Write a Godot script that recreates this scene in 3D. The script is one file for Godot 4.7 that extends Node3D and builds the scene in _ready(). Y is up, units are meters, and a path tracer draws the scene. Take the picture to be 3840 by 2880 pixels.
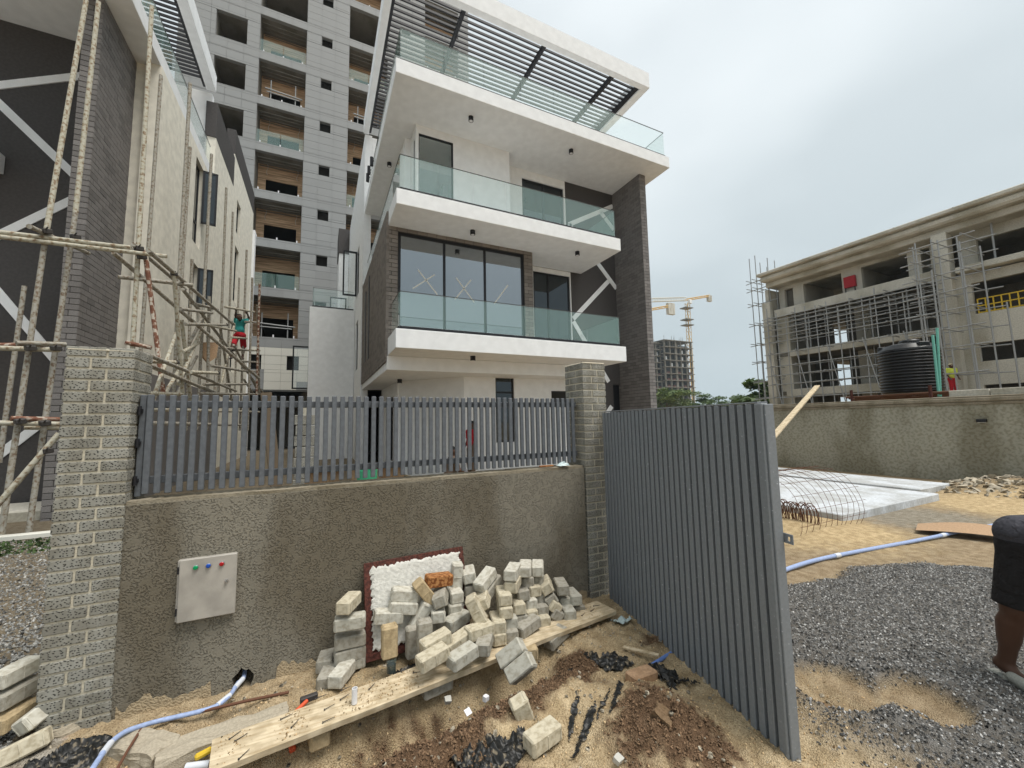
extends Node3D
# Villa under construction behind a rendered boundary wall, seen from the lane. x runs along the wall, -z away from the lane, y up, metres.

class MB:
	var v := PackedVector3Array()
	var n := PackedVector3Array()
	var c := PackedColorArray()
	var col := Color.WHITE
	var tinted := false
	func tri(a: Vector3, b: Vector3, d: Vector3) -> void:   # anticlockwise seen from outside
		var k := (b - a).cross(d - a).normalized()
		v.append(a); v.append(d); v.append(b)
		n.append(k); n.append(k); n.append(k)
		if tinted:
			c.append(col); c.append(col); c.append(col)
	func quad(a: Vector3, b: Vector3, d: Vector3, e: Vector3) -> void:
		tri(a, b, d)
		tri(a, d, e)
	func face(a: Vector3, b: Vector3, d: Vector3, e: Vector3, out: Vector3) -> void:
		if (b - a).cross(d - a).dot(out) < 0.0:
			quad(a, e, d, b)
		else:
			quad(a, b, d, e)
	func tri_out(a: Vector3, b: Vector3, d: Vector3, out: Vector3) -> void:
		if (b - a).cross(d - a).dot(out) < 0.0:
			tri(a, d, b)
		else:
			tri(a, b, d)
	func box(t: Transform3D, s: Vector3, bev := 0.0) -> void:
		var h := s * 0.5
		var P := func(sg: Vector3, ax: int) -> Vector3:
			var p := Vector3(h.x * sg.x, h.y * sg.y, h.z * sg.z)
			for k in 3:
				if k != ax:
					p[k] -= sg[k] * bev
			return t * p
		for ax in 3:
			var u := (ax + 1) % 3
			var w := (ax + 2) % 3
			for sg in [-1.0, 1.0]:
				var q := []
				for k in [[-1.0, -1.0], [1.0, -1.0], [1.0, 1.0], [-1.0, 1.0]]:
					var g := Vector3.ZERO
					g[ax] = sg; g[u] = k[0]; g[w] = k[1]
					q.append(P.call(g, ax))
				var o := Vector3.ZERO
				o[ax] = sg
				face(q[0], q[1], q[2], q[3], t.basis * o)
			if bev > 0.0:
				for su in [-1.0, 1.0]:
					for sw in [-1.0, 1.0]:
						var g0 := Vector3.ZERO
						g0[ax] = -1.0; g0[u] = su; g0[w] = sw
						var g1 := g0
						g1[ax] = 1.0
						var o := Vector3.ZERO
						o[u] = su; o[w] = sw
						face(P.call(g0, u), P.call(g1, u), P.call(g1, w), P.call(g0, w), t.basis * o)
		if bev > 0.0:
			for i in 8:
				var g := Vector3(1.0 if i & 1 else -1.0, 1.0 if i & 2 else -1.0, 1.0 if i & 4 else -1.0)
				tri_out(P.call(g, 0), P.call(g, 1), P.call(g, 2), t.basis * g)
	func bx(a: Vector3, b: Vector3, bev := 0.0) -> void:   # box between two corners
		box(Transform3D(Basis(), (a + b) * 0.5), (b - a).abs(), bev)
	func ring(a: Vector3, dir: Vector3, r: float, k: int) -> PackedVector3Array:
		var z := dir.normalized()
		var x := (Vector3.UP if absf(z.y) < 0.9 else Vector3.RIGHT).cross(z).normalized()
		var y := z.cross(x)
		var out := PackedVector3Array()
		for i in k + 1:
			var t := TAU * i / k
			out.append(a + (x * cos(t) + y * sin(t)) * r)
		return out
	func vert(p: Vector3, k: Vector3) -> void:
		v.append(p)
		n.append(k)
		if tinted:
			c.append(col)
	func skin(A: PackedVector3Array, B: PackedVector3Array, ca: Vector3, cb: Vector3) -> void:
		for i in A.size() - 1:
			var na := (A[i] - ca).normalized()
			var nb := (A[i + 1] - ca).normalized()
			var ma := (B[i] - cb).normalized()
			var mb := (B[i + 1] - cb).normalized()
			vert(A[i], na); vert(B[i + 1], mb); vert(A[i + 1], nb)
			vert(A[i], na); vert(B[i], ma); vert(B[i + 1], mb)
	func cap(A: PackedVector3Array, ca: Vector3, out: Vector3) -> void:
		for i in A.size() - 1:
			tri_out(ca, A[i], A[i + 1], out)
	func tube(a: Vector3, b: Vector3, r0: float, r1 := -1.0, k := 8, open := false) -> void:
		if r1 < 0.0:
			r1 = r0
		var A := ring(a, b - a, r0, k)
		var B := ring(b, b - a, r1, k)
		skin(A, B, a, b)
		if not open:
			cap(A, a, a - b)
			cap(B, b, b - a)
	func path(p: PackedVector3Array, r: float, k := 8, closed_ends := true) -> void:
		var rings := []
		for i in p.size():
			var d := p[mini(i + 1, p.size() - 1)] - p[maxi(i - 1, 0)]
			rings.append(ring(p[i], d, r, k))
		for i in p.size() - 1:
			skin(rings[i], rings[i + 1], p[i], p[i + 1])
		if closed_ends:
			cap(rings[0], p[0], p[0] - p[1])
			cap(rings[-1], p[-1], p[-1] - p[-2])
	func lathe(base: Vector3, prof: Array, k := 24) -> void:   # [[radius, height] ...] upwards
		for i in prof.size() - 1:
			var r0: float = prof[i][0]
			var r1: float = prof[i + 1][0]
			var y0: float = prof[i][1]
			var y1: float = prof[i + 1][1]
			var sl := Vector2(y1 - y0, r0 - r1).normalized()
			for j in k:
				var t0 := TAU * j / k
				var t1 := TAU * (j + 1) / k
				var d0 := Vector3(cos(t0), 0, sin(t0))
				var d1 := Vector3(cos(t1), 0, sin(t1))
				var n0 := d0 * sl.x + Vector3.UP * sl.y
				var n1 := d1 * sl.x + Vector3.UP * sl.y
				var a := base + d0 * r0 + Vector3.UP * y0
				var b := base + d1 * r0 + Vector3.UP * y0
				var e := base + d1 * r1 + Vector3.UP * y1
				var f := base + d0 * r1 + Vector3.UP * y1
				vert(a, n0); vert(b, n1); vert(e, n1)
				vert(a, n0); vert(e, n1); vert(f, n0)
	func slab_poly(poly: PackedVector2Array, t: Transform3D, depth: float) -> void:   # polygon in the local xy plane, thickness along -z
		var ix := Geometry2D.triangulate_polygon(poly)
		for i in range(0, ix.size(), 3):
			for s in 2:
				var q := []
				for k in 3:
					var p := poly[ix[i + k]]
					q.append(t * Vector3(p.x, p.y, -depth * s))
				tri_out(q[0], q[1], q[2], t.basis.z * (1.0 - 2.0 * s))
		var cc := Geometry2D.is_polygon_clockwise(poly)
		for i in poly.size():
			var p := poly[i]
			var q := poly[(i + 1) % poly.size()]
			var out := Vector3(q.y - p.y, p.x - q.x, 0) * (-1.0 if cc else 1.0)
			face(t * Vector3(p.x, p.y, 0), t * Vector3(q.x, q.y, 0), t * Vector3(q.x, q.y, -depth), t * Vector3(p.x, p.y, -depth), t.basis * out)
	func mesh(m: Material, o := Vector3.ZERO) -> ArrayMesh:
		var a := []
		a.resize(Mesh.ARRAY_MAX)
		var w := v.duplicate()
		if o != Vector3.ZERO:
			for i in w.size():
				w[i] -= o
		a[Mesh.ARRAY_VERTEX] = w
		a[Mesh.ARRAY_NORMAL] = n
		if tinted:
			a[Mesh.ARRAY_COLOR] = c
		var r := ArrayMesh.new()
		if w.size() > 0:
			r.add_surface_from_arrays(Mesh.PRIMITIVE_TRIANGLES, a)
			r.surface_set_material(0, m)
		return r

var taken := {}
var M := {}
var rng := RandomNumberGenerator.new()
var cache := {}
var lump := FastNoiseLite.new()

func numbered(called: String, parent: Node) -> String:
	var k := "%d/%s" % [parent.get_instance_id(), called]
	taken[k] = taken.get(k, -1) + 1
	return called if taken[k] == 0 else "%s_%03d" % [called, taken[k]]

func tag(o: Node3D, label: String, category := "", group := "", kind := "") -> Node3D:
	if label: o.set_meta("label", label)
	if category: o.set_meta("category", category)
	if group: o.set_meta("group", group)
	if kind: o.set_meta("kind", kind)
	return o

func thing(called: String, label: String, category: String, at: Vector3, group := "") -> Node3D:
	var o := Node3D.new()
	o.name = numbered(called, self)
	o.position = at
	add_child(o, true)
	tag(o, label, category, group)
	return o

func where(p: Node) -> Vector3:   # place of a parent whose ancestors are only moved, never turned
	var r := Vector3.ZERO
	while p is Node3D and p != self:
		r += p.position
		p = p.get_parent()
	return r

func obj(called: String, b: MB, m: Material, parent: Node = self, at = null) -> MeshInstance3D:
	var o := MeshInstance3D.new()
	o.name = numbered(called, parent)
	if parent == self:
		o.position = at if at != null else Vector3.ZERO
		o.mesh = b.mesh(m, o.position)
	else:
		o.mesh = b.mesh(m, where(parent))
	parent.add_child(o, true)
	return o

func solo(called: String, b: MB, m: Material, label: String, category: String, at: Vector3, group := "") -> MeshInstance3D:
	var o := obj(called, b, m, self, at)
	tag(o, label, category, group)
	return o

func struct(called: String, b: MB, m: Material, label := "") -> MeshInstance3D:
	var o := obj(called, b, m)
	tag(o, label, "", "", "structure")
	return o

func stuff(o: Node3D) -> Node3D:
	o.set_meta("kind", "stuff")
	return o

func placed(called: String, mesh: Mesh, m: Material, parent: Node, t: Transform3D) -> MeshInstance3D:   # a shared mesh, placed in world space under a thing
	var o := MeshInstance3D.new()
	o.name = numbered(called, parent)
	o.mesh = mesh
	if m: o.material_override = m
	t.origin -= where(parent)
	o.transform = t
	parent.add_child(o, true)
	return o

func bevelled(s: Vector3, bev: float, m: Material) -> ArrayMesh:
	var k := "%s|%.4f|%d" % [s.snapped(Vector3.ONE * 0.0005), bev, m.get_instance_id()]
	if not cache.has(k):
		var b := MB.new()
		b.box(Transform3D(), s, bev)
		cache[k] = b.mesh(m)
	return cache[k]

func lin(r: float, g: float, b: float) -> Color:
	return Color(r, g, b).linear_to_srgb()

func ntex(freq: float, stops: Array, kind := 0, oct := 4, size := 512, sd := 0) -> NoiseTexture2D:   # stops: [[offset, Color] ...]
	var f := FastNoiseLite.new()
	f.seed = 11 + sd
	f.frequency = freq
	f.fractal_octaves = oct
	if kind == 1:
		f.noise_type = FastNoiseLite.TYPE_CELLULAR
		f.cellular_return_type = FastNoiseLite.RETURN_DISTANCE
		f.fractal_type = FastNoiseLite.FRACTAL_NONE if oct < 2 else FastNoiseLite.FRACTAL_FBM
	elif kind == 2:
		f.noise_type = FastNoiseLite.TYPE_CELLULAR
		f.cellular_return_type = FastNoiseLite.RETURN_CELL_VALUE
		f.fractal_type = FastNoiseLite.FRACTAL_NONE
	else:
		f.noise_type = FastNoiseLite.TYPE_SIMPLEX_SMOOTH
		f.fractal_type = FastNoiseLite.FRACTAL_FBM
	var t := NoiseTexture2D.new()
	t.width = size
	t.height = size
	t.seamless = true
	t.noise = f
	var g := Gradient.new()
	var offs := PackedFloat32Array()
	var cols := PackedColorArray()
	for s in stops:
		offs.append(s[0])
		cols.append(s[1])
	g.offsets = offs
	g.colors = cols
	t.color_ramp = g
	return t

func grey(x: float) -> Color:
	return Color(x, x, x)

func mat(key: String, a: Color, rough := 0.85, tex: Texture2D = null, scale := 1.0, bump: Texture2D = null, cm := 0.3, stain: Texture2D = null, stain_scale := 0.25, stretch := Vector3.ONE) -> StandardMaterial3D:
	var m := StandardMaterial3D.new()
	m.resource_name = key
	m.albedo_color = a
	m.roughness = rough
	m.metallic_specular = 0.4
	if tex or bump:
		m.uv1_triplanar = true
		m.uv1_world_triplanar = true
		m.uv1_scale = stretch * scale
		m.uv1_triplanar_sharpness = 8.0
	if tex:
		m.albedo_texture = tex
	if bump:
		m.heightmap_enabled = true
		m.heightmap_texture = bump
		m.heightmap_scale = cm
	if stain:
		m.detail_enabled = true
		m.detail_blend_mode = BaseMaterial3D.BLEND_MODE_MUL
		m.detail_albedo = stain
		m.detail_uv_layer = BaseMaterial3D.DETAIL_UV_2
		m.uv2_triplanar = true
		m.uv2_world_triplanar = true
		m.uv2_scale = Vector3(stain_scale, stain_scale * 0.45, stain_scale)
	M[key] = m
	return m

func glass(key: String, tint: Color, alpha: float) -> void:
	var m := StandardMaterial3D.new()
	m.resource_name = key
	m.albedo_color = Color(tint.r, tint.g, tint.b, alpha)
	m.transparency = BaseMaterial3D.TRANSPARENCY_ALPHA
	m.roughness = 0.02
	m.metallic_specular = 0.5
	M[key] = m

func rects(X0: float, X1: float, Y0: float, Y1: float, holes: Array) -> Array:   # the rest of a rectangle round its openings; holes: [x0, x1, y0, y1]
	var ys := [Y0, Y1]
	for h in holes:
		for y in [h[2], h[3]]:
			if y > Y0 and y < Y1 and not ys.has(y): ys.append(y)
	ys.sort()
	var out := []
	for i in ys.size() - 1:
		var ym: float = (ys[i] + ys[i + 1]) * 0.5
		var cuts := []
		for h in holes:
			if h[2] < ym and h[3] > ym and h[1] > X0 and h[0] < X1: cuts.append(h)
		cuts.sort_custom(func(p, q): return p[0] < q[0])
		var x := X0
		for h in cuts:
			if h[0] > x + 0.004: out.append([x, h[0], ys[i], ys[i + 1]])
			x = maxf(x, h[1])
		if X1 > x + 0.004: out.append([x, X1, ys[i], ys[i + 1]])
	return out

# Courses of bricks on a wall face. at: lower corner of the face, u: along, nrm: out of the face. The first `most` bricks are parts, the rest one joined part.
func courses(parent: Node, at: Vector3, u: Vector3, nrm: Vector3, wide: float, high: float, pitch: float, length: float, joint: float, proud: float, ms: Array, most: int, bev := 0.004, called := "brick", uneven := 0.0, phase := 0.5) -> void:
	var rest := MB.new()
	rest.tinted = true
	var rows := int(round(high / pitch))
	pitch = high / rows
	var count := 0
	for r in rows:
		var x := 0.0
		var first := length * (phase if r % 2 else 1.0)
		var k := 0
		while x < wide - 0.012:
			var l := first if k == 0 else length
			l = minf(l, wide - x)
			if wide - x - l < 0.05: l = wide - x
			var depth := 0.06 + proud
			var s := Vector3(l - (joint if x + l < wide - 0.001 else 0.0), pitch - joint, depth)
			var out := nrm * (proud - depth * 0.5 + (rng.randf() - 0.5) * uneven)
			var t := Transform3D(Basis(u, Vector3.UP, u.cross(Vector3.UP)), at + u * (x + s.x * 0.5) + Vector3.UP * (r * pitch + joint + s.y * 0.5) + out)
			var m: Material = ms[rng.randi() % ms.size()]
			if count < most:
				placed(called, bevelled(s, bev, m), null, parent, t)
			else:
				var tone := rng.randf_range(0.72, 1.25)
				rest.col = Color(tone, tone, tone)
				rest.box(t, s)
			count += 1
			x += l
			k += 1
	if rest.v.size() > 0:
		var field: StandardMaterial3D = ms[1].duplicate()
		field.vertex_color_use_as_albedo = true
		stuff(obj(called + "_field", rest, field, parent))

func _ready() -> void:
	rng.seed = 4
	lump.seed = 9
	lump.frequency = 1.0
	lump.fractal_octaves = 3
	var cam := Camera3D.new()
	cam.name = "camera"
	cam.position = Vector3(0, 1.6, 0)
	cam.rotation = Vector3(deg_to_rad(5.318), deg_to_rad(-25.772), deg_to_rad(-1.101))
	cam.fov = 87.7
	cam.near = 0.05
	cam.far = 3000.0
	add_child(cam)
	cam.current = true
	var we := WorldEnvironment.new()
	we.name = "world_environment"
	var env := Environment.new()
	env.background_mode = Environment.BG_SKY
	env.tonemap_mode = Environment.TONE_MAPPER_LINEAR
	env.tonemap_exposure = 2.15
	env.sdfgi_enabled = true
	env.ssao_enabled = true
	env.ssil_enabled = true
	var sm := ProceduralSkyMaterial.new()
	sm.sky_top_color = lin(0.72, 0.75, 0.775)
	sm.sky_horizon_color = lin(0.37, 0.435, 0.465)
	sm.sky_curve = 1.1
	sm.sky_energy_multiplier = 0.83
	sm.ground_bottom_color = lin(0.2, 0.18, 0.15)
	sm.ground_horizon_color = lin(0.36, 0.43, 0.46)
	sm.ground_energy_multiplier = 1.0
	sm.sun_angle_max = 1.0
	sm.sky_cover = ntex(0.009, [[0.3, Color(0.75, 0.75, 0.75, 0.0)], [0.8, Color(0.72, 0.71, 0.70, 0.20)]], 0, 4, 512, 3)
	var sky := Sky.new()
	sky.sky_material = sm
	env.sky = sky
	env.fog_enabled = true
	env.fog_density = 0.00035
	env.fog_light_color = lin(0.40, 0.47, 0.51)
	we.environment = env
	add_child(we)
	var sun := DirectionalLight3D.new()
	sun.name = "sun"
	sun.light_energy = 0.5
	sun.light_color = Color(1.0, 0.985, 0.96)
	sun.light_angular_distance = 30.0
	sun.shadow_enabled = true
	sun.look_at_from_position(Vector3(2.1, 8.3, 2.9), Vector3.ZERO)
	add_child(sun)
	materials()
	ground()
	lane_wall()
	villas()
	apartment_tower()
	far_side()
	scaffolds()
	gate_and_fence()
	pavers()
	site_clutter()
	people()

func materials() -> void:
	var fine := ntex(0.05, [[0.25, grey(0.91)], [0.75, grey(1.0)]], 0, 5, 512, 1)
	var fine_b := ntex(0.12, [[0.2, grey(0.0)], [0.8, grey(1.0)]], 0, 4, 512, 2)
	var blotch := ntex(0.012, [[0.3, Color(0.88, 0.87, 0.85)], [0.7, grey(1.0)]], 0, 5, 512, 5)
	var stain := ntex(0.012, [[0.28, Color(0.84, 0.83, 0.80)], [0.5, grey(0.96)], [0.72, grey(1.0)]], 0, 5, 512, 6)
	mat("white_paint", lin(0.81, 0.825, 0.835), 0.8, ntex(0.02, [[0.2, grey(0.965)], [0.8, grey(1.0)]], 0, 5, 512, 7), 0.25)
	mat("cream_paint", lin(0.80, 0.765, 0.665), 0.85, ntex(0.02, [[0.2, grey(0.93)], [0.8, grey(1.0)]], 0, 5, 512, 9), 0.3)
	mat("dark_paint", lin(0.066, 0.061, 0.060), 0.75, fine, 0.5, fine_b, 0.05)
	for i in 4:
		var k: float = [0.84, 1.0, 1.13, 0.93][i]
		mat("dark_brick_%d" % i, lin(0.21 * k, 0.197 * k, 0.19 * k), 0.8, fine, 1.3, fine_b, 0.1)
		mat("brown_brick_%d" % i, lin(0.215 * k, 0.19 * k, 0.168 * k), 0.8, fine, 1.3, fine_b, 0.1)
	mat("dark_mortar", lin(0.05, 0.046, 0.043), 0.95)
	# split-face grey blocks with dark pits
	var pits := ntex(0.062, [[0.0, grey(0.07)], [0.10, grey(0.09)], [0.16, grey(0.75)], [0.24, grey(0.98)], [0.6, grey(1.0)]], 1, 1, 1024, 21)
	var pits_b := ntex(0.062, [[0.0, grey(0.0)], [0.09, grey(0.0)], [0.2, grey(1.0)]], 1, 1, 1024, 21)
	for i in 3:
		var k: float = [0.92, 1.0, 1.08][i]
		mat("pitted_block_%d" % i, lin(0.30 * k, 0.295 * k, 0.262 * k), 0.92, pits, 1.15, pits_b, 0.35, blotch, 0.9, Vector3(0.75, 1.0, 0.75))
	mat("pale_mortar", lin(0.60, 0.55, 0.435), 0.95, fine, 2.0, fine_b, 0.1)
	# stippled render of the boundary wall: skinned lumps with flattened patches
	var st := stipple()
	mat("stippled_render", lin(0.238, 0.218, 0.174), 0.92, st[0], 1.0, st[1], 0.8, ntex(0.008, [[0.25, Color(0.82, 0.80, 0.77)], [0.5, grey(0.95)], [0.72, grey(1.0)]], 0, 4, 512, 33), 0.22)
	mat("render_coping", lin(0.30, 0.262, 0.195), 0.9, fine, 1.0, fine_b, 0.2, stain, 0.4)
	mat("sand_splash", lin(0.40, 0.32, 0.21), 0.95, fine, 1.0, fine_b, 0.5)
	mat("patchy_render", lin(0.36, 0.345, 0.275), 0.92, ntex(0.02, [[0.3, Color(0.88, 0.87, 0.84)], [0.46, grey(0.96)], [0.6, grey(1.0)]], 0, 7, 1024, 35), 0.5, fine_b, 0.15, stain, 0.1)
	mat("fence_paint", lin(0.128, 0.140, 0.156), 0.42, fine, 0.8)
	mat("gate_paint", lin(0.47, 0.51, 0.55), 0.4, ntex(0.05, [[0.2, grey(0.655)], [0.6, grey(0.685)], [0.855, grey(0.685)], [0.875, grey(0.97)]], 0, 6, 1024, 41), 0.7)
	mat("black_frame", lin(0.012, 0.013, 0.016), 0.4)
	mat("black_steel", lin(0.014, 0.014, 0.017), 0.5)
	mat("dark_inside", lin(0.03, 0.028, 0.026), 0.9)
	var tint := mat("tinted_pane", lin(0.30, 0.325, 0.345), 0.03)
	tint.metallic = 0.9
	var dark_pane := mat("dark_pane", lin(0.065, 0.073, 0.078), 0.03)
	dark_pane.metallic = 0.85
	glass("rail_glass", Color(0.72, 0.92, 0.88), 0.08)
	glass("clear_glass", Color(0.75, 0.9, 0.88), 0.05)
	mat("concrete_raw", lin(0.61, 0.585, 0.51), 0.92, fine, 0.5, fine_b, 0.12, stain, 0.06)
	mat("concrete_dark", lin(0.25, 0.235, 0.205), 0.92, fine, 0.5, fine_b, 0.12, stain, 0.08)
	mat("slab_concrete", lin(0.58, 0.61, 0.64), 0.85, fine, 0.5, null, 0.2, blotch, 0.2)
	for i in 3:
		var k: float = [0.96, 1.0, 1.04][i]
		mat("panel_grey_%d" % i, lin(0.28 * k, 0.287 * k, 0.287 * k), 0.6)
	mat("panel_cream", lin(0.66, 0.65, 0.585), 0.6)
	mat("wood_cladding", lin(0.74, 0.51, 0.32), 0.6, ntex(0.02, [[0.2, Color(0.72, 0.68, 0.65)], [0.8, grey(1.0)]], 0, 5, 512, 51), 0.35, null, 0.0, null, 0.1, Vector3(0.12, 2.2, 0.12))
	var grain := ntex(0.02, [[0.25, Color(0.88, 0.86, 0.83)], [0.5, grey(0.95)], [0.75, grey(1.0)]], 0, 6, 1024, 53)
	mat("plank_wood", lin(0.66, 0.555, 0.39), 0.9, grain, 0.7, ntex(0.03, [[0.2, grey(0.0)], [0.8, grey(1.0)]], 0, 5, 512, 54), 0.1, blotch, 1.2, Vector3(0.25, 1.0, 2.2))
	mat("old_wood", lin(0.40, 0.34, 0.25), 0.9, grain, 0.8, null, 0.0, blotch, 1.0, Vector3(0.4, 1.0, 2.4))
	var crust := ntex(0.03, [[0.22, Color(0.72, 0.62, 0.55)], [0.36, Color(0.90, 0.88, 0.84)], [0.6, grey(1.0)]], 0, 6, 512, 55)
	mat("pole_pale", lin(0.46, 0.44, 0.365), 0.85, crust, 0.7, fine_b, 0.1)
	mat("pole_grey", lin(0.34, 0.325, 0.285), 0.7, crust, 0.8, fine_b, 0.1)
	mat("pole_rust", lin(0.48, 0.43, 0.36), 0.85, ntex(0.02, [[0.3, Color(0.60, 0.42, 0.36)], [0.54, Color(0.72, 0.56, 0.50)], [0.62, grey(1.0)]], 0, 5, 512, 56), 0.7, fine_b, 0.1)
	var galv := mat("galvanised", lin(0.36, 0.37, 0.37), 0.5, fine, 1.0)
	galv.metallic = 0.3
	for i in 4:
		var k: Color = [Color(1.12, 1.13, 1.14), Color(0.92, 0.93, 0.93), Color(1.08, 1.02, 0.90), Color(0.72, 0.71, 0.70)][i]
		mat("paver_%d" % i, lin(0.485 * k.r, 0.465 * k.g, 0.40 * k.b), 0.95, ntex(0.04, [[0.20, Color(0.86, 0.845, 0.82)], [0.55, grey(0.98)], [0.65, grey(1.0)]], 0, 7, 512, 60 + i), 1.0, fine_b, 0.06)
	mat("paver_tan", lin(0.52, 0.41, 0.25), 0.95, fine, 1.5, fine_b, 0.1, blotch, 2.5)
	mat("paver_orange", lin(0.42, 0.20, 0.075), 0.95, ntex(0.03, [[0.3, Color(0.66, 0.56, 0.5)], [0.6, grey(1.0)]], 0, 6, 512, 66), 2.0, fine_b, 0.15)
	mat("paver_rosy", lin(0.46, 0.30, 0.185), 0.95, fine, 1.5, fine_b, 0.15, blotch, 2.0)
	mat("pvc_blue", lin(0.34, 0.43, 0.66), 0.45, fine, 1.2)
	mat("pvc_pale", lin(0.60, 0.63, 0.68), 0.45)
	mat("pvc_bright", lin(0.16, 0.27, 0.62), 0.45)
	mat("white_plastic", lin(0.72, 0.72, 0.74), 0.5)
	mat("box_grey", lin(0.40, 0.375, 0.335), 0.45, ntex(0.008, [[0.3, grey(0.9)], [0.7, grey(1.0)]], 0, 5, 512, 71), 1.0)
	mat("lens_green", lin(0.0, 0.28, 0.10), 0.2)
	mat("lens_blue", lin(0.01, 0.07, 0.38), 0.2)
	mat("lens_red", lin(0.36, 0.01, 0.015), 0.2)
	mat("chrome", lin(0.4, 0.4, 0.4), 0.3).metallic = 0.9
	mat("red_oxide", lin(0.105, 0.032, 0.022), 0.7, ntex(0.04, [[0.3, grey(0.7)], [0.6, grey(1.0)], [0.7, grey(1.0)]], 0, 6, 512, 72), 1.5, fine_b, 0.2)
	mat("white_skim", lin(0.64, 0.63, 0.58), 0.95, fine, 1.0, fine_b, 0.1)
	mat("black_film", lin(0.26, 0.215, 0.15), 0.42, ntex(0.02, [[0.5, Color(0.25, 0.28, 0.33)], [0.70, Color(0.29, 0.31, 0.35)], [0.82, grey(0.9)]], 0, 6, 512, 74), 1.6)
	mat("clear_bag", lin(0.55, 0.66, 0.66), 0.3)
	mat("orange_rubber", lin(0.62, 0.10, 0.04), 0.5)
	mat("yellow_plastic", lin(0.62, 0.42, 0.03), 0.5)
	mat("green_plastic", lin(0.05, 0.32, 0.17), 0.5)
	mat("mint_pipe", lin(0.16, 0.45, 0.37), 0.5)
	mat("dark_iron", lin(0.05, 0.045, 0.042), 0.6)
	mat("rust_wire", lin(0.13, 0.06, 0.035), 0.8)
	mat("cardboard", lin(0.42, 0.28, 0.17), 0.95, fine, 1.0)
	mat("brown_paper", lin(0.20, 0.11, 0.06), 0.95)
	mat("tank_black", lin(0.012, 0.0125, 0.014), 0.38, fine, 0.6)
	mat("red_board", lin(0.38, 0.02, 0.03), 0.6)
	mat("crane_yellow", lin(0.66, 0.42, 0.10), 0.6)
	mat("bark", lin(0.10, 0.075, 0.05), 0.95)
	for i in 3:
		var lf := mat("leaf_%d" % i, [lin(0.075, 0.115, 0.035), lin(0.12, 0.155, 0.045), lin(0.05, 0.085, 0.03)][i], 0.6)
		lf.backlight_enabled = true
		lf.backlight = lin(0.03, 0.05, 0.01)
	mat("grass_green", lin(0.05, 0.085, 0.025), 0.8)
	for i in 4:
		mat("stone_%d" % i, [lin(0.24, 0.236, 0.228), lin(0.34, 0.335, 0.315), lin(0.055, 0.052, 0.052), lin(0.46, 0.45, 0.41)][i], 0.85)
	mat("crumb_sand", lin(0.60, 0.45, 0.265), 0.95)
	mat("crumb_soil", lin(0.19, 0.12, 0.07), 0.95)
	mat("earth_clod", lin(0.27, 0.18, 0.105), 0.95, fine, 3.0, fine_b, 0.4, blotch, 3.0)
	mat("rubble", lin(0.42, 0.37, 0.285), 0.95, fine, 2.0, fine_b, 0.15)
	var e := mat("earth", Color.WHITE, 0.95, ntex(0.06, [[0.2, Color(0.76, 0.74, 0.71)], [0.5, grey(0.95)], [0.8, grey(1.0)]], 0, 6, 1024, 81), 1.1, ntex(0.09, [[0.2, grey(0.0)], [0.8, grey(1.0)]], 0, 5, 1024, 82), 0.7, ntex(0.02, [[0.25, Color(0.86, 0.84, 0.81)], [0.7, grey(1.0)]], 0, 5, 512, 83), 0.7)
	e.vertex_color_use_as_albedo = true
	mat("skin_dark", lin(0.075, 0.036, 0.022), 0.5)
	mat("cloth_charcoal", lin(0.055, 0.055, 0.066), 0.9, fine, 2.0, ntex(0.012, [[0.3, grey(0.0)], [0.5, grey(0.7)], [0.7, grey(1.0)]], 0, 3, 512, 91), 0.6)
	mat("cloth_black", lin(0.014, 0.013, 0.014), 0.9, fine, 2.0, ntex(0.012, [[0.3, grey(0.0)], [0.5, grey(0.7)], [0.7, grey(1.0)]], 0, 3, 512, 91), 0.6)
	mat("cloth_teal", lin(0.03, 0.27, 0.26), 0.9)
	mat("cloth_red", lin(0.40, 0.012, 0.022), 0.9)
	mat("cloth_grey", lin(0.13, 0.13, 0.14), 0.9)
	mat("cloth_brown", lin(0.10, 0.07, 0.05), 0.9)
	mat("hair_black", lin(0.008, 0.007, 0.007), 0.9)
	mat("hi_vis", lin(0.55, 0.62, 0.08), 0.8)
	mat("helmet_cream", lin(0.62, 0.55, 0.35), 0.5)
	mat("sandal_grey", lin(0.31, 0.315, 0.28), 0.6, fine, 3.0)
	mat("eye_white", lin(0.7, 0.68, 0.62), 0.3)

# ---------------------------------------------------------------- ground
func plank_front(x: float) -> float:
	return -2.57 - 0.14 * (x + 0.44)

func bump2(x: float, z: float, cx: float, cz: float, r: float, h: float) -> float:
	return h * exp(-((x - cx) * (x - cx) + (z - cz) * (z - cz)) / (r * r))

func gravel_at(x: float, z: float) -> float:   # 1 on the dark gravel heap, 0 off it
	var wob := lump.get_noise_2d(x * 0.8, z * 0.8) * 0.16
	var dx := (x - 4.75) / 2.1
	var dz := (z + 1.40 + (x - 4.0) * 0.05) / 1.25
	var d := sqrt(dx * dx + dz * dz) + wob
	var island := (Vector2(x, z) - Vector2(3.05, -1.58)).length() / 0.26 + wob
	var island2 := (Vector2(x, z) - Vector2(3.35, -1.28)).length() / 0.22 + wob
	var g := 1.0 - smoothstep(0.90, 1.12, d)
	return g * smoothstep(0.8, 1.1, island) * smoothstep(0.8, 1.1, island2)

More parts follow.
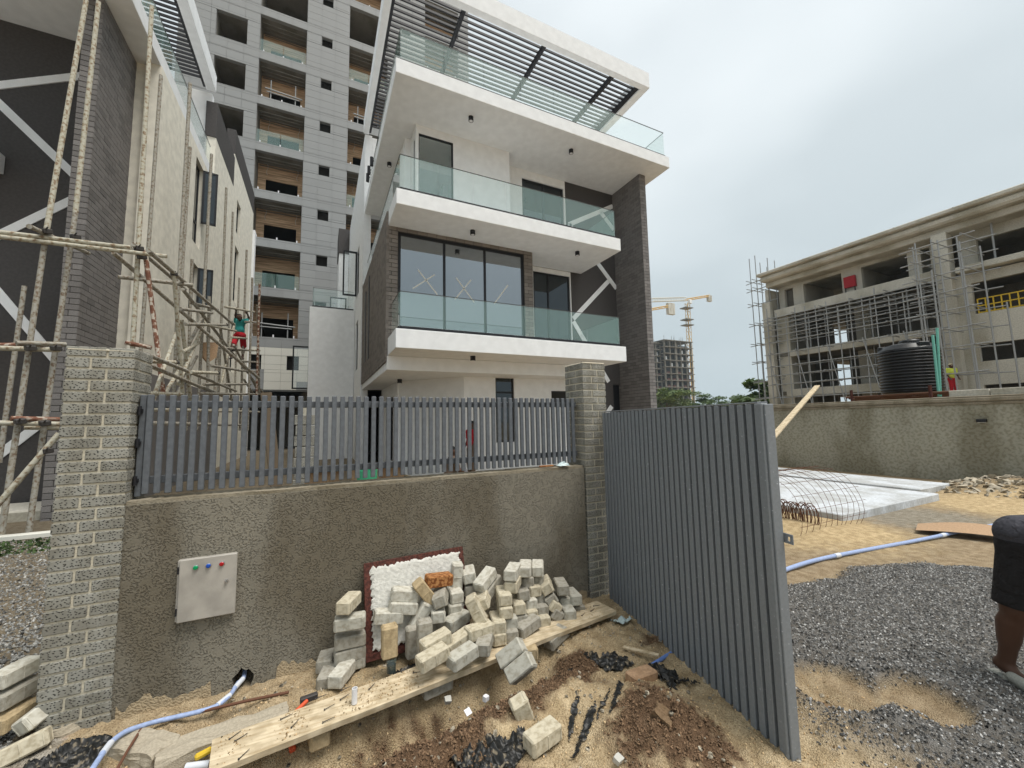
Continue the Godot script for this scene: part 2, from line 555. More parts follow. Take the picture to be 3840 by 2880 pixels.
func wetness(x: float, z: float) -> float:   # 1 where the soil is freshly dug and damp
	var d := z - (plank_front(x) + 0.30)
	var wet := 1.15 * exp(-d * d / 0.055) * smoothstep(-0.35, 0.1, x) * (1.0 - smoothstep(1.75, 2.1, x))
	wet = maxf(wet, bump2(x, z, 0.55, -2.30, 0.48, 1.3))
	wet = maxf(wet, bump2(x, z, 1.80, -1.78, 0.36, 1.05))
	return maxf(wet, bump2(x, z, 2.45, -2.55, 0.14, 0.8))

func height(x: float, z: float) -> float:
	var y := -0.2
	var inside := smoothstep(3.56, 3.75, -z) * (1.0 - smoothstep(2.4, 3.1, x))
	y = lerpf(y, -0.1, inside)
	var left := smoothstep(1.35, 2.2, -x)
	y = lerpf(y, -0.1 + 0.01 * minf(6.0, -z), left * (1.0 - smoothstep(8.0, 11.0, -z)))
	if z > -4.6 and z < 2.0 and x > -3.0 and x < 7.0:
		var d := z - (plank_front(x) + 0.06)
		var along := smoothstep(-1.0, -0.3, x) * (1.0 - smoothstep(1.3, 1.9, x))
		y -= 0.31 * exp(-d * d / 0.030) * along
		y += 0.07 * exp(-(d - 0.40) * (d - 0.40) / 0.03) * along
		y -= 0.05 * smoothstep(0.0, 0.4, d) * (1.0 - smoothstep(0.4, 1.6, x)) * smoothstep(-1.6, -0.6, x)
		y += bump2(x, z, 1.80, -1.95, 0.30, 0.17)
		y += bump2(x, z, 1.42, -2.28, 0.2, 0.05)
		y += bump2(x, z, 1.0, -2.42, 0.22, 0.05)
		y += bump2(x, z, 0.42, -2.35, 0.22, 0.06)
		y += bump2(x, z, 2.15, -2.75, 0.35, 0.03)
		y -= bump2(x, z, -0.55, -3.16, 0.13, 0.06) + bump2(x, z, -0.75, -2.85, 0.2, 0.08)
		y += bump2(x, z, -0.2, -3.12, 0.16, 0.05)
		y += bump2(x, z, 0.45, -3.05, 0.2, 0.04)
		y += 0.10 * gravel_at(x, z) * (1.0 - 0.5 * clampf(absf(z + 1.4), 0.0, 1.0))
		if x > -0.5 and x < 2.7:
			var dug := wetness(x, z)
			y += dug * (0.045 * absf(lump.get_noise_2d(x * 7.0 + 5.0, z * 7.0)) + 0.022 * lump.get_noise_2d(x * 26.0, z * 26.0 + 8.0))
		var near := 1.0 - smoothstep(3.0, 4.5, x)
		y += lump.get_noise_2d(x * 5.0, z * 5.0) * 0.026 * near + lump.get_noise_2d(x * 17.0 + 50.0, z * 17.0) * 0.016 * near
	y += bump2(x, z, 7.0, -3.95, 0.85, 0.12)
	y += bump2(x, z, 13.9, -3.6, 0.9, 0.18) + bump2(x, z, 14.5, -2.6, 1.2, 0.25)
	if x > 3.0 and x < 15.0 and z < 1.0 and z > -8.0:
		y += lump.get_noise_2d(x * 2.2, z * 2.2) * 0.018 * (1.0 - smoothstep(7.2, 8.0, x))
	return y

func earth_color(x: float, z: float) -> Color:   # linear
	var sand := Color(0.60, 0.475, 0.30)
	var soil := Color(0.165, 0.105, 0.062)
	var w := lump.get_noise_2d(x * 2.4 + 9.0, z * 2.4) * 0.5 + lump.get_noise_2d(x * 8.0, z * 8.0 + 4.0) * 0.35
	var c := sand
	if z < -3.5 and x < 2.6:
		c = Color(0.24, 0.20, 0.145)
	elif x < -1.3:
		c = Color(0.44, 0.41, 0.35).lerp(Color(0.50, 0.34, 0.24), smoothstep(0.35, 0.6, w + 0.25))
	elif x < 3.3:
		var wet := wetness(x, z)
		c = sand.lerp(soil, smoothstep(0.35, 0.8, wet + w * 0.8))
		if x < 0.0:
			c = c.lerp(Color(0.52, 0.41, 0.265), 0.7)
	if x > 2.2:
		var tan_dirt := Color(0.44, 0.345, 0.22)
		var far_c := tan_dirt.lerp(Color(0.70, 0.54, 0.315), smoothstep(0.25, 0.7, bump2(x, z, 7.1, -3.9, 1.35, 1.0) + bump2(x, z, 12.0, -2.9, 1.6, 0.9) + w * 0.3))
		far_c = far_c.lerp(Color(0.37, 0.335, 0.27), smoothstep(0.3, 0.7, bump2(x, z, 9.4, -3.3, 1.3, 0.9) + w * 0.4))
		c = c.lerp(far_c, smoothstep(2.5, 3.2, x + (z + 2.0) * 0.2))
		c = c.lerp(Color(0.20, 0.193, 0.182), gravel_at(x, z))
	return c

func axis(stops: Array) -> PackedFloat32Array:   # [[from, step] ..., [end]]
	var out := PackedFloat32Array()
	for i in stops.size() - 1:
		var x: float = stops[i][0]
		while x < stops[i + 1][0] - stops[i][1] * 0.4:
			out.append(x)
			x += stops[i][1]
	out.append(stops[-1][0])
	return out

func ground() -> void:
	var xs := axis([[-600.0, 90.0], [-60.0, 9.0], [-6.0, 0.6], [-2.4, 0.05], [-1.5, 0.022], [3.1, 0.035], [6.4, 0.12], [16.0, 1.5], [40.0, 20.0], [100.0, 100.0], [900.0]])
	var zs := axis([[-900.0, 100.0], [-100.0, 15.0], [-25.0, 2.0], [-9.0, 0.5], [-5.0, 0.12], [-3.62, 0.022], [-1.3, 0.04], [0.6, 0.4], [4.0, 4.0], [20.0, 40.0], [300.0]])
	var nx := xs.size()
	var nz := zs.size()
	var v := PackedVector3Array()
	var c := PackedColorArray()
	var ix := PackedInt32Array()
	for j in nz:
		for i in nx:
			v.append(Vector3(xs[i], height(xs[i], zs[j]), zs[j]))
			c.append(earth_color(xs[i], zs[j]))
	var n := PackedVector3Array()
	n.resize(v.size())
	for j in nz:
		for i in nx:
			var i0 := maxi(i - 1, 0)
			var i1 := mini(i + 1, nx - 1)
			var j0 := maxi(j - 1, 0)
			var j1 := mini(j + 1, nz - 1)
			n[j * nx + i] = (v[j1 * nx + i] - v[j0 * nx + i]).cross(v[j * nx + i1] - v[j * nx + i0]).normalized()
	for j in nz - 1:
		for i in nx - 1:
			var a := j * nx + i
			ix.append_array([a, a + 1, a + nx, a + 1, a + nx + 1, a + nx])
	var arr := []
	arr.resize(Mesh.ARRAY_MAX)
	arr[Mesh.ARRAY_VERTEX] = v
	arr[Mesh.ARRAY_NORMAL] = n
	arr[Mesh.ARRAY_COLOR] = c
	arr[Mesh.ARRAY_INDEX] = ix
	var m := ArrayMesh.new()
	m.add_surface_from_arrays(Mesh.PRIMITIVE_TRIANGLES, arr)
	m.surface_set_material(0, M.earth)
	var o := MeshInstance3D.new()
	o.name = "ground"
	o.mesh = m
	add_child(o, true)
	tag(o, "sandy churned building site ground of sand, damp soil and dirt", "", "", "structure")
	# two cast concrete paving slabs by the far wall
	var b := MB.new()
	b.bx(Vector3(7.9, -0.32, -9.0), Vector3(11.6, -0.06, -3.8), 0.015)
	struct("paving_slab", b, M.slab_concrete, "pale bluish cast concrete slab nearer the gravel")
	b = MB.new()
	b.bx(Vector3(11.85, -0.32, -9.4), Vector3(13.4, -0.05, -4.17), 0.015)
	struct("paving_slab", b, M.slab_concrete, "pale bluish cast concrete slab along the far boundary wall")
	# loose stones, crumbs and chippings: too many to count
	scatter("gravel", M.stone_0, M.stone_1, 60000, func() -> Vector3:
		var x := rng.randf_range(2.5, 7.0)
		var z := rng.randf_range(-2.8, -0.2)
		return Vector3(x, height(x, z), z) if gravel_at(x, z) > rng.randf() else Vector3.INF, 0.005, 0.0105, [0.5, 0.8, 1.0, 1.3, 2.6], "dark grey chippings heaped beside the open gate")
	scatter("gravel", M.stone_1, M.stone_1, 24000, func() -> Vector3:
		var z := -3.3 - pow(rng.randf(), 1.5) * 6.2
		var x := -1.55 - rng.randf() * (0.9 + (-z - 3.3) * 0.5)
		return Vector3(x, height(x, z), z), 0.006, 0.017, [0.55, 1.0, 1.5, 0.8], "pale grey broken stone spread beside the brick pillar")
	scatter("soil_clods", M.crumb_soil, M.crumb_soil, 45000, func() -> Vector3:
		var x := rng.randf_range(-0.5, 2.6)
		var z := rng.randf_range(-2.9, -1.5)
		return Vector3(x, height(x, z), z) if earth_color(x, z).r < 0.3 else Vector3.INF, 0.002, 0.0095, [0.75, 1.0, 1.2, 0.9], "damp brown crumbs of soil in the trench", 1.6)
	scatter("sand_crumbs", M.crumb_sand, M.crumb_sand, 9000, func() -> Vector3:
		var x := rng.randf_range(-1.2, 3.2)
		var z := rng.randf_range(-3.4, -1.3)
		return Vector3(x, height(x, z), z) if earth_color(x, z).r > 0.3 else Vector3.INF, 0.002, 0.007, [0.8, 1.0, 1.15, 1.3], "dry yellow crumbs of sand along the wall", 1.5)
	scatter("sand_crumbs", M.crumb_sand, M.crumb_sand, 2600, func() -> Vector3:
		var x := rng.randf_range(-0.45, 2.38)
		return Vector3(x, -0.1, -2.732 - 0.1307 * (x + 0.47) + rng.randf_range(-0.115, 0.115)) if lump.get_noise_2d(x * 3.0, 77.0) + 0.3 > rng.randf() * 0.7 else Vector3.INF, 0.0015, 0.006, [0.8, 1.0, 0.6, 1.2], "sand and grit strewn over the long plank", 0.8)
	scatter("rubble_chips", M.rubble, M.rubble, 900, func() -> Vector3:
		var x := rng.randf_range(-1.4, 3.0)
		var z := rng.randf_range(-3.4, -1.4)
		return Vector3(x, height(x, z), z), 0.006, 0.02, [0.7, 1.0, 1.2, 0.9], "small broken stones lying about on the sand")
	scatter("rubble_heap", M.rubble, M.rubble, 420, func() -> Vector3:
		var x := rng.randf_range(12.6, 14.8)
		var z := rng.randf_range(-4.4, -2.0)
		return Vector3(x, height(x, z), z), 0.02, 0.09, [0.8, 1.0, 1.2, 1.1], "broken plaster rubble banked at the foot of the far wall")
	scatter("grass", M.grass_green, M.grass_green, 800, func() -> Vector3:
		var x := rng.randf_range(-5.2, -3.2)
		var z := rng.randf_range(-8.8, -7.8)
		return Vector3(x, height(x, z), z), 0.010, 0.028, [0.7, 1.0, 1.3, 0.9], "thin green weeds at the edge of the stones", 2.6)

func rock(sd: int, m: Material) -> ArrayMesh:
	var b := MB.new()
	var pts := []
	var lat := [[0.0, 1.0], [0.75, 0.45], [0.95, -0.15], [0.55, -0.75], [0.0, -0.9]]
	for r in lat.size():
		var row := []
		for k in 6:
			var t := TAU * (k + 0.5 * (r % 2)) / 6.0
			var q := 1.0 + 0.35 * sin(sd * 12.9898 + r * 78.233 + k * 37.719)
			if lat[r][0] == 0.0: q = 1.0
			row.append(Vector3(cos(t) * lat[r][0] * q, lat[r][1] * (0.65 + 0.1 * sin(sd * 3.1 + k)), sin(t) * lat[r][0] * q * 0.8))
		pts.append(row)
	for r in lat.size() - 1:
		for k in 6:
			var a: Vector3 = pts[r][k]
			var c: Vector3 = pts[r][(k + 1) % 6]
			var d: Vector3 = pts[r + 1][(k + 1) % 6]
			var e: Vector3 = pts[r + 1][k]
			var o := (a + c + d + e) * 0.25
			if r > 0: b.tri_out(a, c, d, o)
			if r < lat.size() - 2: b.tri_out(a, d, e, o)
			if r == 0: b.tri_out(a, d, e, o)
			if r == lat.size() - 2: b.tri_out(a, c, e, o)
	return b.mesh(m)

func scatter(called: String, m: Material, _m2: Material, count: int, spot: Callable, r0: float, r1: float, tones: Array, label: String, tall := 1.0) -> void:
	var mm := MultiMesh.new()
	mm.transform_format = MultiMesh.TRANSFORM_3D
	mm.use_colors = true
	var mk: StandardMaterial3D = (m as StandardMaterial3D).duplicate()
	mk.vertex_color_use_as_albedo = true
	mm.mesh = rock(called.hash() % 97, mk)
	var ts := []
	for i in count:
		var p: Vector3 = spot.call()
		if p == Vector3.INF: continue
		var s := lerpf(r0, r1, pow(rng.randf(), 2.0))
		var q := Basis.from_euler(Vector3(rng.randf() * 0.9, rng.randf() * TAU, rng.randf() * 0.9)) * Basis.from_scale(Vector3(s * rng.randf_range(0.7, 1.3), s * rng.randf_range(0.65, 1.1) * tall, s))
		ts.append(Transform3D(q, p + Vector3.UP * s * 0.25))
	mm.instance_count = ts.size()
	for i in ts.size():
		mm.set_instance_transform(i, ts[i])
		var k: float = tones[rng.randi() % tones.size()]
		mm.set_instance_color(i, Color(k, k, k))
	var o := MultiMeshInstance3D.new()
	o.name = numbered(called, self)
	o.multimesh = mm
	add_child(o, true)
	tag(o, label, "", "", "stuff")

func stipple() -> Array:   # [colour, relief] of a hand-thrown render: fine lumps, pressed flat in patches
	var f := FastNoiseLite.new()
	f.seed = 31
	f.frequency = 0.05
	f.fractal_octaves = 5
	f.fractal_gain = 0.62
	var a := f.get_seamless_image(1024, 1024).get_data()
	f.seed = 77
	f.frequency = 0.011
	f.fractal_octaves = 4
	var p := f.get_seamless_image(1024, 1024).get_data()
	var h := PackedByteArray()
	var c := PackedByteArray()
	h.resize(a.size())
	c.resize(a.size())
	var lut_h := PackedInt32Array()
	var lut_c := PackedInt32Array()
	for i in 256:
		var x := i / 255.0
		lut_h.append(int(255.0 * (smoothstep(0.30, 0.52, x) * 0.85 + 0.15 * x)))
		lut_c.append(int(255.0 * (0.90 + 0.10 * smoothstep(0.30, 0.50, x))))
	for i in a.size():
		var k := clampf((p[i] - 128) / 38.0, 0.0, 1.0)   # 1 where pressed flat
		h[i] = int(lerpf(lut_h[a[i]], 225.0, k * 0.9))
		c[i] = int(lerpf(lut_c[a[i]], 246.0, k * 0.9))
	return [ImageTexture.create_from_image(Image.create_from_data(1024, 1024, false, Image.FORMAT_L8, c)), ImageTexture.create_from_image(Image.create_from_data(1024, 1024, false, Image.FORMAT_L8, h))]

# ---------------------------------------------------------------- boundary wall and its pillars
func lane_wall() -> void:
	var t := thing("boundary_wall", "low wall of stippled brown grey render between two brick pillars, with a pipe hole at its foot", "wall", Vector3(0.7, -0.25, -3.6))
	var b := MB.new()
	# the front skin with the knocked-out hole: a ring of points round the hole, fanned to the rectangle
	var hole := PackedVector2Array()
	for k in 14:
		var a := TAU * k / 14.0
		hole.append(Vector2(-0.435 + cos(a) * 0.062 * (1.0 + 0.18 * sin(k * 2.3)), -0.165 + sin(a) * 0.085 * (1.0 + 0.15 * sin(k * 3.7))))
	var X0 := -1.13
	var X1 := 2.50
	var front := -3.49
	var back := -3.70
	for r in rects(X0, X1, -0.45, 1.10, [[-0.6, -0.25, -0.34, 0.0]]):
		b.bx(Vector3(r[0], r[2], back), Vector3(r[1], r[3], front))
	var sq := [Vector2(-0.25, -0.17), Vector2(-0.25, 0.0), Vector2(-0.43, 0.0), Vector2(-0.6, 0.0), Vector2(-0.6, -0.17), Vector2(-0.6, -0.34), Vector2(-0.43, -0.34), Vector2(-0.25, -0.34)]
	for k in 14:
		var p := hole[k]
		var q := hole[(k + 1) % 14]
		var sa: Vector2 = sq[int(k * 8 / 14.0)]
		var sb: Vector2 = sq[int((k + 1) * 8 / 14.0) % 8]
		b.face(Vector3(p.x, p.y, front), Vector3(q.x, q.y, front), Vector3(sb.x, sb.y, front), Vector3(sa.x, sa.y, front), Vector3.BACK)
		b.face(Vector3(p.x, p.y, front), Vector3(q.x, q.y, front), Vector3(q.x, q.y, back), Vector3(p.x, p.y, back), Vector3(-0.435 - p.x, -0.165 - p.y, 0))
	obj("render_coat", b, M.stippled_render, t)
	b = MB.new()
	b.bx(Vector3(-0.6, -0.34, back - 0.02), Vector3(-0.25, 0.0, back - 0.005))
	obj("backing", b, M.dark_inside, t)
	b = MB.new()
	var px := X0
	while px < X1 - 0.01:
		var nx := minf(px + 0.06, X1)
		b.bx(Vector3(px, 1.10, back - 0.004), Vector3(nx, 1.125 + 0.004 * lump.get_noise_2d(px * 6.0, 1.0), front - 0.012 + 0.008 * lump.get_noise_2d(px * 5.0, 7.0)), 0.0)
		px = nx
	obj("mortar_bed", b, M.render_coping, t)
	b = MB.new()   # dried sand splashed up the foot of the wall
	var prev := Vector3.INF
	for i in 240:
		var x := X0 + 0.03 + (X1 - X0 - 0.05) * i / 239.0
		var p := Vector3(x, -0.13 + 0.055 * lump.get_noise_2d(x * 3.0, 5.0) + 0.045 * lump.get_noise_2d(x * 14.0, 2.0), front + 0.003)
		if x > -0.62 and x < -0.24: p.y = -0.3
		if prev != Vector3.INF:
			b.face(Vector3(prev.x, -0.4, front + 0.012), Vector3(p.x, -0.4, front + 0.012), p, prev, Vector3.BACK)
		prev = p
	obj("sand_splash", b, M.sand_splash, t)
	for s in 2:
		var x0: float = [-1.458, 2.515][s]
		var w: float = [0.338, 0.30][s]
		var top: float = [2.105, 2.20][s]
		var lab: String = ["free standing pillar of pitted grey bricks beside the scaffolded villa", "pillar of pitted grey bricks that carries the open gate"][s]
		var p := thing("brick_pillar", lab, "pillar", Vector3(x0 + w * 0.5, -0.3, -3.62), "brick pillars of the boundary wall")
		var z0: float = -3.478
		var z1: float = [-3.80, -3.83][s]
		b = MB.new()
		b.bx(Vector3(x0 + 0.007, -0.4, z1 + 0.012), Vector3(x0 + w - 0.007, top - 0.004, z0 - 0.007))
		obj("core", b, M.pale_mortar, p)
		var ms := [M.pitted_block_0, M.pitted_block_1, M.pitted_block_2]
		var pitch := 0.0737
		var n := int(round((top + 0.3) / pitch))
		courses(p, Vector3(x0, -0.3, z0 - 0.012), Vector3.RIGHT, Vector3.BACK, w, n * pitch, pitch, [0.205, 0.20][s], 0.0125, 0.012, ms, 200, 0.004, "brick", 0.003, 0.62)
		var side := 1.0 if s == 0 else -1.0
		courses(p, Vector3(x0 + (w - 0.012 if s == 0 else 0.012), -0.3, z0 - 0.0125 if s == 0 else z1 + 0.0125), Vector3(0, 0, -side), Vector3(side, 0, 0), 0.31, n * pitch, pitch, 0.205, 0.0125, 0.012, ms, 100, 0.004, "brick", 0.003, 0.42)
		b = MB.new()
		b.bx(Vector3(x0 + 0.004, top, z1), Vector3(x0 + w - 0.004, top + 0.016, z0 + 0.002), 0.006)
		obj("mortar_cap", b, M.pale_mortar, p)
	# switch box on the wall
	var sb := thing("switch_box", "beige metal switch box with three coloured indicator lamps on the rendered wall", "switch box", Vector3(-0.665, 0.31, -3.49))
	b = MB.new()
	b.bx(Vector3(-0.825, 0.325, -3.50), Vector3(-0.497, 0.717, -3.455), 0.004)
	obj("housing", b, M.box_grey, sb)
	b = MB.new()
	b.bx(Vector3(-0.812, 0.322, -3.453), Vector3(-0.492, 0.722, -3.437), 0.005)
	var door := obj("door", b, M.box_grey, sb)
	for k in 3:
		var at := Vector3([-0.722, -0.652, -0.578][k], 0.665, -3.437)
		b = MB.new()
		b.lathe(Vector3.ZERO, [[0.0165, 0.0], [0.0165, 0.006], [0.012, 0.008]], 20)
		for i in b.v.size():
			b.v[i] = Vector3(b.v[i].x, -b.v[i].z, b.v[i].y) + at
			b.n[i] = Vector3(b.n[i].x, -b.n[i].z, b.n[i].y)
		var lamp := obj("indicator_lamp", b, M.chrome, sb)
		b = MB.new()
		b.lathe(Vector3.ZERO, [[0.0135, 0.004], [0.0135, 0.013], [0.010, 0.017], [0.0, 0.018]], 20)
		for i in b.v.size():
			b.v[i] = Vector3(b.v[i].x, -b.v[i].z, b.v[i].y) + at
			b.n[i] = Vector3(b.n[i].x, -b.n[i].z, b.n[i].y)
		obj("lens", b, [M.lens_green, M.lens_blue, M.lens_red][k], lamp)
	b = MB.new()
	b.tube(Vector3(-0.547, 0.545, -3.437), Vector3(-0.547, 0.545, -3.421), 0.011, 0.010, 16)
	b.box(Transform3D(Basis(Vector3.BACK, 0.6), Vector3(-0.547, 0.545, -3.417)), Vector3(0.005, 0.017, 0.006), 0.001)
	obj("lock", b, M.chrome, door)
	for y in [0.39, 0.655]:
		b = MB.new()
		b.tube(Vector3(-0.818, y - 0.022, -3.446), Vector3(-0.818, y + 0.022, -3.446), 0.006)
		obj("hinge", b, M.black_steel, sb)

# ---------------------------------------------------------------- the two villas (same design)
func window_frame(t: Node, called: String, a: Vector3, b2: Vector3, mullions: Array, pane: Material, w := 0.06, transom := 0.0) -> void:   # an upright opening in an x or z plane
	var b := MB.new()
	var ax := 0 if absf(a.x - b2.x) > absf(a.z - b2.z) else 2
	var d := 0.06
	var lo := Vector3(minf(a.x, b2.x), minf(a.y, b2.y), minf(a.z, b2.z))
	var hi := Vector3(maxf(a.x, b2.x), maxf(a.y, b2.y), maxf(a.z, b2.z))
	var other := 2 - ax
	lo[other] -= d * 0.5
	hi[other] += d * 0.5
	var bars := [[lo[ax], lo[ax] + w], [hi[ax] - w, hi[ax]]]
	for m in mullions: bars.append([m - w * 0.5, m + w * 0.5])
	for r in bars:
		var p := lo
		var q := hi
		p[ax] = r[0]; q[ax] = r[1]
		b.bx(p, q, 0.006)
	for y in ([lo.y, hi.y - w] if transom == 0.0 else [lo.y, hi.y - w, transom]):
		var p := lo
		var q := hi
		p.y = y; q.y = y + w
		p[ax] += w; q[ax] -= w
		p[other] += 0.004; q[other] -= 0.004
		b.bx(p, q)
	var f := obj(called, b, M.black_frame, t)
	var cuts := [lo[ax]] + mullions + [hi[ax]]
	for i in cuts.size() - 1:
		b = MB.new()
		var p := lo
		var q := hi
		p[ax] = cuts[i] + 0.01; q[ax] = cuts[i + 1] - 0.01
		p[other] = (lo[other] + hi[other]) * 0.5 - 0.006
		q[other] = p[other] + 0.012
		p.y += 0.01; q.y -= 0.01
		b.bx(p, q)
		obj("pane", b, pane, f)

func rail(t: Node, a: Vector3, c: Vector3, high: float, panes: int) -> void:   # frameless glass balustrade in a dark shoe
	var b := MB.new()
	var d := (c - a).normalized()
	var out := d.cross(Vector3.UP)
	var basis := Basis(d, Vector3.UP, out)
	b.box(Transform3D(basis, (a + c) * 0.5 + Vector3.UP * 0.045), Vector3((c - a).length(), 0.09, 0.06), 0.006)
	var g := obj("balustrade", b, M.black_frame, t)
	var l := (c - a).length() / panes
	for i in panes:
		b = MB.new()
		b.box(Transform3D(basis, a + d * l * (i + 0.5) + Vector3.UP * (0.09 + (high - 0.09) * 0.5)), Vector3(l - 0.012, high - 0.09, 0.012))
		obj("pane", b, M.rail_glass, g)
	b = MB.new()
	b.box(Transform3D(basis, (a + c) * 0.5 + Vector3.UP * (high + 0.008)), Vector3((c - a).length(), 0.014, 0.022))
	obj("top_edge", b, M.dark_iron, g)

func wall_z(t: Node, called: String, m: Material, x0: float, x1: float, y0: float, y1: float, zf: float, thick: float, holes := []) -> void:
	var b := MB.new()
	for r in rects(x0, x1, y0, y1, holes):
		b.bx(Vector3(r[0], r[2], zf - thick), Vector3(r[1], r[3], zf))
	obj(called, b, m, t)

func wall_x(t: Node, called: String, m: Material, z0: float, z1: float, y0: float, y1: float, xf: float, thick: float, holes := []) -> void:
	var b := MB.new()
	for r in rects(z0, z1, y0, y1, holes):
		b.bx(Vector3(xf, r[2], r[0]), Vector3(xf + thick, r[3], r[1]))
	obj(called, b, m, t)

func stripe(t: Node, a: Vector2, c: Vector2) -> void:
	var b := MB.new()
	var d := (c - a).normalized()
	var n := Vector2(-d.y, d.x) * 0.085
	b.slab_poly(PackedVector2Array([a - n, c - n, c + n, a + n]), Transform3D(Basis(), Vector3(0, 0, -12.275)), 0.03)
	obj("stripe", b, M.white_paint, t)

func downlight(t: Node, p: Vector3) -> void:
	var b := MB.new()
	b.tube(p, p - Vector3.UP * 0.13, 0.075, 0.075, 18)
	var o := obj("downlight", b, M.black_steel, t)
	b = MB.new()
	b.tube(p - Vector3.UP * 0.131, p - Vector3.UP * 0.136, 0.055, 0.05, 16)
	obj("diffuser", b, M.white_plastic, o)

func villa(called: String, label: String, ox: float, cream: bool) -> Node3D:
	# built at the place of the white villa; the other one is moved along the lane
	var t := thing(called, label, "house", Vector3(6.2, -0.1, -14.0))
	var W: Material = M.white_paint
	var S: Material = M.cream_paint if cream else M.white_paint
	var b := MB.new()
	b.bx(Vector3(1.61, 10.82, -17.9), Vector3(11.48, 11.24, -10.0), 0.01)
	obj("roof_slab", b, W, t)
	b = MB.new()
	b.bx(Vector3(1.65, 7.2, -12.28), Vector3(8.97, 7.62, -10.0), 0.01)
	var b2 := obj("balcony_slab", b, W, t)
	b = MB.new()
	b.bx(Vector3(1.66, 3.465, -12.28), Vector3(9.0, 3.955, -10.0), 0.01)
	obj("balcony_slab", b, W, t)
	# fin of dark brick at the end of the balconies
	b = MB.new()
	b.bx(Vector3(10.692, -0.3, -12.7), Vector3(10.958, 10.82, -10.742))
	obj("fin_core", b, M.dark_mortar, t)
	var dk := [M.dark_brick_0, M.dark_brick_1, M.dark_brick_2, M.dark_brick_3]
	courses(t, Vector3(10.68, -0.3, -10.742), Vector3.RIGHT, Vector3.BACK, 0.29, 11.1, 0.118, 0.29, 0.012, 0.012, dk, 150, 0.004)
	courses(t, Vector3(10.692, -0.3, -12.4), Vector3.BACK, Vector3.LEFT, 1.655, 11.1, 0.118, 0.29, 0.012, 0.012, dk, 0, 0.0, "inner_brick", 0.006)
	courses(t, Vector3(10.958, -0.3, -10.745), Vector3.FORWARD, Vector3.RIGHT, 1.94, 11.1, 0.118, 0.29, 0.012, 0.012, dk, 0, 0.0, "outer_brick", 0.006)
	# recessed dark wall with white stripes
	wall_z(t, "recess_wall", M.dark_paint, 8.5, 10.69, 0.0, 7.2, -12.3, 0.25, [[10.32, 10.69, 0.0, 2.95]])
	wall_z(t, "recess_wall", M.dark_paint, 8.5, 10.69, 7.2, 10.82, -12.3, 0.25)
	wall_z(t, "recess_wall", M.dark_paint, 8.37, 8.5, 7.62, 10.82, -12.3, 0.25)
	for k in [[8.5, 9.10, 10.69, 10.33], [10.05, 9.93, 10.69, 9.33], [8.5, 9.12, 10.69, 6.85], [8.55, 5.40, 10.30, 7.10], [8.55, 5.30, 10.1, 3.05], [9.0, 0.75, 10.2, 2.1]]:
		stripe(t, Vector2(k[0], k[1]), Vector2(k[2], k[3]))
	b = MB.new()
	b.bx(Vector3(10.34, -0.05, -12.42), Vector3(10.67, 2.93, -12.36), 0.006)
	obj("door", b, M.black_frame, t)
	# first floor: brick-clad bay with a three-pane window
	wall_z(t, "bay_core", M.dark_mortar, 1.612, 6.29, 3.5, 7.2, -11.285, 0.25, [[1.93, 5.96, 3.9, 7.07]])
	var br := [M.brown_brick_0, M.brown_brick_1, M.brown_brick_2, M.brown_brick_3]
	courses(t, Vector3(1.6, 3.955, -11.285), Vector3.RIGHT, Vector3.BACK, 0.31, 3.115, 0.118, 0.29, 0.012, 0.014, br, 100, 0.004)
	courses(t, Vector3(5.97, 3.955, -11.285), Vector3.RIGHT, Vector3.BACK, 0.32, 3.115, 0.118, 0.29, 0.012, 0.014, br, 100, 0.004)
	courses(t, Vector3(1.6, 7.075, -11.285), Vector3.RIGHT, Vector3.BACK, 4.69, 0.12, 0.118, 0.29, 0.012, 0.014, br, 40, 0.004)
	b = MB.new()
	b.bx(Vector3(6.04, 3.28, -12.3), Vector3(6.29, 7.2, -11.54))
	b.bx(Vector3(1.625, 3.30, -18.3), Vector3(1.86, 7.61, -11.54))
	obj("bay_core", b, M.dark_mortar, t)
	courses(t, Vector3(1.612, 3.285, -18.3), Vector3.BACK, Vector3.LEFT, 7.03, 4.33, 0.118, 0.29, 0.012, 0.013, br, 0, 0.0, "side_brick", 0.006)
	window_frame(t, "window", Vector3(1.93, 3.96, -11.36), Vector3(5.96, 7.07, -11.36), [3.29, 4.60], M.tinted_pane, 0.075)
	# paper tape crosses on the three panes
	for k in [[2.35, 5.47, 3.0, 5.98], [2.50, 6.06, 3.08, 5.38], [3.62, 5.30, 4.14, 5.98], [3.66, 5.98, 4.24, 5.28], [4.92, 5.32, 5.40, 5.98]]:
		b = MB.new()
		var d := Vector2(k[2] - k[0], k[3] - k[1])
		b.box(Transform3D(Basis(Vector3.BACK, d.angle()), Vector3((k[0] + k[2]) * 0.5, (k[1] + k[3]) * 0.5, -11.3505)), Vector3(d.length(), 0.034, 0.003))
		obj("tape_strip", b, M.panel_cream, t)
	for s in [[-16.95, -16.6, 4.05, 6.9], [-15.75, -15.4, 4.0, 7.15]]:
		b = MB.new()
		b.bx(Vector3(1.575, s[2], s[0]), Vector3(1.60, s[3], s[1]), 0.004)
		obj("slot_window", b, M.black_frame, t)
	# first floor: wall beside the bay, sliding door
	wall_z(t, "wall", W, 6.29, 8.5, 3.955, 7.2, -12.3, 0.25, [[6.87, 8.46, 3.9, 7.03]])
	window_frame(t, "sliding_door", Vector3(6.87, 3.96, -12.38), Vector3(8.46, 7.03, -12.38), [7.52], M.dark_pane, 0.07)
	# second floor: white box with a glazed corner, wall and sliding door
	wall_z(t, "box_wall", W, 2.5, 5.69, 7.62, 10.82, -11.65, 0.2, [[2.58, 3.69, 7.7, 10.56]])
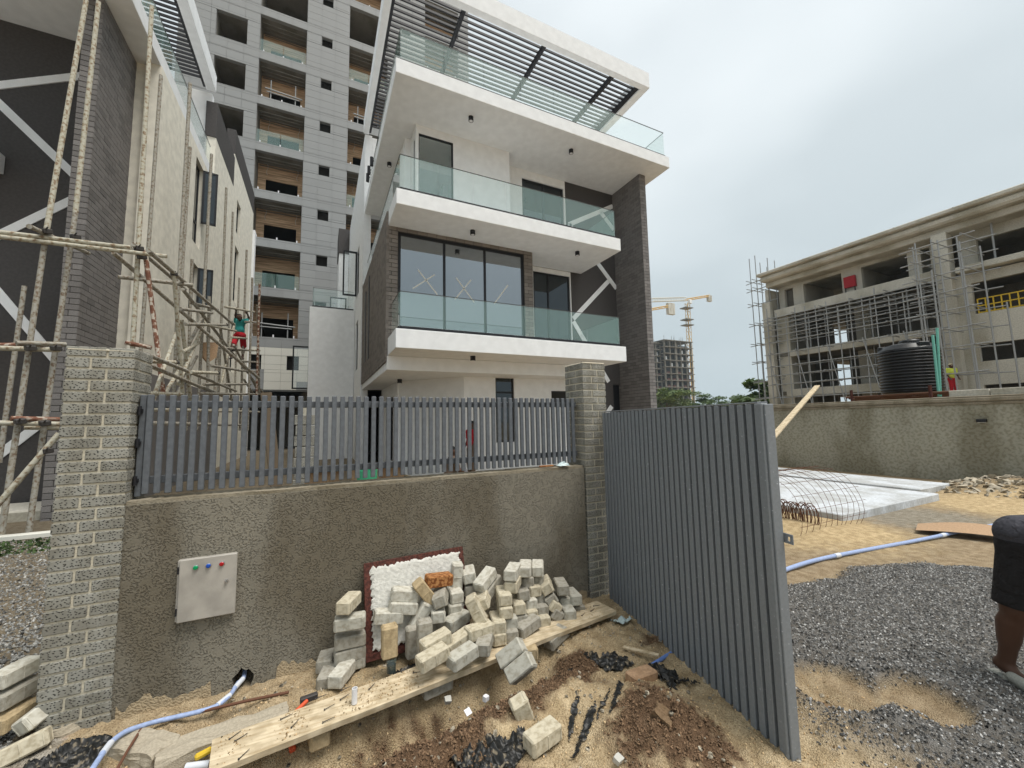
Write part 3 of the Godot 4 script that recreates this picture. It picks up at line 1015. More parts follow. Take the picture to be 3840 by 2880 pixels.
	wall_x(t, "box_wall", W, -12.4, -11.851, 7.62, 10.82, 2.5, 0.2, [[-12.05, -11.7, 7.7, 10.52]])
	wall_x(t, "box_wall", W, -12.4, -11.651, 7.62, 10.82, 5.49, 0.2)
	window_frame(t, "corner_window", Vector3(2.56, 7.7, -11.70), Vector3(3.69, 10.56, -11.70), [], M.clear_glass, 0.05)
	window_frame(t, "corner_window", Vector3(2.55, 7.7, -12.05), Vector3(2.55, 10.52, -11.74), [], M.clear_glass, 0.04)
	b = MB.new()
	b.bx(Vector3(2.52, 7.62, -15.5), Vector3(6.3, 10.8, -15.4))
	b.bx(Vector3(6.2, 7.62, -15.4), Vector3(6.3, 10.8, -12.5))
	b.bx(Vector3(2.75, 10.45, -15.3), Vector3(6.1, 10.79, -13.2))
	obj("room_wall", b, W, t)
	b = MB.new()
	b.bx(Vector3(3.75, 7.62, -14.3), Vector3(3.95, 10.0, -13.1))
	obj("room_door", b, M.panel_grey_0, t)
	wall_x(t, "side_wall", W, -17.9, -12.41, 7.62, 10.82, 2.3, 0.2)
	wall_z(t, "wall", W, 5.69, 8.37, 7.62, 10.82, -12.3, 0.2, [[6.5, 8.30, 7.6, 10.5]])
	window_frame(t, "sliding_door", Vector3(6.5, 7.63, -12.38), Vector3(8.30, 10.5, -12.38), [7.42], M.dark_pane, 0.08)
	# ground floor
	b = MB.new()
	b.bx(Vector3(1.64, 3.07, -18.28), Vector3(8.9, 3.46, -11.26), 0.008)
	obj("dropped_ceiling", b, W, t)
	wall_z(t, "ground_wall", W, 4.2, 8.5, -0.3, 3.46, -12.3, 0.25, [[5.32, 6.02, 0.9, 3.16], [7.5, 8.35, 2.1, 2.66]])
	window_frame(t, "window", Vector3(5.32, 0.9, -12.4), Vector3(6.02, 3.16, -12.4), [], M.dark_pane, 0.06, 2.55)
	window_frame(t, "vent_window", Vector3(7.5, 2.1, -12.4), Vector3(8.35, 2.66, -12.4), [], M.dark_inside, 0.05)
	b = MB.new()
	b.slab_poly(PackedVector2Array([Vector2(2.5, 14.3), Vector2(4.2, 12.31), Vector2(4.4, 12.5), Vector2(2.7, 14.45)]), Transform3D(Basis(Vector3.RIGHT, Vector3.FORWARD, Vector3.UP), Vector3(0, 3.07, 0)), 3.3)
	obj("splayed_wall", b, W, t)
	wall_x(t, "ground_wall", W, -18.3, -14.3, -0.3, 3.07, 2.45, 0.25, [[-16.9, -15.2, 0.2, 2.6]])
	window_frame(t, "window", Vector3(2.52, 0.2, -16.9), Vector3(2.52, 2.6, -15.2), [-16.0], M.dark_pane, 0.07)
	# back part of the house
	wall_x(t, "side_wall", W, -28.0, -18.3, -0.3, 14.55, 1.57, 0.3, [[-21.3, -20.0, 7.9, 10.3], [-21.3, -20.0, 4.2, 6.6]])
	wall_z(t, "end_wall", W, 1.57, 1.87, 7.62, 14.55, -17.91, 0.35)
	window_frame(t, "window", Vector3(1.66, 7.9, -21.3), Vector3(1.66, 10.3, -20.0), [], M.dark_pane)
	window_frame(t, "window", Vector3(1.66, 4.2, -21.3), Vector3(1.66, 6.6, -20.0), [], M.dark_pane)
	wall_z(t, "penthouse_wall", W, 1.88, 11.3, 10.82, 14.5, -17.95, 0.3)
	wall_x(t, "outer_wall", S, -17.9, -12.31, -0.3, 10.82, 11.2, 0.3, [[-16.5, -15.6, 7.65, 10.5], [-16.5, -15.6, 5.0, 7.0], [-16.5, -15.6, 1.0, 3.4]])
	wall_x(t, "outer_wall", S, -27.3, -17.901, -0.3, 12.7, 11.2, 0.3, [[-23.4, -22.4, 11.0, 12.6], [-23.4, -22.4, 7.6, 10.3], [-18.9, -18.0, 4.5, 6.3], [-23.4, -22.4, 4.2, 6.6]])
	if cream:
		b = MB.new()
		b.bx(Vector3(11.44, -0.3, -19.5), Vector3(11.53, 2.95, -12.46))
		obj("ground_cladding", b, M.dark_brick_1, t)
	wall_z(t, "outer_wall", S, 10.96, 11.21, -0.3, 10.82, -12.43, 0.2)
	b = MB.new()
	b.bx(Vector3(11.2, 12.7, -27.3), Vector3(11.5, 14.3, -21.4))
	obj("outer_wall", b, S, t)
	b = MB.new()
	b.bx(Vector3(11.15, 12.7, -21.39), Vector3(11.51, 14.1, -17.85), 0.01)
	b.bx(Vector3(11.15, 14.3, -27.35), Vector3(11.51, 15.5, -21.4), 0.01)
	obj("parapet", b, M.dark_paint, t)
	b = MB.new()
	b.bx(Vector3(11.3, -0.3, -27.75), Vector3(11.62, 13.3, -27.31), 0.01)
	obj("corner_pier", b, W, t)
	for k in [[-16.5, -15.6, 7.65, 10.5, 1], [-16.5, -15.6, 5.0, 7.0, 0], [-16.5, -15.6, 1.0, 3.4, 0], [-23.4, -22.4, 11.0, 12.6, 0], [-23.4, -22.4, 7.6, 10.3, 0], [-18.9, -18.0, 4.5, 6.3, 0], [-23.4, -22.4, 4.2, 6.6, 0]]:
		window_frame(t, "side_window", Vector3(11.36, k[2], k[0]), Vector3(11.36, k[3], k[1]), [(k[0] + k[1]) * 0.5], M.dark_pane, 0.06, lerpf(k[2], k[3], 0.3))
		if k[4] == 1 or k[2] == 5.0:   # a sash swung open
			var q := Vector3(11.5, lerpf(k[2], k[3], 0.33), k[0] + 0.03)
			b = MB.new()
			var tr := Transform3D(Basis(Vector3.UP, deg_to_rad(12)), q)
			for r in [[0.0, 0.06, 0.0, k[3] - q.y], [0.36, 0.42, 0.0, k[3] - q.y], [0.0, 0.42, 0.0, 0.06], [0.0, 0.42, k[3] - q.y - 0.06, k[3] - q.y]]:
				b.box(tr * Transform3D(Basis(), Vector3((r[0] + r[1]) * 0.5, (r[2] + r[3]) * 0.5, 0)), Vector3(r[1] - r[0], r[3] - r[2], 0.05))
			var sash := obj("open_sash", b, M.black_frame, t)
			b = MB.new()
			b.box(tr * Transform3D(Basis(), Vector3(0.21, (k[3] - q.y) * 0.5, 0)), Vector3(0.34, k[3] - q.y - 0.1, 0.01))
			obj("pane", b, M.dark_pane, sash)
	b = MB.new()
	b.bx(Vector3(1.9, -0.2, -27.9), Vector3(11.1, 10.7, -27.6))
	b.bx(Vector3(1.9, 3.3, -27.6), Vector3(11.1, 3.45, -12.6))
	b.bx(Vector3(1.9, 7.25, -27.6), Vector3(11.1, 7.6, -12.6))
	obj("floor_slab", b, M.concrete_dark, t)
	# glass rails
	rail(t, Vector3(1.77, 3.955, -10.1), Vector3(8.83, 3.955, -10.1), 0.98, 6)
	rail(t, Vector3(1.77, 3.955, -11.24), Vector3(1.77, 3.955, -10.12), 0.98, 1)
	rail(t, Vector3(8.83, 3.955, -10.12), Vector3(8.83, 3.955, -12.25), 0.98, 2)
	rail(t, Vector3(1.75, 7.62, -10.1), Vector3(8.83, 7.62, -10.1), 0.99, 7)
	rail(t, Vector3(1.75, 7.62, -18.2), Vector3(1.75, 7.62, -10.12), 0.99, 6)
	rail(t, Vector3(8.83, 7.62, -10.12), Vector3(8.83, 7.62, -12.25), 0.99, 2)
	rail(t, Vector3(1.74, 11.24, -10.1), Vector3(11.36, 11.24, -10.1), 0.98, 8)
	rail(t, Vector3(1.74, 11.24, -17.8), Vector3(1.74, 11.24, -10.12), 0.98, 6)
	rail(t, Vector3(11.36, 11.24, -10.12), Vector3(11.36, 11.24, -17.8), 0.98, 6)
	for p in [Vector3(3.945, 10.82, -10.68), Vector3(7.57, 10.82, -10.67), Vector3(2.04, 10.82, -13.9), Vector3(3.94, 7.2, -10.62), Vector3(7.65, 7.2, -10.63), Vector3(3.9, 3.465, -10.6), Vector3(7.66, 3.465, -10.56), Vector3(2.4, 3.07, -13.6)]:
		downlight(t, p)
	# pergola: white beams, black joists, slats
	b = MB.new()
	b.bx(Vector3(1.50, 14.55, -10.91), Vector3(11.43, 15.19, -10.69), 0.008)
	b.bx(Vector3(1.50, 14.55, -17.89), Vector3(1.72, 15.19, -10.912), 0.008)
	b.bx(Vector3(11.13, 14.55, -17.89), Vector3(11.43, 15.19, -10.912), 0.008)
	var per := obj("pergola_beam", b, W, t)
	for x in [1.77, 3.87, 6.83, 9.84, 11.08]:
		b = MB.new()
		b.bx(Vector3(x - 0.05, 14.62, -17.85), Vector3(x + 0.05, 14.80, -10.915))
		obj("joist", b, M.black_steel, t)
	for i in 35:
		var z := -11.06 - i * 0.195
		placed("slat", bevelled(Vector3(9.36, 0.075, 0.05), 0.0, M.black_steel), null, t, Transform3D(Basis(), Vector3(6.425, 14.86, z)))
	if not cream:
		for p in [Vector3(1.500, 11.047, -14.423), Vector3(1.500, 11.256, -15.330), Vector3(1.500, 11.225, -15.776)]:
			b = MB.new()
			b.tube(p + Vector3(0.07, 0.05, 0), p + Vector3(0.02, -0.02, 0), 0.02, 0.02, 8)
			b.tube(p + Vector3(0, -0.16, 0), p + Vector3(0, 0.16, 0), 0.06, 0.06, 12)
			obj("wall_lamp", b, M.black_steel, t)
		# white annex with a glazed roof terrace, beyond the bay
		b = MB.new()
		b.bx(Vector3(-0.55, -0.3, -27.0), Vector3(1.56, 7.53, -22.0), 0.01)
		obj("annex_wall", b, W, t)
		rail(t, Vector3(-0.42, 7.53, -22.1), Vector3(1.5, 7.53, -22.1), 1.0, 2)
		rail(t, Vector3(-0.42, 7.53, -26.9), Vector3(-0.42, 7.53, -22.12), 1.0, 3)
		window_frame(t, "open_sash", Vector3(-1.4, 3.6, -25.0), Vector3(-0.56, 6.0, -24.9), [], M.clear_glass, 0.07)
		window_frame(t, "open_sash", Vector3(0.9, 8.0, -21.0), Vector3(1.55, 10.3, -21.05), [], M.clear_glass, 0.07)
		window_frame(t, "terrace_door", Vector3(0.45, 7.55, -26.95), Vector3(1.4, 9.6, -26.95), [], M.clear_glass, 0.07)
		b = MB.new()
		b.bx(Vector3(0.95, -0.3, -30.0), Vector3(1.55, 12.9, -27.9))
		obj("rear_wall", b, W, t)
		b = MB.new()
		b.bx(Vector3(0.9, 12.9, -30.0), Vector3(1.56, 14.6, -27.85), 0.01)
		obj("parapet", b, M.dark_paint, t)
	t.position.x += ox
	return t

func villas() -> void:
	villa("white_villa", "white three storey villa with glass balconies, brown brick bay and slatted roof pergola", 0.0, false)
	var n := villa("grey_villa", "cream and dark grey villa with white diagonal stripes behind the scaffold poles", -15.33, true)
	for o in n.get_children():   # the far end of this one lies wholly outside the picture
		if o.name.begins_with("side_brick") or o.name.begins_with("tape_strip"):
			n.remove_child(o)
			o.free()

# ---------------------------------------------------------------- apartment tower
const TZ := -32.0
func tx(x: float) -> float: return x * 3.2
func ty(y: float) -> float: return 1.6 + (y - 1.6) * 3.2

func apartment_tower() -> void:
	var t := thing("apartment_tower", "tall grey panelled apartment tower with open recessed balconies, behind both villas", "building", Vector3(1.0, -0.1, TZ - 4.0))
	var pit := 1.108
	var holes := []
	var recess := []   # [x0, x1, y0, y1, kind]
	for f in range(-1, 11):
		var yt := 5.542 + f * pit     # ceiling of the balcony
		var yb := yt - 0.905
		if f >= 0 or f == -1:
			for x in [[-1.425, -0.475], [0.475, 1.40], [2.38, 3.33]]:
				var top_open: bool = (f == 6 and x[0] < 0.0)
				recess.append([x[0], x[1], yb, yt, 2 if top_open or (f == 6 and x[0] == 0.475) else 1, f])
			recess.append([-0.145, 0.086, yt - 0.265, yt - 0.015, 0, f])
			recess.append([1.75, 1.98, yt - 0.265, yt - 0.015, 0, f])
			recess.append([-2.25, -1.67, yb + 0.02, yt - 0.26 - (0.0 if f % 2 else -0.0), 2, f])
	for x in [[-1.381, -1.152], [-0.671, -0.437], [0.1, 0.34]]:
		recess.append([x[0], x[1], 2.815, 3.13, 0, -9])
	for r in recess: holes.append([tx(r[0]), tx(r[1]), ty(r[2]), ty(r[3])])
	var X0 := tx(-2.9)
	var X1 := tx(3.64)
	var Y0 := ty(2.345)
	var Y1 := ty(16.9)
	var b := MB.new()
	for r in rects(X0, X1, Y0, Y1, holes):
		b.bx(Vector3(r[0], r[2], TZ - 0.28), Vector3(r[1], r[3], TZ - 0.045))
	obj("wall", b, M.panel_grey_0, t)
	b = MB.new()
	b.bx(Vector3(X1 - 0.25, -0.2, TZ - 16.0), Vector3(X1, Y1, TZ - 0.285))
	b.bx(Vector3(X0, -0.2, TZ - 16.0), Vector3(X0 + 0.25, Y1, TZ - 0.285))
	b.bx(Vector3(X0 + 0.25, Y1 - 0.3, TZ - 16.0), Vector3(X1 - 0.25, Y1, TZ - 0.285))
	b.bx(Vector3(X0 + 0.25, -0.2, TZ - 16.0), Vector3(X1 - 0.25, Y1, TZ - 15.7))
	obj("side_wall", b, M.panel_grey_1, t)
	b = MB.new()
	for x in range(9):
		b.bx(Vector3(X0 + 0.6 + x * 2.5, -0.2, TZ - 1.4), Vector3(X0 + 1.1 + x * 2.5, Y0 - 0.005, TZ - 0.9))
	b.bx(Vector3(X0 + 0.3, -0.2, TZ - 5.0), Vector3(X1 - 0.3, Y0, TZ - 4.8))
	obj("ground_floor", b, M.concrete_dark, t)
	# facade panels
	var rest := MB.new()
	var count := 0
	var cells := []
	var pw := 1.0
	var ph := pit * 3.2 / 6.0
	var base := ty(3.30)
	for j in range(-5, 74):
		for i in range(-10, 13):
			var x0 := tx(-0.475) + 0.02 + i * pw
			var y0 := base + j * ph
			if x0 + pw < X0 or x0 > X1 or y0 + ph < Y0 or y0 > Y1: continue
			for r in rects(maxf(x0, X0), minf(x0 + pw, X1), maxf(y0, Y0), minf(y0 + ph, Y1), holes):
				if r[1] - r[0] > 0.03 and r[3] - r[2] > 0.03:
					cells.append(r)
	cells.sort_custom(func(p, q): return absf((p[0] + p[1]) * 0.5 + 2.2) * 1.6 + absf((p[2] + p[3]) * 0.5 - 14.0) < absf((q[0] + q[1]) * 0.5 + 2.2) * 1.6 + absf((q[2] + q[3]) * 0.5 - 14.0))
	for r in cells:
		var s := Vector3(r[1] - r[0] - 0.014, r[3] - r[2] - 0.014, 0.04)
		var at := Vector3((r[0] + r[1]) * 0.5, (r[2] + r[3]) * 0.5, TZ - 0.02 + rng.randf_range(-0.002, 0.002))
		var m: Material = M["panel_grey_%d" % (rng.randi() % 3)] if at.y > base else M.panel_cream
		if count < 300:
			placed("panel", bevelled(s, 0.0, m), null, t, Transform3D(Basis(), at))
		else:
			rest.box(Transform3D(Basis(), at), s)
		count += 1
	stuff(obj("panel_field", rest, M.panel_grey_1, t))
	# recesses
	for r in recess:
		var x0 := tx(r[0])
		var x1 := tx(r[1])
		var y0 := ty(r[2])
		var y1 := ty(r[3])
		var deep: float = [0.5, 1.7, 4.0][r[4]]
		var zf := TZ - 0.03
		var zb := TZ - deep
		b = MB.new()
		b.bx(Vector3(x0 - 0.1, y0 - 0.12, zb - 0.1), Vector3(x0, y1 + 0.1, zf - 0.27))
		b.bx(Vector3(x1, y0 - 0.12, zb - 0.1), Vector3(x1 + 0.1, y1 + 0.1, zf - 0.27))
		b.bx(Vector3(x0, y1, zb - 0.1), Vector3(x1, y1 + 0.1, zf - 0.27))
		b.bx(Vector3(x0, y0 - 0.12, zb - 0.1), Vector3(x1, y0, zf - 0.27))
		if r[4] != 1:
			b.bx(Vector3(x0, y0, zb - 0.1), Vector3(x1, y1, zb))
		elif r[5] >= -1:
			for k in 4:
				b.bx(Vector3(x0 + 0.1, y1 - 0.22, zb + 0.1 + k * 0.36), Vector3(x1 - 0.1, y1 - 0.17, zb + 0.13 + k * 0.36))
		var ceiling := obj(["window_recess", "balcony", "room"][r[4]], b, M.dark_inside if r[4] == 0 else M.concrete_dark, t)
		if r[4] == 1:
			var w := x1 - x0
			var hx0 := x0 + w * 0.17
			var hx1 := x1 - w * 0.13
			var hy1 := y1 - (y1 - y0) * 0.40
			b = MB.new()
			for q in rects(x0, x1, y0, y1, [[hx0, hx1, y0 - 0.1, hy1]]):
				b.bx(Vector3(q[0], q[2], zb - 0.1), Vector3(q[1], q[3], zb))
			obj("wood_wall", b, M.wood_cladding, ceiling)
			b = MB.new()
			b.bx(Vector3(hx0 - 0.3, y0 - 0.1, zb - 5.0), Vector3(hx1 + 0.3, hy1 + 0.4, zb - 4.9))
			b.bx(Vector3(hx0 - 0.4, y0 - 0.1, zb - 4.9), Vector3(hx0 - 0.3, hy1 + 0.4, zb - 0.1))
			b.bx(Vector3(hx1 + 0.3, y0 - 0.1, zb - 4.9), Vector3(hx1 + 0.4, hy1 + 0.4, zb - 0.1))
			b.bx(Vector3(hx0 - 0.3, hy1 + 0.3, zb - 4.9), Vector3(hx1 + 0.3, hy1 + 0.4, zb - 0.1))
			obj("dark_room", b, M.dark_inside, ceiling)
			for k in 3:
				b = MB.new()
				var sx := lerpf(x0 + 0.25, x1 - 0.25, k / 2.0)
				b.bx(Vector3(sx - 0.04, y0, TZ - 0.2), Vector3(sx + 0.04, y0 + 0.2, TZ - 0.12))
				obj("spigot", b, M.white_plastic, ceiling)
			if (r[0] < 0.0 and r[5] in [0, 3, 5]) or (r[0] > 0.0 and r[5] in [2, 5]):
				for k in 2:
					b = MB.new()
					b.bx(Vector3(lerpf(x0, x1, k * 0.5) + 0.02, y0 + 0.06, TZ - 0.17), Vector3(lerpf(x0, x1, k * 0.5 + 0.5) - 0.02, y0 + 1.05, TZ - 0.155))
					obj("glass_pane", b, M.rail_glass, ceiling)
			elif (r[0] < 0.0 and r[5] in [-1, 4]) or (r[0] > 0.0 and r[5] == 4):   # loose tubes across the opening
				b = MB.new()
				var sx := x1 - w * 0.22
				b.tube(Vector3(sx, y0, TZ - 0.5), Vector3(sx, y0 + 1.9, TZ - 0.5), 0.04)
				b.tube(Vector3(x0 + w * 0.25, y0, TZ - 0.5), Vector3(x0 + w * 0.25, y0 + 1.8, TZ - 0.5), 0.04)
				b.tube(Vector3(x0 + 0.4, y0 + 1.05, TZ - 0.45), Vector3(x1 - 0.2, y0 + 0.9, TZ - 0.45), 0.05)
				b.tube(Vector3(x0 + 0.5, y0 + 0.8, TZ - 0.45), Vector3(x1 - 0.4, y0 + 0.75, TZ - 0.45), 0.04)
				obj("tube_barrier", b, M.galvanised, ceiling)
			if r[5] in [1, 2, 3]:   # hanging cables
				for k in 2:
					b = MB.new()
					var sx := lerpf(x0, x1, 0.2 + 0.66 * k)
					var p := PackedVector3Array()
					for q in 6:
						p.append(Vector3(sx + 0.06 * sin(q * 1.3), y1 - q * 0.17, zb + 0.1))
					b.path(p, 0.015, 5)
					obj("cable", b, M.panel_cream, ceiling)

# ---------------------------------------------------------------- beyond the gate: far wall, tank, unfinished block, cranes, trees
func leaves(called: String, parent: Node, at: Vector3, r: Vector3, count: int, size: float, ms: Array, sd: int) -> void:
	var g := RandomNumberGenerator.new()
	g.seed = sd
	var b := [MB.new(), MB.new()]
	var blobs := []
	for k in 16:
		var p := Vector3(g.randf_range(-1, 1), g.randf_range(-0.8, 1.0), g.randf_range(-1, 1))
		if p.length() > 1.0: p = p.normalized() * g.randf_range(0.7, 1.0)
		blobs.append([p * r, g.randf_range(0.22, 0.42)])
	for i in count:
		var c: Array = blobs[g.randi() % blobs.size()]
		var d := Vector3(g.randfn(), g.randfn() * 0.5, g.randfn()).limit_length(1.8)
		var p: Vector3 = at + c[0] + d * r * c[1] * 0.6
		var q := Basis.from_euler(Vector3(g.randf_range(-0.7, 0.7), g.randf() * TAU, g.randf_range(-0.7, 0.7)))
		var s := size * g.randf_range(0.6, 1.3)
		var m: MB = b[g.randi() % 2]
		m.quad(p + q * Vector3(-s, 0, 0), p + q * Vector3(0, 0, s * 0.5), p + q * Vector3(s, 0, 0), p + q * Vector3(0, s * 0.15, -s * 0.5))
	for k in 2:
		stuff(obj(called, b[k], ms[k], parent))

func tree(label: String, at: Vector3, high: float, wide: float, kind: int, sd: int) -> void:
	var t := thing("tree", label, "tree", at, "trees behind the far wall")
	var b := MB.new()
	var p := PackedVector3Array([at + Vector3(0, -0.4, 0), at + Vector3(0.1, high * 0.3, 0), at + Vector3(-0.1, high * 0.62, 0.1)])
	b.tube(p[0], p[1], 0.22, 0.16, 8)
	b.tube(p[1], p[2], 0.16, 0.1, 8)
	obj("trunk", b, M.bark, t)
	for k in 5:
		b = MB.new()
		var a := TAU * k / 5.0 + sd
		b.tube(p[1] + Vector3.UP * k * 0.1 * high * 0.3, p[1] + Vector3(cos(a) * wide * 0.6, high * 0.35 + 0.1 * k, sin(a) * wide * 0.6), 0.07, 0.02, 6)
		obj("limb", b, M.bark, t)
	leaves("crown", t, at + Vector3(0, high * 0.66, 0), Vector3(wide, high * 0.36, wide), 2600, 0.34, [[M.leaf_1, M.leaf_0], [M.leaf_0, M.leaf_2], [M.leaf_2, M.leaf_0]][kind], sd)

func far_side() -> void:
	var b := MB.new()
	var t := thing("far_boundary_wall", "patchy grey rendered boundary wall with a moulded coping beyond the gate", "wall", Vector3(15.1, -0.2, -6.0))
	b.bx(Vector3(15.07, -0.5, -60.0), Vector3(15.3, 1.80, 6.0))
	obj("render_coat", b, M.patchy_render, t)
	b = MB.new()
	b.bx(Vector3(15.02, 1.80, -60.0), Vector3(15.35, 1.87, 6.0), 0.012)
	b.bx(Vector3(14.98, 1.872, -60.0), Vector3(15.39, 1.98, 6.0), 0.02)
	b.bx(Vector3(15.0, 1.98, -60.0), Vector3(15.37, 2.02, 6.0), 0.015)
	obj("coping", b, M.render_coping, t)
	var w := thing("wall_light", "small black box light fixed to the patchy far boundary wall", "wall light", Vector3(15.07, 1.36, -3.98))
	b = MB.new()
	b.bx(Vector3(14.93, 1.35, -4.06), Vector3(15.07, 1.43, -3.9), 0.008)
	obj("housing", b, M.black_steel, w)
	b = MB.new()
	b.bx(Vector3(14.95, 1.338, -4.04), Vector3(15.05, 1.348, -3.92))
	obj("diffuser", b, M.panel_cream, w)
	b = MB.new()
	for k in 6:
		b.bx(Vector3(15.5, 1.7, -4.65 + k * 0.75), Vector3(15.72, 2.20, -3.92 + k * 0.75), 0.01)
	solo("block_course", b, M.concrete_raw, "short course of pale concrete blocks along the top of the far wall", "blocks", Vector3(15.6, 1.7, -2.8))
	b = MB.new()
	b.box(Transform3D(Basis.looking_at(Vector3(14.900, 2.367, -7.715) - Vector3(10.500, 0.983, -6.500), Vector3.UP), (Vector3(14.900, 2.367, -7.715) + Vector3(10.200, 0.816, -6.484)) * 0.5), Vector3(0.16, 0.05, 7.2), 0.006)
	solo("plank", b, M.plank_wood, "long pale plank leaning up against the far boundary wall", "plank", Vector3(10.500, 0.983, -6.500))
	# water tank on a rusty pipe rack
	var tk := thing("water_tank", "big black ribbed plastic water tank standing behind the far wall", "water tank", Vector3(17.5, 2.27, -6.1))
	var prof := [[0.0, 0.0], [0.70, 0.0], [0.745, 0.05]]
	for k in 13:
		var y := 0.07 + k * 0.098
		prof.append_array([[0.735, y], [0.755, y + 0.02], [0.768, y + 0.04], [0.768, y + 0.055], [0.755, y + 0.075], [0.735, y + 0.09]])
	prof.append_array([[0.76, 1.36], [0.745, 1.42], [0.62, 1.56], [0.36, 1.63], [0.0, 1.66]])
	b = MB.new()
	b.lathe(Vector3(17.5, 2.27, -6.1), prof, 48)
	var shell := obj("tank_shell", b, M.tank_black, tk)
	b = MB.new()
	b.lathe(Vector3(17.45, 3.86, -6.0), [[0.27, 0.0], [0.27, 0.1], [0.24, 0.14], [0.0, 0.17]], 24)
	obj("lid", b, M.tank_black, tk)
	for k in 3:
		b = MB.new()
		var a := TAU * k / 3.0 + 2.2
		b.box(Transform3D(Basis(Vector3.UP, -a), Vector3(17.5 + cos(a) * 0.55, 3.78, -6.1 + sin(a) * 0.55)), Vector3(0.34, 0.16, 0.3), 0.02)
		obj("lifting_lug", b, M.tank_black, shell)
	var rk := thing("pipe_rack", "rack of rusty brown pipes that carries the black water tank", "rack", Vector3(17.4, 1.0, -6.1))
	for k in 7:
		b = MB.new()
		b.tube(Vector3(16.8 + 0.06 * (k % 2), 2.14 + 0.05 * (k % 2), -7.45 + k * 0.4), Vector3(18.3, 2.16 + 0.05 * (k % 2), -7.4 + k * 0.4), 0.03)
		obj("pipe", b, M.rust_wire, rk)
	for k in 4:
		b = MB.new()
		b.tube(Vector3(16.75 + 0.2 * k, 2.20 - 0.03 * k, -7.6), Vector3(16.8 + 0.2 * k, 2.22 - 0.03 * k, -4.9), 0.032)
		obj("pipe", b, M.rust_wire, rk)
	for z in [-7.4, -5.4]:
		b = MB.new()
		b.tube(Vector3(16.7, 0.0, z), Vector3(16.7, 2.45, z), 0.045)
		obj("post", b, M.red_oxide, rk)
	for k in 2:
		b = MB.new()
		b.tube(Vector3(17.0 + 0.1 * k, 2.10, -5.32), [Vector3(17.000, 3.998, -5.298), Vector3(17.100, 4.210, -5.214)][k], 0.035, 0.035, 10)
		solo("drain_pipe", b, M.mint_pipe, ["mint green pipe leaning aslant beside the water tank", "taller mint green pipe standing beside the water tank"][k], "pipe", Vector3(17.0 + 0.1 * k, 2.1, -5.32))
	unfinished_block()
	# far towers and cranes
	far_tower("bare concrete tower frame below the yellow crane mast", Vector3(182.0, -0.2, -160.0), 21.0, 12, 3.75, 5)
	far_tower("bare concrete tower frame half hidden by the brick fin", Vector3(163.0, -0.2, -163.0), 17.0, 12, 3.62, 6)
	crane("yellow and white tower crane with its full mast above the concrete frame", Vector3(207.406, 49.102, -175.000), 0.0, Vector3(208.447, 74.291, -175.000), Vector3(230.248, 79.480, -175.000), Vector3(179.219, 70.231, -175.000), true)
	crane("lower crane arm with a hanging counterweight beside the brick fin", Vector3(166.502, 45.689, -172.000), 0.0, Vector3(167.549, 61.875, -172.000), Vector3(191.034, 67.472, -172.000), Vector3(151.270, 58.395, -172.000), false)
	tree("sunlit yellow green tree against the foot of the concrete towers", Vector3(77.5, -0.2, -70.0), 8.8, 5.4, 0, 1)
	tree("low tree just beside the brick fin under the crane", Vector3(72.5, -0.2, -68.0), 8.6, 3.4, 0, 2)
	tree("broad green tree in the gap of open sky", Vector3(88.5, -0.2, -70.0), 7.5, 4.6, 1, 3)
	tree("feathery green tree standing before the open sky", Vector3(98.0, -0.2, -70.0), 7.7, 4.2, 1, 4)
	tree("dark tall tree at the scaffolded end of the unfinished block", Vector3(41.3, -0.2, -26.0), 5.8, 2.1, 2, 5)
	tree("low dark shrubby tree below the unfinished block", Vector3(40.2, -0.2, -26.5), 3.8, 2.6, 2, 6)
	b = MB.new()
	b.bx(Vector3(70.0, -0.3, -74.5), Vector3(76.0, 5.0, -74.0))
	solo("brown_wall", b, M.paver_rosy, "low reddish brown wall end beside the brick fin", "wall", Vector3(73.0, -0.3, -74.2))

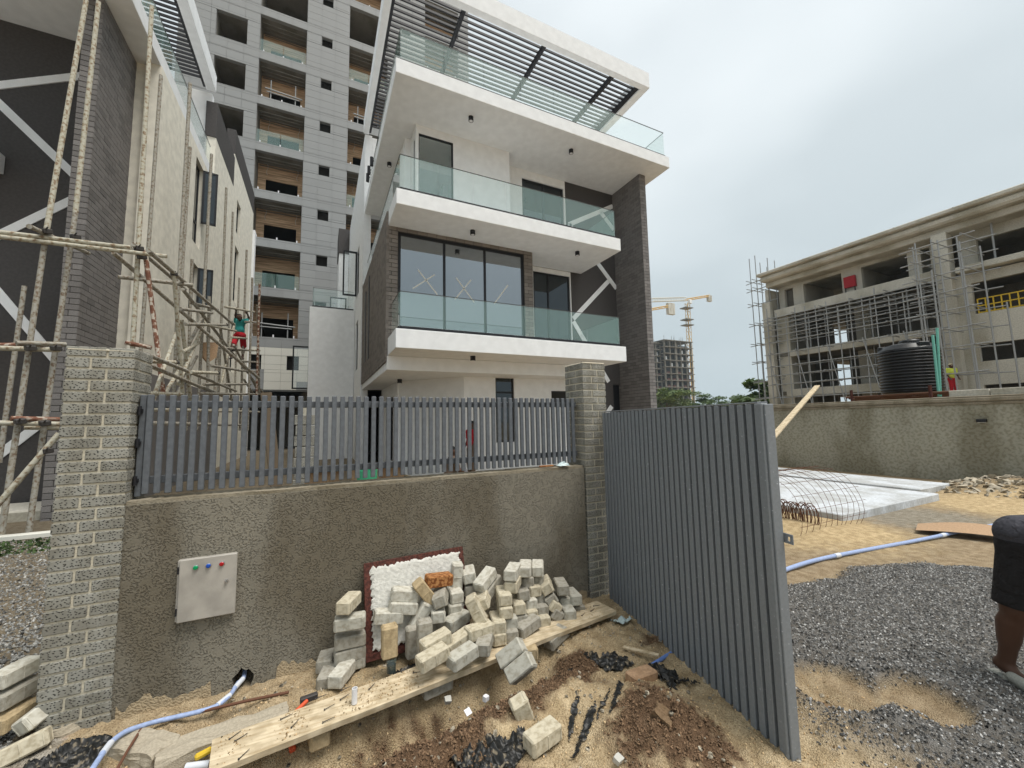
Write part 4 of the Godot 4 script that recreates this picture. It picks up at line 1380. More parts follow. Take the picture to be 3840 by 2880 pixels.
func far_tower(label: String, at: Vector3, wide: float, floors: int, storey: float, sd: int) -> void:
	var t := thing("concrete_tower", label, "tower block", at, "unfinished towers on the skyline")
	var g := RandomNumberGenerator.new()
	g.seed = sd
	var dz := 16.0
	for f in floors + 1:
		var b := MB.new()
		var y := at.y + f * storey
		b.bx(Vector3(at.x - wide * 0.5 - 0.8, y, at.z - dz), Vector3(at.x + wide * 0.5 + 0.8, y + 0.35, at.z + 0.8))
		obj("floor_slab", b, M.concrete_dark, t)
	var core := MB.new()
	core.bx(Vector3(at.x - wide * 0.49, at.y, at.z - dz * 0.9), Vector3(at.x + wide * 0.49, at.y + floors * storey - 2.0, at.z - 2.4))
	obj("core", core, M.dark_inside, t)
	for k in 6:
		for s in 2:
			var b := MB.new()
			var x := at.x - wide * 0.5 + k * wide / 5.0
			var z := at.z - 0.4 - s * 7.0
			b.bx(Vector3(x - 0.35, at.y, z - 0.35), Vector3(x + 0.35 + (0.7 if k == 2 else 0.0), at.y + floors * storey, z + 0.35))
			obj("column", b, M.concrete_dark, t)
	for f in floors - 1:
		for k in 5:
			if g.randf() < 0.55:
				var b := MB.new()
				var x := at.x - wide * 0.5 + (k + 0.5) * wide / 5.0
				var y := at.y + f * storey + 0.36
				if f < floors * 0.6:
					b.bx(Vector3(x - 1.0, y, at.z - 0.2), Vector3(x + 1.1, y + 1.0, at.z - 0.1))
					obj("parapet", b, M.red_oxide, t)
				else:
					b.bx(Vector3(x - 0.5, y, at.z - 1.2), Vector3(x + 0.4, y + 2.2, at.z - 1.1))
					obj("infill_wall", b, M.white_paint, t)
	for k in 9:
		var b := MB.new()
		var x := at.x + g.randf_range(-0.45, 0.45) * wide
		b.tube(Vector3(x, at.y + floors * storey, at.z - 2.0), Vector3(x, at.y + floors * storey + g.randf_range(1.0, 4.0), at.z - 2.0), 0.12, 0.12, 4)
		obj("rebar", b, M.concrete_dark, t)
	for k in 12:
		var b := MB.new()
		var x := at.x - wide * 0.5 + k * wide / 11.0
		b.tube(Vector3(x, at.y + (floors - 1) * storey, at.z + 0.5), Vector3(x, at.y + (floors) * storey + 0.3, at.z + 0.5), 0.09, 0.09, 4)
		obj("prop", b, M.concrete_dark, t)

func lattice(t: Node, called: String, a: Vector3, c: Vector3, w: float, h: float, n: int, m: Material) -> void:
	var b := MB.new()
	var d := (c - a) / n
	var side := d.normalized().cross(Vector3.UP if absf(d.normalized().y) < 0.8 else Vector3.RIGHT).normalized()
	var up := side.cross(d.normalized())
	var cs := [side * w * 0.5, side * -w * 0.5, up * h + side * w * 0.5, up * h - side * w * 0.5]
	for k in 4: b.tube(a + cs[k], c + cs[k], 0.19, 0.19, 4)
	for i in n:
		var p := a + d * i
		for e in [[0, 2], [1, 3], [0, 1], [2, 3]]:
			b.tube(p + cs[e[i % 2]], p + d + cs[e[1 - i % 2]], 0.11, 0.11, 4)
	obj(called, b, m, t)

func crane(label: String, foot: Vector3, _o: float, head: Vector3, tail: Vector3, tip: Vector3, white: bool) -> void:
	var t := thing("tower_crane", label, "crane", Vector3(foot.x, -0.2, foot.z), "tower cranes on the skyline")
	lattice(t, "mast", Vector3(foot.x, -0.2, foot.z), head, 2.0, 2.0, 34, M.crane_yellow)
	lattice(t, "jib", head + Vector3.UP * 1.5, tip + Vector3.UP * 1.5, 1.6, 2.0, 26, M.panel_cream if white else M.crane_yellow)
	lattice(t, "counter_jib", head + Vector3.UP * 1.5, tail + Vector3.UP * 1.5, 1.6, 1.0, 10, M.crane_yellow)
	var b := MB.new()
	b.box(Transform3D(Basis(), tail + Vector3.UP * 0.2), Vector3(3.0 if white else 5.5, 4.0 if white else 7.0, 2.0), 0.1)
	obj("counterweight", b, M.concrete_raw, t)
	b = MB.new()
	b.box(Transform3D(Basis(), head + Vector3(1.5, 0.5, 1.6)), Vector3(2.0, 2.4, 1.6), 0.1)
	obj("cab", b, M.white_paint, t)
	if white:
		for y in [3.5, 11.0, 14.5]:
			b = MB.new()
			b.box(Transform3D(Basis(), Vector3(lerpf(head.x, foot.x, y / 60.0), head.y - y, head.z)), Vector3(6.5, 0.5, 5.0))
			obj("collar", b, M.concrete_dark, t)

func unfinished_block() -> void:
	# long bare concrete block, its open side towards the lane, turned end-on along z
	var t := thing("unfinished_block", "long unfinished concrete building with open floors and an overhanging flat roof", "building", Vector3(37.0, -0.2, -12.0))
	var X := 33.0
	var b := MB.new()
	b.bx(Vector3(X - 0.1, 12.1, -19.75), Vector3(X + 14.0, 12.5, 14.0), 0.05)
	b.bx(Vector3(X - 0.7, 12.5, -19.85), Vector3(X + 14.0, 12.95, 14.0), 0.12)
	b.bx(Vector3(X - 0.95, 12.95, -19.95), Vector3(X + 14.0, 13.2, 14.0), 0.05)
	for k in 12:
		b.bx(Vector3(X - 0.962, 12.97, -19.0 + k * 2.6), Vector3(X - 0.95, 13.19, -18.94 + k * 2.6))
	obj("roof", b, M.concrete_raw, t)
	var holes := [[-17.53, -14.98, 10.0, 11.88], [-13.8, -11.36, 10.0, 11.88], [-10.72, -10.29, 10.2, 11.9], [-18.95, -18.3, 10.2, 11.85]]
	b = MB.new()
	for r in rects(-19.4, -9.75, 9.6, 12.1, holes):
		b.bx(Vector3(X + 1.0, r[2], r[0]), Vector3(X + 1.3, r[3], r[1]))
	obj("upper_wall", b, M.concrete_raw, t)
	b = MB.new()
	for r in rects(-9.1, 13.0, 9.4, 12.1, [[-8.35, -3.5, 10.2, 11.5], [-2.0, 3.0, 10.2, 11.5]]):
		b.bx(Vector3(X + 1.0, r[2], r[0]), Vector3(X + 1.3, r[3], r[1]))
	for r in rects(-9.1, 13.0, 0.0, 9.4, [[-8.5, 12.0, 7.08, 8.85], [-8.5, 12.0, 4.4, 5.36], [-8.5, 12.0, 1.6, 3.1]]):
		b.bx(Vector3(X + 0.02, r[2], r[0]), Vector3(X + 0.3, r[3], r[1]))
	obj("wing_wall", b, M.concrete_raw, t)
	b = MB.new()
	b.bx(Vector3(X - 0.55, 9.48, -8.9), Vector3(X + 1.3, 9.82, 13.0), 0.03)
	obj("ledge", b, M.concrete_raw, t)
	for k in [[-19.3, -9.9, 9.5, 10.12], [-18.4, -9.9, 6.2, 6.68], [-18.85, -9.9, 3.12, 3.66]]:
		b = MB.new()
		b.bx(Vector3(X, k[2], k[0]), Vector3(X + 0.25, k[3], k[1]), 0.02)
		obj("edge_beam", b, M.concrete_raw, t)
		b = MB.new()
		b.bx(Vector3(X + 0.25, k[2] + 0.1, -20.0), Vector3(X + 12.0, k[2] + 0.4, 13.0))
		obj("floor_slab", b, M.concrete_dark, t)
	for z in [[-19.4, -18.45], [-15.3, -14.4], [-9.75, -9.1]]:
		b = MB.new()
		var px := X - 0.5 if z[0] > -10.0 else X + (0.3 if z[0] < -19.0 else 3.0)
		b.bx(Vector3(px, -0.3, z[0]), Vector3(px + 0.8, 12.08 if z[0] > -10.0 else 9.6, z[1]), 0.02)
		obj("column", b, M.concrete_raw, t)
	b = MB.new()
	b.bx(Vector3(X - 0.3, -0.3, -20.05), Vector3(X + 0.15, 10.85, -19.42), 0.02)
	b.bx(Vector3(X + 0.15, -0.3, -20.0), Vector3(X + 9.0, 12.0, -19.72), 0.02)
	obj("end_wall", b, M.concrete_raw, t)
	b = MB.new()
	b.bx(Vector3(X + 6.0, -0.3, -19.9), Vector3(X + 6.3, 12.08, -18.2))
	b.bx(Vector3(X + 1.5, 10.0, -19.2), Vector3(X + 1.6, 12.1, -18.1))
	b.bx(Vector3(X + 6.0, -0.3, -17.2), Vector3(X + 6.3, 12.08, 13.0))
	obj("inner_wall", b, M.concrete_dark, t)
	for z in [-18.0, -14.3, -11.0]:
		b = MB.new()
		b.bx(Vector3(X + 1.35, 9.9, z), Vector3(X + 6.0, 12.08, z + 0.2))
		obj("cross_wall", b, M.concrete_raw, t)
	for k in 11:
		b = MB.new()
		b.tube(Vector3(X + 0.5, 9.6 if k > 4 else 6.68, -19.0 + k * 1.9), Vector3(X + 0.5, 12.1 if k > 4 else 9.5, -19.0 + k * 1.9), 0.05)
		obj("prop", b, M.galvanised, t)
	var rb := thing("red_cabinet", "red cabinet on legs between the upper windows of the unfinished block", "cabinet", Vector3(33.9, 10.1, -14.45))
	b = MB.new()
	b.bx(Vector3(33.75, 10.62, -14.78), Vector3(33.98, 11.42, -14.1), 0.02)
	obj("cabinet_body", b, M.red_board, rb)
	for z in [-14.72, -14.16]:
		b = MB.new()
		b.bx(Vector3(33.78, 10.1, z - 0.03), Vector3(33.84, 10.62, z + 0.03))
		obj("leg", b, M.dark_iron, rb)
	var yb := thing("safety_barrier", "yellow safety barrier on an open floor of the unfinished block", "barrier", Vector3(33.2, 7.1, -8.0))
	b = MB.new()
	for y in [7.12, 7.5, 7.88]:
		b.bx(Vector3(33.15, y, -8.4), Vector3(33.2, y + 0.06, -6.6))
	obj("rail", b, M.yellow_plastic, yb)
	for k in 7:
		b = MB.new()
		b.bx(Vector3(33.14, 7.1, -8.4 + k * 0.29), Vector3(33.19, 7.9, -8.35 + k * 0.29))
		obj("upright", b, M.yellow_plastic, yb)

# ---------------------------------------------------------------- scaffolds
func pole(t: Node, a: Vector3, c: Vector3, r: float, m: Material, called := "pole") -> void:
	var b := MB.new()
	b.tube(a, c, r, r * 0.96, 8)
	obj(called, b, m, t)

func coupler(t: Node, p: Vector3, r: float) -> void:
	var b := MB.new()
	b.box(Transform3D(Basis(Vector3(0.3, 1, 0.2).normalized(), 0.7), p), Vector3(r * 2.6, r * 1.8, r * 2.7), 0.01)
	b.tube(p + Vector3(0, 0, r), p + Vector3(r * 1.2, r, r * 2.2), r * 0.25, r * 0.25, 5)
	obj("coupler", b, M.dark_iron, t)

func scaffolds() -> void:
	var t := thing("pole_scaffold", "scaffold of plaster-crusted poles before the dark wall with white stripes", "scaffold", Vector3(-4.6, -0.1, -9.5))
	var P: Material = M.pole_pale
	var G: Material = M.pole_grey
	var R: Material = M.pole_rust
	for k in [
		[Vector3(-4.304, -0.006, -9.000), Vector3(-4.256, 5.010, -9.300), G], [Vector3(-4.256, 5.010, -9.300), Vector3(-4.260, 9.895, -9.850), P], [Vector3(-4.100, 0.002, -9.200), Vector3(-4.049, 5.494, -9.600), G], [Vector3(-4.049, 5.494, -9.600), Vector3(-4.104, 9.983, -9.900), P],
		[Vector3(-3.050, -0.192, -9.400), Vector3(-3.103, 3.141, -9.500), P], [Vector3(-3.103, 3.141, -9.500), Vector3(-3.305, 10.262, -9.900), P], [Vector3(-5.182, 1.028, -10.600), Vector3(-5.173, 4.371, -10.800), G],
		[Vector3(-4.895, 4.814, -9.200), Vector3(-3.157, 4.878, -9.300), P], [Vector3(-4.863, 4.721, -9.150), Vector3(-2.651, 4.816, -9.350), P], [Vector3(-4.275, 4.870, -8.900), Vector3(-4.234, 5.108, -10.600), G],
		[Vector3(-4.710, 2.900, -9.100), Vector3(-3.922, 2.929, -9.200), P], [Vector3(-4.317, 2.973, -8.950), Vector3(-3.924, 3.050, -9.350), G], [Vector3(-4.816, 2.966, -9.300), Vector3(-3.956, 3.057, -9.400), R],
		[Vector3(-4.629, 1.733, -9.100), Vector3(-3.841, 1.696, -9.200), P], [Vector3(-4.322, 1.791, -9.000), Vector3(-3.925, 1.775, -9.350), R], [Vector3(-4.301, 1.653, -9.300), Vector3(-3.937, 1.636, -9.400), P],
		[Vector3(-4.238, 0.427, -8.600), Vector3(-3.660, 1.547, -8.750), P], [Vector3(-3.173, 3.143, -9.400), Vector3(-2.868, 3.104, -9.600), R], [Vector3(-3.128, 4.944, -9.300), Vector3(-3.070, 5.016, -12.200), G],
		[Vector3(-3.426, 4.775, -9.400), Vector3(-1.666, 3.033, -14.200), G], [Vector3(-3.056, 4.964, -9.600), Vector3(-2.612, 2.152, -9.500), R], [Vector3(-3.516, 4.484, -9.900), Vector3(-2.441, 4.562, -10.200), G]]:
		pole(t, k[0], k[1], 0.04, k[2])
	for p in [Vector3(-4.208, 4.933, -9.200), Vector3(-3.938, 4.975, -9.400), Vector3(-3.080, 4.915, -9.400), Vector3(-4.201, 2.916, -9.050), Vector3(-3.952, 2.949, -9.150), Vector3(-4.219, 1.747, -9.000), Vector3(-3.983, 1.714, -9.100), Vector3(-3.777, 1.288, -8.750), Vector3(-3.058, 4.797, -9.500)]:
		coupler(t, p, 0.045)
	t = thing("pole_scaffold", "tall scaffold of grey poles along the cream side wall of the grey villa", "scaffold", Vector3(-2.9, -0.1, -16.0))
	for k in [
		[Vector3(-3.500, 9.774, -11.229), Vector3(-3.500, 3.395, -11.136), G], [Vector3(-3.500, 3.395, -11.136), Vector3(-3.500, 1.848, -11.077), G],
		[Vector3(-2.900, 9.624, -11.014), Vector3(-2.900, 4.794, -11.045), G], [Vector3(-2.900, 4.794, -11.045), Vector3(-2.900, 1.539, -11.195), G], [Vector3(-3.300, 9.125, -12.842), Vector3(-3.300, 5.305, -12.785), G],
		[Vector3(-2.900, 9.249, -13.165), Vector3(-2.900, 4.504, -13.171), G], [Vector3(-2.900, 4.504, -13.171), Vector3(-2.900, 1.515, -13.165), G], [Vector3(-2.900, 9.358, -15.149), Vector3(-2.900, 1.923, -15.493), G],
		[Vector3(-3.300, 10.149, -18.552), Vector3(-3.300, 1.994, -19.065), G], [Vector3(-2.600, 8.208, -17.355), Vector3(-2.600, 1.452, -17.556), G], [Vector3(-3.400, 8.302, -21.131), Vector3(-3.400, 2.037, -21.303), G],
		[Vector3(-2.200, 6.726, -15.997), Vector3(-2.200, 1.455, -16.382), G], [Vector3(-2.000, 6.620, -16.194), Vector3(-2.000, 2.580, -16.534), R],
		[Vector3(-2.600, 4.585, -9.595), Vector3(-2.600, 1.832, -10.767), P], [Vector3(-2.700, 3.902, -10.597), Vector3(-2.700, 1.523, -12.053), P], [Vector3(-2.800, 3.608, -10.675), Vector3(-2.600, 2.035, -8.883), P], [Vector3(-3.000, 4.176, -13.467), Vector3(-2.600, 2.054, -9.259), P], [Vector3(-3.000, 3.494, -13.229), Vector3(-2.700, 2.088, -10.324), G],
		[Vector3(-2.900, 4.649, -13.239), Vector3(-2.700, 3.528, -11.283), G], [Vector3(-2.700, 4.498, -14.226), Vector3(-2.600, 2.528, -15.752), G], [Vector3(-2.800, 5.136, -16.789), Vector3(-2.600, 2.839, -14.162), P], [Vector3(-2.700, 3.965, -13.979), Vector3(-2.600, 2.261, -13.419), G],
		[Vector3(-2.600, 4.514, -8.294), Vector3(-2.600, 4.901, -15.197), G], [Vector3(-2.700, 4.555, -10.572), Vector3(-2.700, 3.335, -25.039), G], [Vector3(-2.400, 2.725, -7.886), Vector3(-2.400, 2.720, -15.230), G], [Vector3(-2.600, 2.652, -8.571), Vector3(-2.400, 2.321, -18.195), G],
		[Vector3(-2.600, 4.014, -10.106), Vector3(-2.600, 4.584, -12.666), G], [Vector3(-2.600, 3.780, -10.465), Vector3(-2.600, 4.658, -14.399), G], [Vector3(-2.500, 2.670, -8.231), Vector3(-2.500, 2.865, -9.768), P], [Vector3(-2.300, 2.683, -9.782), Vector3(-2.300, 2.942, -12.155), P],
		[Vector3(-2.600, 3.815, -13.475), Vector3(-2.400, 4.437, -17.626), G], [Vector3(-2.500, 2.619, -11.739), Vector3(-2.300, 3.145, -17.429), G], [Vector3(-2.500, 2.372, -11.377), Vector3(-2.200, 2.873, -18.932), G], [Vector3(-2.600, 2.184, -8.732), Vector3(-2.600, 2.295, -10.583), P],
		[Vector3(-2.700, 5.286, -14.700), Vector3(-2.400, 6.074, -18.246), P], [Vector3(-2.600, 4.454, -15.302), Vector3(-2.500, 4.844, -17.395), P], [Vector3(-2.600, 4.127, -15.769), Vector3(-2.200, 4.607, -18.559), P], [Vector3(-2.400, 5.240, -16.364), Vector3(-2.200, 5.635, -18.118), G], [Vector3(-2.400, 3.770, -15.808), Vector3(-2.200, 4.123, -18.564), G], [Vector3(-2.400, 3.417, -15.467), Vector3(-2.200, 3.732, -18.406), G],
		[Vector3(-2.700, 5.053, -12.771), Vector3(-2.700, 1.508, -13.255), G], [Vector3(-3.200, 6.136, -13.158), Vector3(-3.200, 1.519, -13.485), G], [Vector3(-2.100, 5.932, -16.654), Vector3(-2.100, 2.850, -18.061), G], [Vector3(-2.400, 3.229, -16.589), Vector3(-2.300, 2.823, -18.220), G], [Vector3(-2.500, 4.187, -15.125), Vector3(-2.200, 2.909, -18.921), G], [Vector3(-2.600, 3.177, -10.418), Vector3(-2.800, 3.747, -12.487), P], [Vector3(-2.600, 2.479, -10.240), Vector3(-2.900, 4.584, -13.501), P], [Vector3(-2.600, 4.113, -11.914), Vector3(-2.600, 4.819, -16.015), P], [Vector3(-2.700, 4.450, -11.291), Vector3(-2.700, 4.964, -13.763), G], [Vector3(-2.500, 3.142, -12.312), Vector3(-2.400, 3.468, -15.883), G],
		[Vector3(-2.600, 1.918, -8.736), Vector3(-2.200, 2.170, -19.139), P], [Vector3(-2.600, 1.686, -8.776), Vector3(-2.300, 1.647, -15.656), G]]:
		pole(t, k[0], k[1], 0.037, k[2])
	for p in [Vector3(-2.850, 4.739, -10.855), Vector3(-2.850, 4.355, -13.059), Vector3(-2.600, 4.658, -14.399), Vector3(-2.600, 4.568, -9.598), Vector3(-2.850, 4.622, -12.910), Vector3(-2.500, 2.845, -9.631), Vector3(-2.600, 4.112, -15.773), Vector3(-2.300, 2.930, -12.056)]:
		coupler(t, p, 0.036)
	var b := MB.new()
	b.slab_poly(PackedVector2Array([Vector2(-0.16, 0.5), Vector2(0.2, 0.55), Vector2(0.16, 0.12), Vector2(-0.02, -0.05), Vector2(-0.14, 0.1)]), Transform3D(Basis(Vector3.UP, 0.5), Vector3(-2.750, 3.400, -13.364)), 0.12)
	solo("cardboard_sack", b, M.cardboard, "torn brown cardboard sack wedged between the scaffold poles", "sack", Vector3(-2.750, 3.400, -13.364))
	# steel scaffold before the unfinished block
	t = thing("tube_scaffold", "steel tube scaffold along the open front of the unfinished block", "scaffold", Vector3(31.8, -0.2, -15.0))
	var S: Material = M.galvanised
	var q := RandomNumberGenerator.new()
	q.seed = 5
	for i in 15:
		var z := -19.2 + i * 0.68
		pole(t, Vector3(31.9, -0.2, z), Vector3(31.9, 9.3 + q.randf_range(-0.4, 0.4), z), 0.038, S, "upright")
		if i % 2 == 0: pole(t, Vector3(33.6, 3.7, z + 0.4), Vector3(33.6, 9.5, z + 0.4), 0.034, S, "upright")
		if i % 3 == 1: pole(t, Vector3(31.8, 2.4, z), Vector3(31.8, 6.6, z - 0.8), 0.034, S, "brace")
	for y in [2.2, 3.0, 4.0, 4.7, 5.4, 6.4, 7.3, 7.8, 8.3, 8.7, 9.0, 9.25]:
		pole(t, Vector3(31.85, y, -19.6), Vector3(31.85, y + q.randf_range(-0.1, 0.1), -9.2), 0.038, S, "ledger")
		pole(t, Vector3(33.5, y + 0.1, -19.6), Vector3(33.5, y + 0.1, -9.8), 0.03, S, "ledger")
		for i in 6:
			pole(t, Vector3(31.5, y + 0.05, -19.0 + i * 1.8), Vector3(33.7, y + 0.05, -19.0 + i * 1.8), 0.03, S, "transom")
	t = thing("tube_scaffold", "steel tube scaffold tower round the middle pier of the unfinished block", "scaffold", Vector3(30.4, -0.2, -8.8))
	for k in [[31.4, -10.1, 11.4], [30.2, -9.6, 11.2], [31.4, -9.3, 11.5], [30.2, -8.7, 11.0], [31.4, -8.3, 11.3], [30.2, -7.9, 10.6], [31.4, -7.5, 10.4], [30.0, -9.0, 9.4], [31.6, -6.9, 7.2]]:
		pole(t, Vector3(k[0], -0.2, k[1]), Vector3(k[0], k[2], k[1] - 0.1), 0.038, S, "upright")
	for y in [2.4, 3.6, 5.0, 6.0, 7.0, 8.0, 9.0, 10.0, 10.8]:
		pole(t, Vector3(30.15, y, -10.4), Vector3(30.15, y + 0.1, -7.2 - q.randf() * 0.6), 0.034, S, "ledger")
		pole(t, Vector3(31.45, y + 0.1, -10.6), Vector3(31.45, y, -7.0), 0.034, S, "ledger")
		for z in [-9.8, -8.9, -7.8]:
			pole(t, Vector3(29.7, y + 0.06, z), Vector3(32.2, y + 0.06, z + 0.1), 0.03, S, "transom")
	t = thing("tube_scaffold", "thin steel tube scaffold rising free against the sky at the end of the unfinished block", "scaffold", Vector3(32.0, -0.2, -20.9))
	for k in [[33.0, -21.0, 15.1], [33.0, -20.5, 15.2], [34.2, -20.85, 14.9], [33.0, -19.5, 14.6], [34.2, -20.3, 14.3], [33.6, -19.3, 14.4], [32.4, -20.2, 9.0], [32.2, -19.4, 10.2]]:
		pole(t, Vector3(k[0], -0.2, k[1]), Vector3(k[0], k[2], k[1]), 0.036, S, "upright")
	for y in [1.4, 3.0, 4.4, 6.0, 7.5, 9.2, 10.9, 12.2, 12.9]:
		pole(t, Vector3(32.95, y, -21.4), Vector3(32.95, y + 0.1, -18.9), 0.034, S, "ledger")
		pole(t, Vector3(34.15, y + 0.2, -21.2), Vector3(34.15, y + 0.2, -20.1), 0.03, S, "ledger")
		pole(t, Vector3(32.3, y + 0.1, -20.95), Vector3(34.6, y + 0.1, -20.95), 0.03, S, "transom")
		pole(t, Vector3(32.3, y + 0.1, -20.45), Vector3(34.6, y + 0.1, -20.4), 0.03, S, "transom")

# ---------------------------------------------------------------- fence and gate
func gate_and_fence() -> void:
	var t := thing("picket_fence", "grey blue steel picket fence panel standing on the rendered wall", "fence", Vector3(0.7, 1.13, -3.6))
	var m: Material = M.fence_paint
	var bar := bevelled(Vector3(0.036, 0.675, 0.026), 0.004, m)
	for i in 58:
		var x := -1.052 + i * 0.0612
		placed("picket", bar, null, t, Transform3D(Basis(Vector3.BACK, (rng.randf() - 0.5) * 0.004), Vector3(x, 1.492 + (rng.randf() - 0.5) * 0.006, -3.575)))
	for y in [1.245, 1.765]:
		var b := MB.new()
		b.bx(Vector3(-1.095, y - 0.025, -3.645), Vector3(2.5, y + 0.025, -3.596), 0.004)
		obj("rail", b, m, t)
	var b := MB.new()
	b.bx(Vector3(-1.112, 1.14, -3.65), Vector3(-1.075, 1.83, -3.58), 0.004)
	obj("end_post", b, m, t)
	for y in [1.25, 1.5, 1.72]:
		b = MB.new()
		b.tube(Vector3(-1.105, y - 0.03, -3.56), Vector3(-1.105, y + 0.03, -3.56), 0.012)
		b.bx(Vector3(-1.118, y - 0.012, -3.6), Vector3(-1.09, y + 0.012, -3.56))
		obj("hinge", b, M.black_steel, t)
	# the gate leaf, swung out towards the lane
	t = thing("gate", "dark grey ribbed steel gate swung open, its paint chipped and spattered", "gate", Vector3(2.70, -0.22, -3.43))
	var a := Vector3(2.715, 0, -3.44)
	var c := Vector3(2.275, 0, -1.43)
	var u := (c - a).normalized()
	var out := Vector3.UP.cross(u) * -1.0      # towards the lane and the camera's side
	if out.x > 0.0: out = -out
	var basis := Basis(u, Vector3.UP, u.cross(Vector3.UP))
	var long := (c - a).length()
	var y0 := -0.215
	var y1 := 1.675
	b = MB.new()
	b.box(Transform3D(basis, a + u * (long * 0.5) + Vector3.UP * ((y0 + y1) * 0.5) - out * 0.03), Vector3(long - 0.02, y1 - y0 - 0.03, 0.004))
	obj("sheet", b, M.gate_paint, t)
	var n := 30
	var pitch := (long - 0.09) / n
	var rib := bevelled(Vector3(pitch * 0.66, y1 - y0 - 0.006, 0.036), 0.005, M.gate_paint)
	for i in n:
		var at := a + u * (0.02 + (i + 0.5) * pitch) + Vector3.UP * ((y0 + y1) * 0.5 + (rng.randf() - 0.5) * 0.008) - out * 0.008
		placed("rib", rib, null, t, Transform3D(basis, at))
	b = MB.new()
	b.box(Transform3D(basis, a + u * (long - 0.03) + Vector3.UP * ((y0 + y1) * 0.5) - out * 0.012), Vector3(0.055, y1 - y0, 0.05), 0.005)
	b.box(Transform3D(basis, a + u * (long + 0.004) + Vector3.UP * ((y0 + y1) * 0.5) - out * 0.03), Vector3(0.012, y1 - y0 - 0.01, 0.06), 0.003)
	obj("closing_stile", b, M.gate_paint, t)
	b = MB.new()
	for y in [y0 + 0.05, 0.75, y1 - 0.06]:
		b.box(Transform3D(basis, a + u * (long * 0.5) + Vector3.UP * y - out * 0.056), Vector3(long - 0.04, 0.06, 0.045), 0.004)
	b.box(Transform3D(basis, a + u * 0.03 + Vector3.UP * ((y0 + y1) * 0.5) - out * 0.057), Vector3(0.05, y1 - y0 - 0.02, 0.046), 0.004)
	obj("back_frame", b, M.gate_paint, t)
	b = MB.new()
	b.box(Transform3D(basis, a + u * (long * 0.5) + Vector3.UP * (y1 + 0.006) - out * 0.03), Vector3(long - 0.07, 0.008, 0.075), 0.002)
	obj("top_plate", b, M.gate_paint, t)
	b = MB.new()
	var lp := a + u * (long + 0.03) + Vector3.UP * 0.93 - out * 0.065
	b.box(Transform3D(basis, lp + Vector3.UP * 0.019), Vector3(0.06, 0.014, 0.006))
	b.box(Transform3D(basis, lp - Vector3.UP * 0.019), Vector3(0.06, 0.014, 0.006))
	b.box(Transform3D(basis, lp + u * 0.022), Vector3(0.016, 0.03, 0.006))
	b.box(Transform3D(basis, lp - u * 0.016), Vector3(0.028, 0.03, 0.006))
	obj("lock_tab", b, M.gate_paint, t)

# ---------------------------------------------------------------- loose paving blocks
var paver_mesh := {}

func paver(label: String, at: Vector3, turn: Vector3, kind: int) -> void:
	var m: Material = [M.paver_0, M.paver_1, M.paver_2, M.paver_3, M.paver_tan, M.paver_orange, M.paver_rosy][kind]
	var k := "%d/%d" % [kind, rng.randi() % 3]
	if not paver_mesh.has(k):
		var b := MB.new()
		var L := 0.208
		var W := 0.104
		var H := 0.088
		b.box(Transform3D(), Vector3(L, H, W), 0.0085)
		for s in [-1.0, 1.0]:
			for x in [-0.088, 0.0, 0.088]:
				b.box(Transform3D(Basis(), Vector3(x + rng.randf_range(-0.002, 0.002), -0.003, s * W * 0.5)), Vector3(0.007, H - 0.022, 0.006), 0.001)
			for z in [-0.038, 0.038]:
				b.box(Transform3D(Basis(), Vector3(s * L * 0.5, -0.003, z)), Vector3(0.006, H - 0.022, 0.007), 0.001)
		for i in b.v.size():   # cast by hand: no two edges quite straight
			var p := b.v[i]
			b.v[i] += Vector3(lump.get_noise_3d(p.x * 22.0 + kind * 7.0, p.y * 22.0, p.z * 22.0), lump.get_noise_3d(p.x * 22.0, p.y * 22.0 + 40.0, p.z * 22.0 + kind), lump.get_noise_3d(p.x * 22.0, p.y * 22.0 + kind, p.z * 22.0 + 90.0)) * 0.0016
		paver_mesh[k] = b.mesh(m)
	var o := MeshInstance3D.new()
	o.name = numbered("paving_block", self)
	o.mesh = paver_mesh[k]
	o.transform = Transform3D(Basis.from_euler(turn * PI / 180.0), at)
	add_child(o, true)
	tag(o, label, "paving block", "loose paving blocks heaped along the wall")

